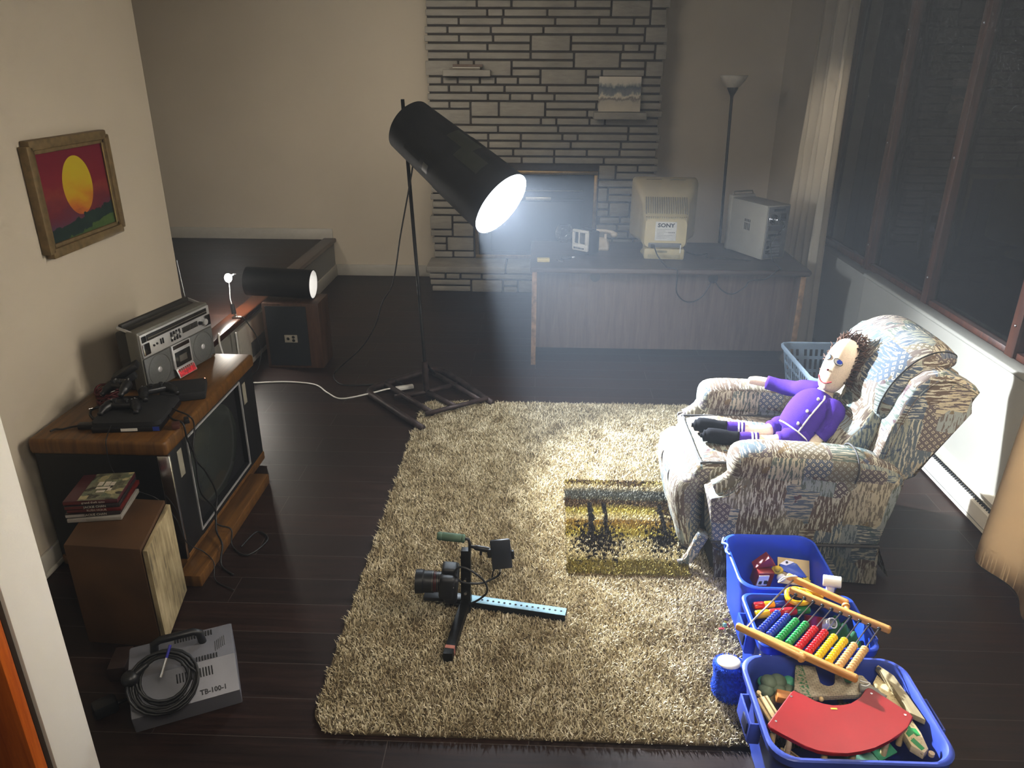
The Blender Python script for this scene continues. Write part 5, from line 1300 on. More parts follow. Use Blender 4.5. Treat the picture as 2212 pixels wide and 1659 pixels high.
# thin dark edge of the draped pillow on its near side
ed = []
for (x, z, tx, tz, dep, k) in HEADP:
    nrm = V((tx, 0, tz)).normalized(); a = PI + 0.02
    a = PI - 0.55; ca, sa = math.cos(a), math.sin(a)
    ed.append(V((x, cy - 0.285 * k * abs(ca) ** 0.55, z)) + nrm * dep * sa ** 0.7)
hpil = HPO; bpy.context.view_layer.update()
hev = hpil.evaluated_get(bpy.context.evaluated_depsgraph_get()); inv_ = wm(ch).inverted(); ed2 = []
for p_ in catmull(ed[1:], 6):
    okk, loc_, nrm_, fi_ = hev.closest_point_on_mesh(inv_ @ p_)
    ed2.append(wm(ch) @ (loc_ + nrm_ * 0.001))
MB().tube(ed2, 0.003, 8).build('pillow_edge', pm('black_edge_braid', '#1d1b1b', 0.8), ch, 180, True)

# ================================================================== RAG DOLL LYING IN THE CHAIR
M_SKIN = pm('doll_knit_skin', '#e3cdb4', 0.9, 0, 0.08, 300, 0.3)
def m_knit(name, c):
    t = NT(name); vec = t.co('Object')
    w = t.n('ShaderNodeTexWave', wave_type='BANDS', bands_direction='X'); w.inputs['Scale'].default_value = 120; w.inputs['Distortion'].default_value = 2; t.l(vec, w.inputs['Vector'])
    n = t.noise(vec, 260, 2); c = srgb(c)
    t.set(Base_Color=t.ramp(t.math('MULTIPLY_ADD', w.outputs['Fac'], 0.4, t.math('MULTIPLY', n.outputs[0], 0.6)), [(0.2, tuple(x * 0.7 for x in c)), (0.8, c)]), Roughness=0.95)
    t.b.inputs['Specular IOR Level'].default_value = 0.1
    t.bump(n.outputs[0], 0.35, 0.002)
    return t.m
M_PUR = m_knit('purple_knit', '#4a2f8f'); M_SHOE = m_knit('black_knit', '#17171b'); M_WHT = pm('white_braid', '#d9d4cf', 0.8)
dl = thing('rag_doll', 'hand-knitted rag doll in purple clothes lying back in the recliner', 'doll', (1.12, 3.0, 0.48))
def skin_fig(name, chains, mat, lv=2):
    verts, edges, rad, idx = [], [], [], {}
    for chn in chains:
        prev = None
        for (p, r) in chn:
            key = tuple(round(c_, 4) for c_ in p)
            if key not in idx: idx[key] = len(verts); verts.append(p); rad.append(r)
            if prev is not None: edges.append((prev, idx[key]))
            prev = idx[key]
    W = wm(dl).inverted(); bm = bmesh.new(); layer = bm.verts.layers.skin.verify()
    vs = [bm.verts.new(W @ V(p)) for p in verts]
    for a, b in edges: bm.edges.new((vs[a], vs[b]))
    for i, v in enumerate(vs):
        r = rad[i]; v[layer].radius = r if isinstance(r, tuple) else (r, r); v[layer].use_root = (i == 0)
    me = bpy.data.meshes.new(name); bm.to_mesh(me); bm.free(); me.materials.append(mat)
    o = bpy.data.objects.new(name, me); COL.objects.link(o); o.parent = dl
    s = o.modifiers.new('skin', 'SKIN'); s.use_smooth_shade = True
    subd(o, lv)
    return o
hip = (1.135, 3.00, 0.535); chest = (1.215, 3.03, 0.63); neck = (1.262, 3.055, 0.715)
hipn, hipf = (1.10, 2.945, 0.525), (1.10, 3.06, 0.525)
shn, shf = (1.265, 2.955, 0.655), (1.215, 3.135, 0.675)
skin_fig('body', [
    [(hip, 0.062), ((1.175, 3.015, 0.58), 0.066), (chest, 0.066), (neck, 0.03), ((1.275, 3.06, 0.735), 0.029)],
    [(hip, 0.062), (hipn, 0.034), ((1.02, 2.945, 0.512), 0.026), ((0.90, 2.965, 0.507), 0.024), ((0.79, 2.985, 0.507), 0.022), ((0.735, 2.995, 0.508), 0.016)],
    [(hip, 0.062), (hipf, 0.034), ((1.00, 3.04, 0.512), 0.026), ((0.88, 3.065, 0.508), 0.024), ((0.77, 3.085, 0.508), 0.022), ((0.712, 3.095, 0.509), 0.016)],
    [(chest, 0.066), (shn, 0.034), ((1.235, 2.915, 0.595), 0.026), ((1.195, 2.905, 0.545), 0.023), ((1.165, 2.90, 0.512), 0.02)],
    [(chest, 0.066), (shf, 0.034), ((1.155, 3.22, 0.645), 0.026), ((1.08, 3.27, 0.648), 0.023), ((1.03, 3.295, 0.648), 0.023), ((0.99, 3.305, 0.645), 0.017)],
], M_SKIN)
# head: long egg shape with a flat face turned to the upper left
HS = 1.13; HC = V((1.287, 3.05, 0.822)); hup = V((0.30, 0.03, 0.95)).normalized()
face = V((-0.80, -0.52, 0.30)); face = (face - hup * face.dot(hup)).normalized(); hs_ = face.cross(hup).normalized()
def hp(u_, v_, w_): return HC + (hs_ * u_ * 0.9 + hup * v_ * 1.06 + face * w_) * HS
rings = []
for (v_, ru, rf) in ((-0.098, 0.022, 0.022), (-0.09, 0.040, 0.036), (-0.065, 0.052, 0.048), (-0.03, 0.060, 0.055), (0.01, 0.062, 0.057), (0.05, 0.058, 0.054), (0.085, 0.044, 0.042), (0.103, 0.022, 0.022)):
    rings.append([hp(ru * math.cos(a), v_, rf * math.sin(a)) for a in [2 * PI * i / 20 for i in range(20)]])
subd(MB().loft(rings).build('head', M_SKIN, dl, 180, True), 2)
def on_face(u_, v_, off=0.002):
    rv = [(-0.098, 0.022, 0.022), (-0.09, 0.040, 0.036), (-0.065, 0.052, 0.048), (-0.03, 0.060, 0.055), (0.01, 0.062, 0.057), (0.05, 0.058, 0.054), (0.085, 0.044, 0.042), (0.103, 0.022, 0.022)]
    for (a, b) in zip(rv[:-1], rv[1:]):
        if a[0] <= v_ <= b[0]:
            f_ = (v_ - a[0]) / (b[0] - a[0]); ru = a[1] + (b[1] - a[1]) * f_; rf = a[2] + (b[2] - a[2]) * f_; break
    w_ = rf * math.sqrt(max(0.0, 1 - (u_ / ru) ** 2))
    return hp(u_, v_, w_ * 0.985 + off)
M_EYE = pm('eye_white_felt', '#e8e4de', 0.8, 0, 0.02); M_BLUE = pm('eye_blue_felt', '#2445b8', 0.7, 0, 0.05); M_THR = pm('dark_thread', '#2b2420', 0.8)
for sg in (-1, 1):
    eyec = (sg * 0.026, 0.022)
    outl = [(eyec[0] + 0.017 * math.cos(a) * (1.0), eyec[1] + 0.010 * math.sin(a) + sg * 0.0 - 0.003 * math.cos(a) * sg) for a in [2 * PI * i / 20 for i in range(20)]]
    mb = MB(); c0 = mb.bm.verts.new(on_face(*eyec, 0.0035)); rv_ = [mb.bm.verts.new(on_face(a, b, 0.003)) for a, b in outl]
    for i in range(20): mb.bm.faces.new((c0, rv_[i], rv_[(i + 1) % 20]))
    e_ = mb.build('eye', M_EYE, dl, 180, True)
    MB().tube([on_face(a, b, 0.003) for a, b in outl], 0.0016, 6, True).build('eye_outline', M_THR, e_, 180, world=True)
    ix = eyec[0] - 0.006
    mb = MB(); c0 = mb.bm.verts.new(on_face(ix, eyec[1] + 0.002, 0.0052)); rv_ = [mb.bm.verts.new(on_face(ix + 0.0095 * math.cos(a), eyec[1] + 0.002 + 0.0075 * math.sin(a), 0.0048)) for a in [2 * PI * i / 16 for i in range(16)]]
    for i in range(16): mb.bm.faces.new((c0, rv_[i], rv_[(i + 1) % 16]))
    mb.build('iris', M_BLUE, e_, 180, True)
MB().sph(on_face(-0.002, -0.018, 0.001), 0.005, 10, 8).build('nose_stitch', pm('dark_red_stitch', '#5b1320', 0.7), dl, 180, True)
MB().tube([on_face(u_, -0.052 - 0.016 * (1 - (u_ / 0.034) ** 2), 0.002) for u_ in [(-0.034 + 0.0068 * i) for i in range(11)]], 0.0024, 6).build('mouth', pm('red_stitch', '#a51d2c', 0.7), dl, 180, True)
hb = MB(); rdh = random.Random(5)
for k in range(420):
    v_ = rdh.uniform(-0.045, 0.100)
    a = rdh.uniform(math.radians(150), math.radians(385))
    ru = 0.062 * math.sqrt(max(0.04, 1 - (v_ / 0.108) ** 2)); 
    st0 = hp(ru * math.cos(a), v_, ru * 0.92 * math.sin(a))
    if (st0 - HC).normalized().dot(face) > 0.02: continue
    out_ = ((st0 - HC).normalized() - face * 0.5 + hup * rdh.uniform(-0.2, 0.4) + V((rdh.uniform(-.5, .5), rdh.uniform(-.5, .5), rdh.uniform(-.5, .5))) * 0.5).normalized()
    L_ = rdh.uniform(0.032, 0.066)
    if v_ < -0.01: L_ *= 0.6
    side_ = V((rdh.uniform(-1, 1), rdh.uniform(-1, 1), rdh.uniform(-1, 1))) * 0.012
    hb.tube([st0 - out_ * 0.004, st0 + out_ * L_ * 0.35 + side_, st0 + out_ * L_ * 0.7 - side_ * 0.6, st0 + out_ * L_ + side_ * 0.6 + V((0, 0, -0.010))], [0.003, 0.003, 0.0026, 0.0014], 5)
hr = hb.build('hair', pm('brown_yarn', '#4a2f20', 0.85, 0, 0.25, 60), dl, 180, True); hr["kind"] = 'stuff'
# clothes
def sleeve(name, pts, rs, mat, seg=16, sm=5):
    return MB().tube(pts, rs, seg, smooth=sm).build(name, mat, dl, 180, True)
rings = []
ux = (V(neck) - V(hip)).normalized(); sd = (V(shf) - V(shn)).normalized(); sd = (sd - ux * sd.dot(ux)).normalized(); fo = ux.cross(sd).normalized()
if fo.x > 0: fo = -fo
for (tt, rs_, rf) in ((-0.10, 0.082, 0.062), (0.0, 0.098, 0.076), (0.18, 0.104, 0.084), (0.40, 0.108, 0.086), (0.62, 0.106, 0.078), (0.76, 0.092, 0.062), (0.86, 0.058, 0.046), (0.91, 0.036, 0.034)):
    c_ = V(hip).lerp(V(neck), tt)
    rings.append([c_ + sd * (rs_ * math.cos(a)) + fo * (rf * math.sin(a)) for a in [2 * PI * i / 28 for i in range(28)]])
jk = subd(MB().loft(rings).build('jacket', M_PUR, dl, 180, True), 1)
def on_jk(tt, a, off=0.003):
    tab = [(-0.10, 0.082, 0.062), (0.0, 0.098, 0.076), (0.18, 0.104, 0.084), (0.40, 0.108, 0.086), (0.62, 0.106, 0.078), (0.76, 0.092, 0.062), (0.86, 0.058, 0.046), (0.91, 0.036, 0.034)]
    for p_, q_ in zip(tab[:-1], tab[1:]):
        if p_[0] <= tt <= q_[0]:
            f_ = (tt - p_[0]) / (q_[0] - p_[0]); rs_, rf = p_[1] + (q_[1] - p_[1]) * f_, p_[2] + (q_[2] - p_[2]) * f_; break
    return V(hip).lerp(V(neck), tt) + sd * ((rs_ + off) * math.cos(a)) + fo * ((rf + off) * math.sin(a))
asn = PI / 2 + 0.75 if sd.y > 0 else PI / 2 - 0.75
MB().tube([on_jk(tt, asn, 0.002) for tt in (-0.05, 0.1, 0.25, 0.4, 0.55, 0.68, 0.76, 0.82)], 0.0035, 8, smooth=3).build('white_trim', M_WHT, jk, 180, True)
MB().tube([on_jk(-0.05 + 0.05 * abs(math.sin(a)), a, 0.002) for a in [asn - 1.2 + 2.9 * i / 14 for i in range(15)]] if sd.y > 0 else [on_jk(-0.05, a, 0.002) for a in [asn - 1.7 + 2.9 * i / 14 for i in range(15)]], 0.0035, 8).build('white_trim', M_WHT, jk, 180, True)
for tt in (0.12, 0.40, 0.70):
    p_ = on_jk(tt, asn - 0.22 * (1 if sd.y > 0 else -1), 0.002)
    MB().sph(p_, (0.006, 0.006, 0.008), 10, 8).build('button', M_WHT, jk, 180, True)
sleeve('sleeve', [V(shn) + V((-0.03, 0.03, 0.0)), shn, (1.235, 2.915, 0.595), (1.203, 2.907, 0.555)], [0.044, 0.044, 0.036, 0.032], M_PUR)
sleeve('sleeve', [V(shf) + V((0.03, -0.04, 0.0)), shf, (1.155, 3.22, 0.645), (1.07, 3.275, 0.648)], [0.046, 0.042, 0.036, 0.032], M_PUR)
rings = []
sleeve('shorts_leg', [V(hip) + V((0.01, -0.02, 0)), hipn, (1.045, 2.942, 0.516)], [0.07, 0.05, 0.040], M_PUR)
sleeve('shorts_leg', [V(hip) + V((0.01, 0.02, 0)), hipf, (1.04, 3.045, 0.518)], [0.07, 0.05, 0.040], M_PUR)
def sockset(a_, b_, c_):
    a_, b_, c_ = V(a_), V(b_), V(c_)
    sk = sleeve('sock', [a_, a_.lerp(b_, 0.5), b_], [0.0315, 0.0315, 0.0285], M_PUR)
    for f_ in (0.14, 0.30):
        p_ = a_.lerp(b_, f_); d_ = (b_ - a_).normalized()
        MB().cyl(p_ - d_ * 0.004, p_ + d_ * 0.004, 0.0335, seg=20).build('white_stripe', M_WHT, sk, 180, world=True)
    d_ = (c_ - b_).normalized()
    MB().tube([b_ - d_ * 0.01, b_.lerp(c_, 0.35), b_.lerp(c_, 0.75) + V((0, 0, 0.004)), c_, c_ + d_ * 0.02], [0.031, 0.034, 0.033, 0.026, 0.010], 16, smooth=4).build('shoe', M_SHOE, dl, 180, True)
sockset((0.965, 2.955, 0.512), (0.875, 2.968, 0.509), (0.745, 2.992, 0.509))
sockset((0.93, 3.055, 0.512), (0.845, 3.072, 0.510), (0.725, 3.093, 0.510))
# ================================================================== TOY BINS
M_BLUEP = pm('blue_bin_plastic', '#2348b8', 0.38, 0, 0.06, 8)
M_BLUEP2 = pm('faded_blue_bin_plastic', '#3f52a8', 0.42, 0, 0.10, 8)
def tub(name, label, cx, cy, w, d, hgt, mat, r=0.05, taper=0.84, handles=False, rz=0.0, ribs=True):
    t = thing(name, label, 'storage bin', (cx, cy, 0.0), rz, 'blue storage bins by the recliner')
    R = lambda k, z, rr, ex=0.0: [V((a, b, z)) for a, b in rrect(w * k + ex, d * k + ex, rr, 7)]
    rings = [R(taper, 0.002, r * 0.7), R(0.965, hgt - 0.045, r), R(0.97, hgt - 0.03, r), R(0.985, hgt - 0.03, r, 0.012), R(1.0, hgt - 0.004, r, 0.012), R(1.0, hgt, r, 0.004), R(0.985, hgt, r, -0.004), R(0.96, hgt - 0.012, r, -0.006), R(0.955, hgt - 0.05, r, -0.006), R(taper, 0.006, r * 0.7, -0.006)]
    MB().loft(rings).build('tub', mat, t, 40)
    if handles:
        for sx in (-1, 1):
            hb = MB(); x = sx * (w / 2 - 0.002)
            for yy in (-0.055, 0.055): hb.box((x + sx * 0.012, yy, hgt - 0.062), (0.034, 0.006, 0.075), (0, -sx * 0.05, 0), 0.002)
            hb.box((x + sx * 0.029, 0, hgt - 0.058), (0.006, 0.116, 0.07), (0, -sx * 0.05, 0), 0.002)
            hb.build('handle', mat, t)
            MB().box((x + sx * 0.0335, -0.022, hgt - 0.055), (0.004, 0.045, 0.04), (0, -sx * 0.05, 0), 0.001).build('latch_plate', pm('dark_latch', '#1b2140', 0.5), t)
    return t
fb_ = tub('storage_bin', 'faded blue bin nearest the front full of wooden train pieces', 0.900, 1.690, 0.49, 0.385, 0.30, M_BLUEP2, 0.07, 0.82, True)
mb_ = tub('storage_bin', 'bright blue bin in the middle of the three with plastic toys under the abacus', 0.920, 2.055, 0.37, 0.262, 0.30, M_BLUEP, 0.035, 0.86, True)
bb_ = tub('storage_bin', 'blue bin with a torn rim pushed against the recliner skirt', 0.918, 2.385, 0.34, 0.33, 0.30, M_BLUEP, 0.06, 0.80)
MB().tube([(-0.175, 0.13, 0.305), (-0.185, 0.10, 0.302), (-0.172, 0.075, 0.31), (-0.182, 0.05, 0.300), (-0.174, 0.02, 0.303)], [0.004, 0.006, 0.004, 0.006, 0.003], 8, smooth=4).build('torn_rim', pm('torn_blue_edge', '#6f8fe0', 0.5), bb_, 180)

# ---- abacus lying across the front and middle bins
M_BEECH = wood('beech_bar_wood', '#b07a3c', '#d9a765', 0, 1.5, 0.4)
ab = thing('abacus', 'wooden folding abacus with coloured beads lying across the two nearer bins', 'abacus', (0.92, 1.96, 0.33))
zA = 0.337
U0, U1, L0, L1 = V((0.896, 2.158, zA)), V((1.140, 1.976, zA)), V((0.702, 1.945, zA)), V((0.954, 1.760, zA))
def bar(a, b, name, w=0.020, h_=0.026, ext=0.012):
    d_ = (b - a).normalized(); a = a - d_ * ext; b = b + d_ * ext
    L_ = (b - a).length; an = math.atan2(d_.y, d_.x)
    o = MB().box((0, 0, 0), (L_, w, h_), None, 0.008, 4).build(name, M_BEECH, ab)
    c_ = wm(ab).inverted() @ ((a + b) / 2)
    o.location = c_; o.rotation_euler = (0, -math.asin(d_.z), an)
    return o
bar(U0, U1, 'frame_bar'); bar(L0, L1, 'frame_bar')
S0, S1 = V((0.902, 2.215, zA + 0.014)), V((1.050, 2.098, zA + 0.006))
T0, T1 = V((0.664, 1.950, zA + 0.014)), V((0.822, 1.830, zA + 0.006))
bar(S0, S1, 'stand_bar', 0.020, 0.024); bar(T0, T1, 'stand_bar', 0.020, 0.024)
for a, b in ((S1, U0.lerp(U1, 0.6)), (T1, L0.lerp(L1, 0.52))):
    a_ = V((a.x, a.y, zA + 0.004)); b_ = V((b.x, b.y, zA + 0.002)); dd_ = (b_ - a_)
    MB().cyl(a_ - dd_.normalized() * 0.012, b_, 0.008, seg=16).lathe([(0.0, 0.0), (0.013, 0.0), (0.013, 0.007), (0.0, 0.007)], a_ + dd_ * 0.30, dd_.normalized(), 20).build('pivot', M_BEECH, ab, 40, True)
MB().tube([S0.lerp(S1, 0.08), T0.lerp(T1, 0.08)], 0.0032, 8).build('stand_rod', STEEL, ab, 180, True)
BCOL = ['#2b3f9c', '#2b3f9c', '#2f8a4c', '#2f8a4c', '#b8242c', '#b8242c', '#d3b01f', '#d3b01f', '#c9a06c', '#c9a06c']
BN = ['blue', 'blue', 'green', 'green', 'red', 'red', 'yellow', 'yellow', 'natural', 'natural']
bead_me = {}
for r_ in range(10):
    s_ = 0.055 + 0.098 * r_
    a = L0.lerp(L1, s_); b = U0.lerp(U1, s_)
    MB().tube([a, b], 0.0022, 8).build('rod', STEEL, ab, 180, True)
    dd_ = (b - a).normalized()
    MB().lathe([(0.003, 0.0), (0.006, 0.002), (0.006, 0.006), (0.003, 0.008)], b - dd_ * 0.018, dd_, 12).build('rod_stop', BLACK, ab, 180, True)
    cname = BN[r_]
    if cname not in bead_me:
        o0 = MB().lathe([(0.0024, -0.0067), (0.0075, -0.0060), (0.0112, -0.0034), (0.0124, 0.0), (0.0112, 0.0034), (0.0075, 0.0060), (0.0024, 0.0067)], (0, 0, 0), (0, 0, 1), 20).build('bead', pm('bead_%s' % cname, BCOL[r_], 0.25, 0, 0.02), ab, 180)
        bead_me[cname] = o0; first = True
    else: first = False
    q_ = dd_.to_track_quat('Z', 'Y')
    for k in range(10):
        if first and k == 0: o = bead_me[cname]
        else: o = bead_me[cname].copy(); COL.objects.link(o); o.parent = ab
        o.rotation_mode = 'QUATERNION'; o.rotation_quaternion = q_
        o.location = wm(ab).inverted() @ (a + dd_ * (0.020 + 0.0134 * k + 0.004 * (r_ % 2)))
MB().tube([S0 + V((0.02, -0.01, 0.012)), S0 + V((-0.03, -0.02, 0.014)), S0 + V((-0.055, -0.045, 0.01)), S0 + V((-0.02, -0.02, 0.012)), S0 + V((0.015, -0.005, 0.012))], 0.002, 6, smooth=6).build('string', WHITEP, ab, 180, True)

# ---- toys in the middle bin
def stick(label, p0, p1, cols, r=0.013):
    p0, p1 = V(p0), V(p1); n = len(cols); t = thing('building_tube', label, 'toy', tuple((p0 + p1) / 2), 0, 'plastic building tubes')
    for i, c_ in enumerate(cols):
        a, b = p0.lerp(p1, i / n), p0.lerp(p1, (i + 1) / n); d_ = (b - a); L_ = d_.length
        MB().lathe([(r * 0.8, 0.0), (r, 0.004), (r, L_ - 0.004), (r * 0.86, L_)], a, d_.normalized(), 20).build('segment', pm('toy_plastic_' + c_, {'red': '#b0202a', 'yellow': '#e0ac1c', 'blue': '#24419c', 'green': '#23763e'}[c_], 0.28, 0, 0.02), t, 50, True)
    return t
stick('thin plastic tube in red, yellow and blue segments in the middle bin', (0.768, 2.150, 0.275), (0.915, 2.172, 0.278), ['red', 'yellow', 'blue', 'red'])
stick('thicker plastic tube in yellow, red and green segments in the middle bin', (0.765, 2.108, 0.272), (0.955, 2.138, 0.276), ['yellow', 'red', 'red', 'green'], 0.0145)
ys_ = thing('toy_scissors', 'chunky yellow plastic ring handle toy beneath the abacus', 'toy', (0.915, 2.165, 0.30))
MB().tube([(0.885, 2.155, 0.305), (0.89, 2.185, 0.312), (0.92, 2.198, 0.314), (0.955, 2.185, 0.310), (0.965, 2.16, 0.306), (0.94, 2.14, 0.302), (0.905, 2.138, 0.302)], 0.0095, 10, True, 5).tube([(0.96, 2.16, 0.306), (0.99, 2.14, 0.30), (1.02, 2.12, 0.292)], [0.010, 0.009, 0.006], 10, smooth=4).tube([(0.93, 2.195, 0.314), (0.98, 2.185, 0.308), (1.01, 2.17, 0.30)], [0.010, 0.009, 0.006], 10, smooth=4).build('handle', pm('toy_plastic_yellow', '#e0ac1c', 0.28), ys_, 180, True)
wc = thing('white_cup', 'small white plastic pipe end standing on the bin edge behind the abacus', 'toy', (1.075, 2.215, 0.30))
MB().lathe([(0.018, -0.03), (0.020, -0.028), (0.020, 0.028), (0.016, 0.03), (0.015, 0.028), (0.015, -0.03)], (1.045, 2.205, 0.345), (1, -0.35, 0.1), 22, False).build('barrel', WHITEP, wc, 40, True)
MB().cyl((1.045, 2.208, 0.302), (1.045, 2.206, 0.33), 0.014).build('neck', WHITEP, wc, world=True)
rc = thing('red_cup', 'dark red plastic cup lying in the middle bin', 'toy', (0.955, 2.10, 0.25))
MB().lathe([(0.020, 0.0), (0.024, 0.004), (0.032, 0.07), (0.034, 0.072), (0.030, 0.072), (0.022, 0.006), (0.0, 0.005)], (0.95, 2.06, 0.22), (0.1, 0.5, 0.7), 24, False).build('cup', pm('toy_dark_red', '#8e1a22', 0.3), rc, 60, True)
gcf = thing('green_cloth', 'crumpled dark green cloth at the right side of the middle bin', 'cloth', (1.03, 2.06, 0.24))
rows = []
for j in range(15):
    rows.append([(1.03 + (i / 14 - 0.5) * 0.10, 2.055 + (j / 14 - 0.5) * 0.13, 0.245 + 0.018 * math.sin(i * 0.9 + j * 0.5) + 0.012 * math.sin(j * 1.3 - i * 0.4)) for i in range(15)])
MB().grid(rows).build('cloth', pm('green_cloth', '#1f5a3a', 0.85), gcf, 180, True)
wr = thing('white_ring', 'white plastic pipe ring poking out beside the green cloth', 'toy', (1.0, 2.09, 0.27))
MB().lathe([(0.015, 0.0), (0.018, 0.002), (0.018, 0.045), (0.014, 0.045)], (0.99, 2.085, 0.255), (0.3, -0.5, 0.6), 20, False).build('ring', WHITEP, wr, 40, True)
bc = thing('blue_tray', 'deep blue plastic tray wedged inside the middle bin', 'tray', (0.93, 2.03, 0.16))
R_ = lambda k, z: [V((0.93 + a * k, 2.035 + b * k, z)) for a, b in rrect(0.24, 0.15, 0.03, 5)]
MB().loft([R_(0.85, 0.15), R_(1.0, 0.225), R_(0.95, 0.225), R_(0.8, 0.156)]).build('tray', pm('deep_blue_plastic', '#14277e', 0.35), bc, 40, True)
# a picture book edge at the middle bin's near left
bk = thing('picture_book', 'thin colourful picture book standing at the left side of the middle bin', 'book', (0.735, 1.93, 0.15))
MB().box((0.742, 1.912, 0.13), (0.006, 0.05, 0.25), (0, 0.06, 0.5), 0.001).build('cover', (lambda t: (t.set(Base_Color=t.ramp(t.noise(t.co('Object'), 22, 3).outputs[0], [(0.35, srgb('#e8dcb8')), (0.48, srgb('#d8a02a')), (0.55, srgb('#b83a24')), (0.7, srgb('#e6e2d6'))], 'CONSTANT'), Roughness=0.4), t.m)[1])(NT('book_cover_print')), bk, world=True)

# ---- toys in the back bin
hs2 = thing('toy_house', 'small red toy house with a white front in the back bin', 'toy', (0.90, 2.43, 0.16))
MB().box((0.885, 2.435, 0.19), (0.065, 0.05, 0.07), (0.1, 0.1, 0.2), 0.003).prism([(0.85, 0.225), (0.93, 0.24), (0.90, 0.275)], 'y', 2.43, 2.475, 0.002).build('walls', pm('toy_house_red', '#7e1c1e', 0.4), hs2, world=True)
MB().box((0.880, 2.406, 0.19), (0.042, 0.004, 0.048), (0.1, 0.1, 0.2)).build('white_front', WHITEP, hs2, world=True)
MB().box((0.870, 2.403, 0.182), (0.012, 0.004, 0.014), (0.1, 0.1, 0.2)).box((0.891, 2.403, 0.184), (0.012, 0.004, 0.014), (0.1, 0.1, 0.2)).build('window', INK, hs2, world=True)
ya = thing('toy_animal', 'small yellow and white plush animal beside the toy house', 'toy', (0.945, 2.44, 0.17))
MB().sph((0.940, 2.44, 0.215), (0.024, 0.018, 0.016)).sph((0.935, 2.425, 0.232), (0.012, 0.012, 0.012)).build('body', pm('plush_yellow', '#c9a832', 0.9), ya, 180, True)
MB().sph((0.952, 2.42, 0.195), (0.017, 0.015, 0.016)).build('white_belly', pm('plush_white', '#d8d3c4', 0.9), ya, 180, True)
pz = thing('wooden_puzzle', 'wooden puzzle board with a blue whale and a yellow star in the back bin', 'puzzle', (1.01, 2.46, 0.2))
Mz = Matrix.Translation((1.005, 2.445, 0.205)) @ Euler((0.75, 0.05, -0.1)).to_matrix().to_4x4()
mb2 = MB().box((0, 0, 0), (0.12, 0.10, 0.008), None, 0.002); mb2.xf(Mz); mb2.build('board', pm('pale_ply', '#b79f6a', 0.6), pz, world=True)
wl = MB().prism([(-0.055, 0.02), (-0.03, 0.04), (0.01, 0.03), (0.035, 0.0), (0.05, -0.02), (0.02, -0.02), (-0.02, -0.01), (-0.05, 0.0)], 'z', 0.004, 0.013, 0.002); wl.xf(Mz); wl.build('whale', pm('whale_blue', '#2c4d9a', 0.4), pz, world=True)
wl = MB().prism([(-0.055, 0.022), (-0.03, 0.04), (0.0, 0.034), (-0.03, 0.018)], 'z', 0.013, 0.0145); wl.xf(Mz); wl.build('white_brow', WHITEP, pz, world=True)
wl = MB().cyl((-0.028, 0.03, 0.0145), (-0.028, 0.03, 0.016), 0.0045); wl.xf(Mz); wl.build('eye', INK, pz, world=True)
star = [(0.045 + (0.018 if i % 2 == 0 else 0.009) * math.cos(i * PI / 5), -0.03 + (0.018 if i % 2 == 0 else 0.009) * math.sin(i * PI / 5)) for i in range(10)]
wl = MB().prism(star, 'z', 0.004, 0.014, 0.001); wl.xf(Mz); wl.build('star', pm('star_yellow', '#d8bd2e', 0.4), pz, world=True)

# ---- wooden things in the front bin
M_BIRCH = wood('birch_toy_wood', '#b79a6c', '#d8c193', 0, 1.0, 0.5)
ra_ = thing('red_platform', 'red curved toy platform on short wooden pegs on top of the front bin', 'toy', (0.87, 1.63, 0.30))
outl = [(0.664, 1.606), (0.766, 1.727), (0.775, 1.733), (0.797, 1.716), (0.822, 1.691), (0.845, 1.681), (0.869, 1.676), (0.9, 1.678), (0.926, 1.686), (0.945, 1.698), (0.962, 1.714), (0.988, 1.746), (0.998, 1.752), (1.008, 1.748), (1.079, 1.660), (1.082, 1.645), (1.049, 1.608), (1.015, 1.58), (0.977, 1.559), (0.93, 1.535), (0.889, 1.522), (0.85, 1.514), (0.812, 1.512), (0.775, 1.52), (0.745, 1.532), (0.695, 1.571), (0.668, 1.592)]
Mt = Matrix.Identity(4)
MB().prism(outl, 'z', 0.297, 0.309, 0.003).build('board', pm('red_painted_wood', '#8a141a', 0.38, 0, 0.05, 10), ra_, 40, True, smooth=False)
for (a, b) in ((0.683, 1.602), (0.715, 1.565), (0.80, 1.53), (0.88, 1.54), (0.985, 1.58), (1.055, 1.635)):
    MB().cyl((a, b, 0.215), (a, b, 0.297), 0.0085, seg=14).build('peg', M_BIRCH, ra_, world=True)
for (a, b) in ((0.690, 1.615), (0.760, 1.708), (0.998, 1.728), (1.062, 1.652)): MB().cyl((a, b, 0.309), (a, b, 0.3098), 0.0035, seg=10).build('screw_head', CHROME, ra_, world=True)
MB().box((0.868, 1.666, 0.3095), (0.018, 0.006, 0.001)).build('label', pm('gold_label', '#b09a3c', 0.5), ra_, world=True)
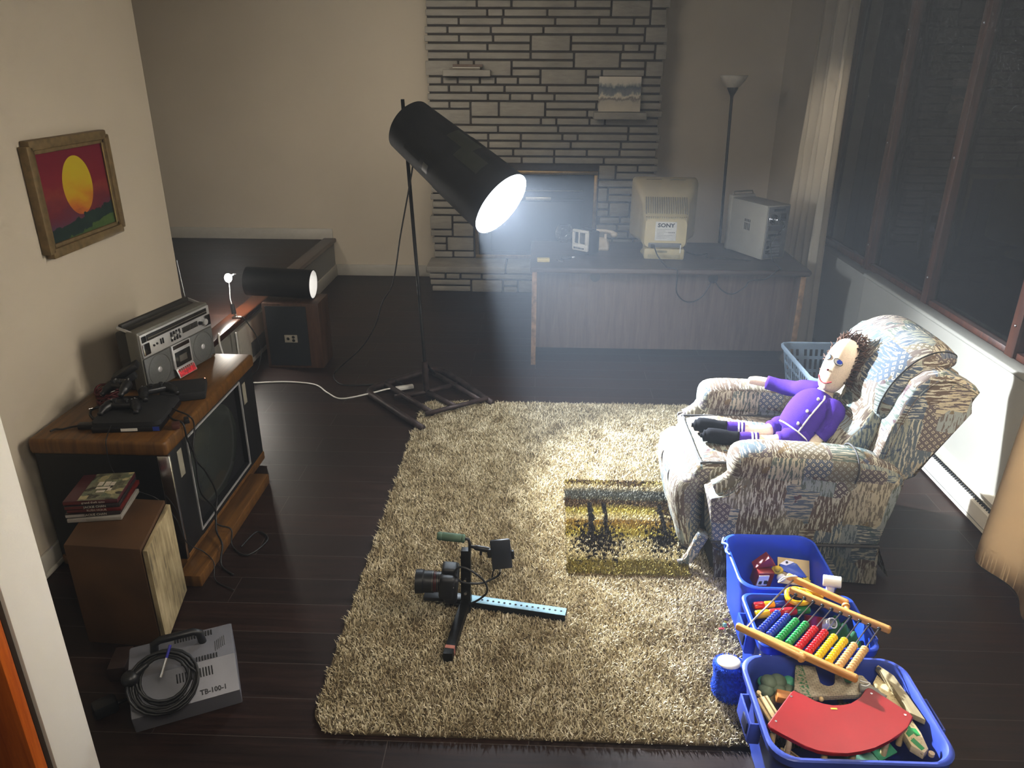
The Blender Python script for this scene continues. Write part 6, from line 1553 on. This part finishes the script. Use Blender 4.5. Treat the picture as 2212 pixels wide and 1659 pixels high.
def m_brickprint():
    t = NT('printed_stone_wall'); br = t.n('ShaderNodeTexBrick'); t.l(t.co('UV'), br.inputs['Vector'])
    br.inputs['Scale'].default_value = 1; br.inputs['Brick Width'].default_value = 0.016; br.inputs['Row Height'].default_value = 0.0065; br.inputs['Mortar Size'].default_value = 0.0007
    br.inputs['Color1'].default_value = (*srgb('#a3977f'), 1); br.inputs['Color2'].default_value = (*srgb('#b3a88f'), 1); br.inputs['Mortar'].default_value = (*srgb('#6f675c'), 1)
    x_, y_, z_ = t.sep(t.co('UV')); n = t.noise(t.co('UV'), 130, 3, 0.7).outputs[0]
    iv = t.math('MULTIPLY', t.math('LESS_THAN', t.math('ABSOLUTE', t.math('SUBTRACT', x_, t.math('MULTIPLY_ADD', y_, 0.1, IVX))), 0.014), t.math('GREATER_THAN', n, 0.52))
    t.set(Base_Color=t.mix(iv, br.outputs['Color'], srgb('#2f6a45')), Roughness=0.55); return t.m
IVX = -0.083
cw = thing('castle_wall', 'wooden castle wall piece with printed bricks and an arch under the abacus', 'toy', (0.91, 1.80, 0.265))
wpoly = [(0.830, 1.880), (0.793, 1.772), (0.822, 1.742), (0.977, 1.757), (1.035, 1.79), (1.02, 1.835), (0.94, 1.848), (0.925, 1.80), (0.915, 1.79), (0.90, 1.785), (0.885, 1.79), (0.878, 1.80), (0.887, 1.866)]
MB().prism(wpoly, 'z', 0.258, 0.276, 0.0015).build('wall_piece', m_brickprint(), cw, 40, True)
MB().prism([(0.955, 1.83), (0.975, 1.835), (0.985, 1.815), (0.97, 1.80), (0.957, 1.805)], 'z', 0.2762, 0.2768).build('green_print', pm('leaf_green', '#3b7048', 0.6), cw, world=True)
MB().sph((0.862, 1.738, 0.272), 0.0075, 12, 8).build('peg_knob', M_BIRCH, cw, world=True)
tr = thing('train_bridge', 'long speckled wooden bridge piece with green stickers along the bin right side', 'toy', (1.08, 1.71, 0.26))
MB().prism([(1.045, 1.815), (1.072, 1.85), (1.085, 1.80), (1.105, 1.63), (1.10, 1.575), (1.082, 1.56), (1.058, 1.585), (1.052, 1.70)], 'z', 0.243, 0.268, 0.002).build('deck', (lambda t: (t.set(Base_Color=t.ramp(t.noise(t.co('Object'), 140, 2).outputs[0], [(0.30, srgb('#8a7852')), (0.36, srgb('#cdb98a')), (0.7, srgb('#d9c79b'))]), Roughness=0.55), t.m)[1])(NT('speckled_wood')), tr, world=True)
for pl in ([(1.066, 1.655), (1.080, 1.66), (1.083, 1.645), (1.095, 1.642), (1.098, 1.62), (1.086, 1.615), (1.082, 1.625), (1.063, 1.612), (1.060, 1.625), (1.074, 1.64)], [(1.062, 1.60), (1.075, 1.61), (1.09, 1.575), (1.078, 1.567)]):
    MB().prism(pl, 'z', 0.2682, 0.2688).build('green_sticker', pm('sticker_green', '#1f8a46', 0.45), tr, world=True)
v = MB().lathe([(0.0, -0.005), (0.008, -0.005), (0.008, 0.005), (0.0, 0.005)], (1.103, 1.562, 0.262), (0, 0, 1), 14)
v.build('joint_peg', M_BIRCH, tr, world=True)
v = MB().cyl((1.056, 1.73, 0.2682), (1.056, 1.73, 0.2686), 0.008).cyl((1.06, 1.70, 0.2682), (1.06, 1.70, 0.2686), 0.005)
v.build('hole_print', INK, tr, world=True)
rp = thing('train_ramp', 'greyish wooden ramp piece resting on the speckled bridge piece', 'toy', (1.09, 1.76, 0.29))
MB().prism([(1.070, 1.862), (1.078, 1.868), (1.108, 1.825), (1.125, 1.655), (1.092, 1.68), (1.085, 1.78)], 'z', 0.270, 0.289, 0.002).build('plank', wood('weathered_ramp_wood', '#8f8266', '#b3a47f', 1, 1.0, 0.6), rp, world=True)
MB().cyl((1.074, 1.853, 0.2892), (1.074, 1.853, 0.2896), 0.006).build('notch', INK, rp, world=True)
gw = thing('grey_connector', 'grey plastic toy piece tied with white string beside the red platform', 'toy', (1.02, 1.765, 0.275))
MB().tube([(0.985, 1.775, 0.285), (1.02, 1.765, 0.286), (1.052, 1.742, 0.282)], [0.013, 0.011, 0.006], 12, smooth=4).build('piece', pm('grey_toy_plastic', '#8d8a80', 0.5), gw, 180, True)
MB().tube([(0.99, 1.79, 0.298), (1.0, 1.78, 0.302), (1.015, 1.778, 0.30), (1.0, 1.766, 0.30), (0.985, 1.77, 0.30)], 0.0022, 6, smooth=5).build('string', WHITEP, gw, 180, True)
fo_ = thing('toy_trees', 'grey green cloud shaped wooden trees at the left of the front bin', 'toy', (0.745, 1.80, 0.23))
v = MB()
for (a, b, c_, r1) in ((0.722, 1.80, 0.240, 0.024), (0.735, 1.822, 0.252, 0.026), (0.765, 1.83, 0.248, 0.027), (0.79, 1.81, 0.236, 0.022), (0.715, 1.775, 0.226, 0.018), (0.76, 1.805, 0.24, 0.024)): v.sph((a, b, c_), (r1, r1, r1 * 0.7), 14, 9)
v.build('leafy_tops', pm('grey_green_wood', '#6d7c68', 0.65, 0, 0.2, 18), fo_, 180, True)
for (a, b, c_, r1) in ((0.728, 1.838, 0.235, 0.022), (0.800, 1.834, 0.245, 0.020)): MB().sph((a, b, c_), (r1, r1, r1 * 0.7), 14, 9).build('mint_top', pm('mint_wood', '#4f9a7c', 0.5), fo_, 180, True)
MB().bx(0.725, 0.775, 1.79, 1.82, 0.16, 0.235, 0.004).build('trunk', M_BIRCH, fo_, world=True)
ob = MB().box((0, 0, 0), (0.05, 0.032, 0.026), None, 0.003).build('wooden_block', wood('orange_block_wood', '#9c5f28', '#c98a48', 0, 1, 0.5), None)
ob.location = (0.762, 1.755, 0.258); ob.rotation_euler = (0.1, 0.1, -0.15); tag(ob, 'small orange wooden block poking out left of the red platform', 'block')
def track(label, loc, rot, group=None):
    t = thing('train_track', label, 'toy track', loc, 0, group); t.rotation_euler = rot
    mb = MB().bx(-0.02, 0.02, -0.06, 0.06, 0, 0.012, 0.002); mb.lathe([(0.0, 0.0), (0.007, 0.0), (0.007, 0.011), (0.0, 0.011)], (0, 0.075, 0.0), (0, 0, 1), 14); mb.bx(-0.003, 0.003, 0.058, 0.072, 0.0, 0.011)
    mb.build('plank', M_BIRCH, t)
    MB().bx(-0.012, -0.007, -0.06, 0.06, 0.0118, 0.0124).bx(0.007, 0.012, -0.06, 0.06, 0.0118, 0.0124).build('groove', pm('groove_shadow', '#7b6440', 0.7), t)
    return t
track('short grooved wooden track standing left of the red platform', (0.708, 1.690, 0.245), (0.25, 0.0, 0.35))
for i, (lo, ro) in enumerate((((0.80, 1.62, 0.12), (0.1, 0.2, 0.8)), ((0.95, 1.66, 0.13), (-0.1, 0.1, 2.0)), ((0.88, 1.76, 0.16), (0.2, -0.1, 1.3)), ((1.0, 1.78, 0.15), (0.0, 0.2, 0.3)))):
    track('loose wooden track buried low among the wooden toys in the front bin', lo, ro, 'loose tracks in the front bin')
for i, (c_, sz, lo, rz, lab) in enumerate((('#86b59c', (0.10, 0.05, 0.008), (0.865, 1.545, 0.235), 0.1, 'pale green wooden board under the red platform, middle'), ('#3f8a66', (0.07, 0.06, 0.008), (0.985, 1.60, 0.238), 0.5, 'darker green wooden board under the red platform, right end'), ('#7fae97', (0.05, 0.05, 0.008), (0.94, 1.562, 0.226), -0.2, 'small pale green wooden board between the other two green boards'))):
    o = MB().box((0, 0, 0), sz, None, 0.002).build('green_board', pm('green_board_%s' % 'abc'[i], c_, 0.5), None)
    o.location = lo; o.rotation_euler = (0.25, 0.0, rz); tag(o, lab, 'board')

# ---- blue plush thing on the rug
pl_ = thing('plush_toy', 'upside down fuzzy blue plush toy on the rug against the front bins', 'plush toy', (0.665, 1.99, 0.02))
M_PLUSH = pm('blue_fur', '#1646b8', 0.95, 0, 0.3, 120, 0.6)
skin = MB(); rings = []
for (z, rx, ry, dx) in ((0.018, 0.030, 0.028, 0.012), (0.024, 0.052, 0.045, 0.012), (0.045, 0.063, 0.052, 0.010), (0.07, 0.062, 0.05, 0.006), (0.095, 0.052, 0.044, 0.0), (0.125, 0.046, 0.04, -0.006), (0.155, 0.050, 0.043, -0.010), (0.170, 0.046, 0.04, -0.010)):
    rings.append([V((0.672 + dx + rx * math.cos(a), 1.995 + ry * math.sin(a), z)) for a in [2 * PI * i / 28 for i in range(28)]])
subd(skin.loft(rings).build('body', M_PLUSH, pl_, 180, True), 1)
subd(MB().tube([(0.70, 1.995, 0.085), (0.705, 1.985, 0.12), (0.708, 1.98, 0.15)], [0.03, 0.024, 0.018], 14, smooth=4).sph((0.709, 1.978, 0.152), (0.022, 0.020, 0.022)).build('stubby_limb', M_PLUSH, pl_, 180, True), 1)
MB().sph((0.662, 1.995, 0.166), (0.040, 0.034, 0.010)).build('white_sole', pm('plush_sole_white', '#d5cfc0', 0.9), pl_, 180, True)
def fur(name, parent, n, L_, mat, seedr=11):
    rd2 = random.Random(seedr); mb = MB()
    for k in range(n):
        z = rd2.uniform(0.025, 0.165); a = rd2.uniform(0, 2 * PI)
        tab = [(0.018, 0.030, 0.028, 0.012), (0.024, 0.052, 0.045, 0.012), (0.045, 0.063, 0.052, 0.010), (0.07, 0.062, 0.05, 0.006), (0.095, 0.052, 0.044, 0.0), (0.125, 0.046, 0.04, -0.006), (0.155, 0.050, 0.043, -0.010), (0.170, 0.046, 0.04, -0.010)]
        for p_, q2 in zip(tab[:-1], tab[1:]):
            if p_[0] <= z <= q2[0]: f_ = (z - p_[0]) / (q2[0] - p_[0]); rx, ry, dx = [p_[j] + (q2[j] - p_[j]) * f_ for j in (1, 2, 3)]; break
        p0_ = V((0.672 + dx + rx * math.cos(a) * 0.98, 1.995 + ry * math.sin(a) * 0.98, z)); o_ = V((math.cos(a), math.sin(a), rd2.uniform(-0.5, 0.3))).normalized()
        o_ += V((rd2.uniform(-.4, .4), rd2.uniform(-.4, .4), rd2.uniform(-.4, .4)))
        x_, y_, d_ = frame_of(o_)
        b_ = mb.bm; v1, v2, v3 = b_.verts.new(p0_ + x_ * 0.0012), b_.verts.new(p0_ - x_ * 0.0012), b_.verts.new(p0_ + d_ * L_); b_.faces.new((v1, v2, v3))
    o = mb.build(name, mat, parent, 180, True); o["kind"] = 'stuff'; return o
fur('fur', pl_, 3500, 0.007, M_PLUSH)

# ---- laundry basket behind the recliner
lb = thing('laundry_basket', 'light blue plastic laundry basket with square holes behind the recliner', 'basket', (1.845, 4.48, 0))
M_LB = pm('grey_blue_basket', '#a9bccf', 0.45, 0, 0.04, 8)
BWd, BDp, BHt = 0.44, 0.66, 0.30
N = 112; ROWS = 14
bm_rows = []
def peri(k, z, n=N):
    base_ = rrect(BWd * k, BDp * k, 0.06 * k, 7)
    pts = [V((a, b, z)) for a, b in base_]; tot = sum((pts[i] - pts[i - 1]).length for i in range(len(pts)))
    out = []; acc = 0; i = 0; m_ = len(pts)
    seg = [(pts[(i + 1) % m_] - pts[i]).length for i in range(m_)]
    for j in range(n):
        d_ = tot * j / n
        while acc + seg[i] < d_: acc += seg[i]; i += 1
        out.append(pts[i].lerp(pts[(i + 1) % m_], (d_ - acc) / seg[i]))
    return out
mbk = MB(); RR = []
for j in range(ROWS + 1):
    tt = j / ROWS; RR.append([mbk.bm.verts.new(p) for p in peri(0.80 + 0.20 * tt, 0.004 + BHt * tt)])
for j in range(ROWS):
    for i in range(N):
        ii = i % 9; jj = j
        hole = (2 <= j <= 11) and (j % 4 != 1) and ii in (1, 3, 5, 7) and j != 5 and j != 9
        if hole: continue
        mbk.bm.faces.new((RR[j][i], RR[j][(i + 1) % N], RR[j + 1][(i + 1) % N], RR[j + 1][i]))
mbk.bm.faces.new(list(reversed(RR[0])))
bmesh.ops.solidify(mbk.bm, geom=mbk.bm.faces[:], thickness=0.004)
mbk.build('basket_wall', M_LB, lb, 40)
MB().loft([peri(1.0, BHt - 0.012, 56), peri(1.035, BHt - 0.016, 56), peri(1.045, BHt + 0.004, 56), peri(1.0, BHt + 0.010, 56), peri(0.985, BHt + 0.004, 56)], True, True).build('rim', M_LB, lb, 50)
sh_ = thing('folded_shirt', 'folded yellow and black sports shirt lying inside the laundry basket', 'shirt', (1.80, 4.42, 0.12))
rows = []
for j in range(17):
    rows.append([(1.80 + (i / 16 - 0.5) * 0.30, 4.42 + (j / 16 - 0.5) * 0.42, 0.175 + 0.02 * math.sin(i * 0.5 + 1) + 0.016 * math.sin(j * 0.7) - 0.11 * (abs(i / 8 - 1) ** 4 + abs(j / 8 - 1) ** 4)) for i in range(17)])
def m_shirt():
    t = NT('yellow_black_jersey'); x_, y_, z_ = t.sep(t.co('Object')); n = t.noise(t.co('Object'), 9, 2).outputs[0]
    w = t.math('PINGPONG', t.math('ADD', t.math('MULTIPLY', x_, 9), t.math('MULTIPLY', n, 1.2)), 0.5)
    t.set(Base_Color=t.ramp(w, [(0.0, srgb('#15140f')), (0.14, srgb('#15140f')), (0.16, srgb('#cfc7a8')), (0.2, srgb('#c58f1e')), (0.5, srgb('#cf9a22'))], 'CONSTANT'), Roughness=0.8); return t.m
mb3 = MB().grid(rows); bmesh.ops.solidify(mb3.bm, geom=mb3.bm.faces[:], thickness=0.05)
mb3.build('cloth', m_shirt(), sh_, 180, True)
# ================================================================== LIGHT, HAZE, CAMERA
def lamp(name, typ, loc, energy, col, **k):
    l = bpy.data.lights.new(name, typ); l.energy = energy; l.color = col
    for a, b in k.items(): setattr(l, a, b)
    o = bpy.data.objects.new(name, l); COL.objects.link(o); o.location = loc
    return o
def aim(o, d): o.rotation_euler = V(d).to_track_quat('-Z', 'Y').to_euler()
sp_ = lamp('tube_spotlight_beam', 'SPOT', LP + ax * 0.035, 2000, (0.84, 0.92, 1.0), spot_size=math.radians(118), spot_blend=1.0, shadow_soft_size=0.03)
aim(sp_, V((0.50, -0.78, -0.38)))
tg_ = lamp('tube_mouth_glow', 'AREA', P1 - ax * 0.025, 46, (0.80, 0.90, 1.0), shape='DISK', size=0.34)
aim(tg_, ax)
lamp('bare_bulb_light', 'POINT', BP, 42.0, (1.0, 0.95, 0.88), shadow_soft_size=0.034)
def area(name, loc, to, e, col, sx, sy, spread=120):
    o = lamp(name, 'AREA', loc, e, col, shape='RECTANGLE', size=sx, size_y=sy)
    aim(o, V(to) - V(loc)); o.data.spread = math.radians(spread); return o
area('left_wall_fill', (1.35, 2.8, 2.70), (-1.7, 3.2, 0.7), 60, (1.0, 0.94, 0.84), 0.8, 2.2)  # added soft fill for the left wall, no fixture of the room
area('back_wall_fill', (-1.0, 4.7, 2.70), (-0.9, 7.5, 1.3), 18, (1.0, 0.93, 0.80), 1.4, 0.4)  # unseen wash, added to lift the back wall and chimney
area('front_fill', (0.5, 0.3, 2.70), (0.6, 2.6, 0.2), 42, (1.0, 0.92, 0.80), 1.2, 0.8)  # overhead fill put in to brighten the rug and chair side
cl_ = lamp('far_curtain_fill', 'SPOT', (1.1, 3.9, 2.7), 85, (1.0, 0.93, 0.82), spot_size=math.radians(24), spot_blend=0.8, shadow_soft_size=0.1)  # extra narrow fill, added to brighten the far curtain
aim(cl_, V((2.03, 5.75, 1.55)) - V((1.1, 3.9, 2.7)))
kl = lamp('near_curtain_fill', 'SPOT', (-0.3, 0.2, 2.6), 720, (1.0, 0.88, 0.70), spot_size=math.radians(22), spot_blend=0.8, shadow_soft_size=0.15)  # added spot fill that lifts the near curtain, not a room lamp
aim(kl, V((2.08, 2.55, 0.55)) - V((-0.3, 0.2, 2.6)))

w = bpy.data.worlds.new('night'); scene.world = w; w.use_nodes = True
nt = w.node_tree; nt.nodes.clear()
wo = nt.nodes.new('ShaderNodeOutputWorld'); bg = nt.nodes.new('ShaderNodeBackground')
bg.inputs[0].default_value = (0.010, 0.013, 0.012, 1); bg.inputs[1].default_value = 0.6
nt.links.new(bg.outputs[0], wo.inputs['Surface'])
vs_ = nt.nodes.new('ShaderNodeVolumeScatter'); vs_.inputs['Color'].default_value = (0.78, 0.87, 1.0, 1)
vs_.inputs['Density'].default_value = 0.0145; vs_.inputs['Anisotropy'].default_value = 0.15
nt.links.new(vs_.outputs[0], wo.inputs['Volume'])

cam = bpy.data.cameras.new('camera'); co_ = bpy.data.objects.new('camera', cam); COL.objects.link(co_); scene.camera = co_
cam.sensor_width = 36.0; cam.lens = 1640.0 / 2212.0 * 36.0; cam.clip_start = 0.02; cam.clip_end = 100
Rm = Matrix(((0.999384, 0.017525, -0.030392), (0.034814, -0.388286, 0.920881), (0.004338, -0.921372, -0.388657)))
cr, cd2, cf = Rm.col[0], Rm.col[1], Rm.col[2]
co_.matrix_world = Matrix(((cr[0], -cd2[0], -cf[0], 0), (cr[1], -cd2[1], -cf[1], 0), (cr[2], -cd2[2], -cf[2], 2.0), (0, 0, 0, 1)))

cy_ = scene.cycles
cy_.use_denoising = True
cy_.max_bounces = 5; cy_.diffuse_bounces = 2; cy_.glossy_bounces = 2; cy_.transmission_bounces = 2; cy_.volume_bounces = 0; cy_.transparent_max_bounces = 8
cy_.use_adaptive_sampling = True; cy_.adaptive_threshold = 0.12; cy_.adaptive_min_samples = 10
cy_.sample_clamp_indirect = 6.0; cy_.caustics_reflective = False; cy_.caustics_refractive = False
scene.view_settings.view_transform = 'Standard'
scene.view_settings.look = 'Medium High Contrast'
scene.view_settings.exposure = -0.18
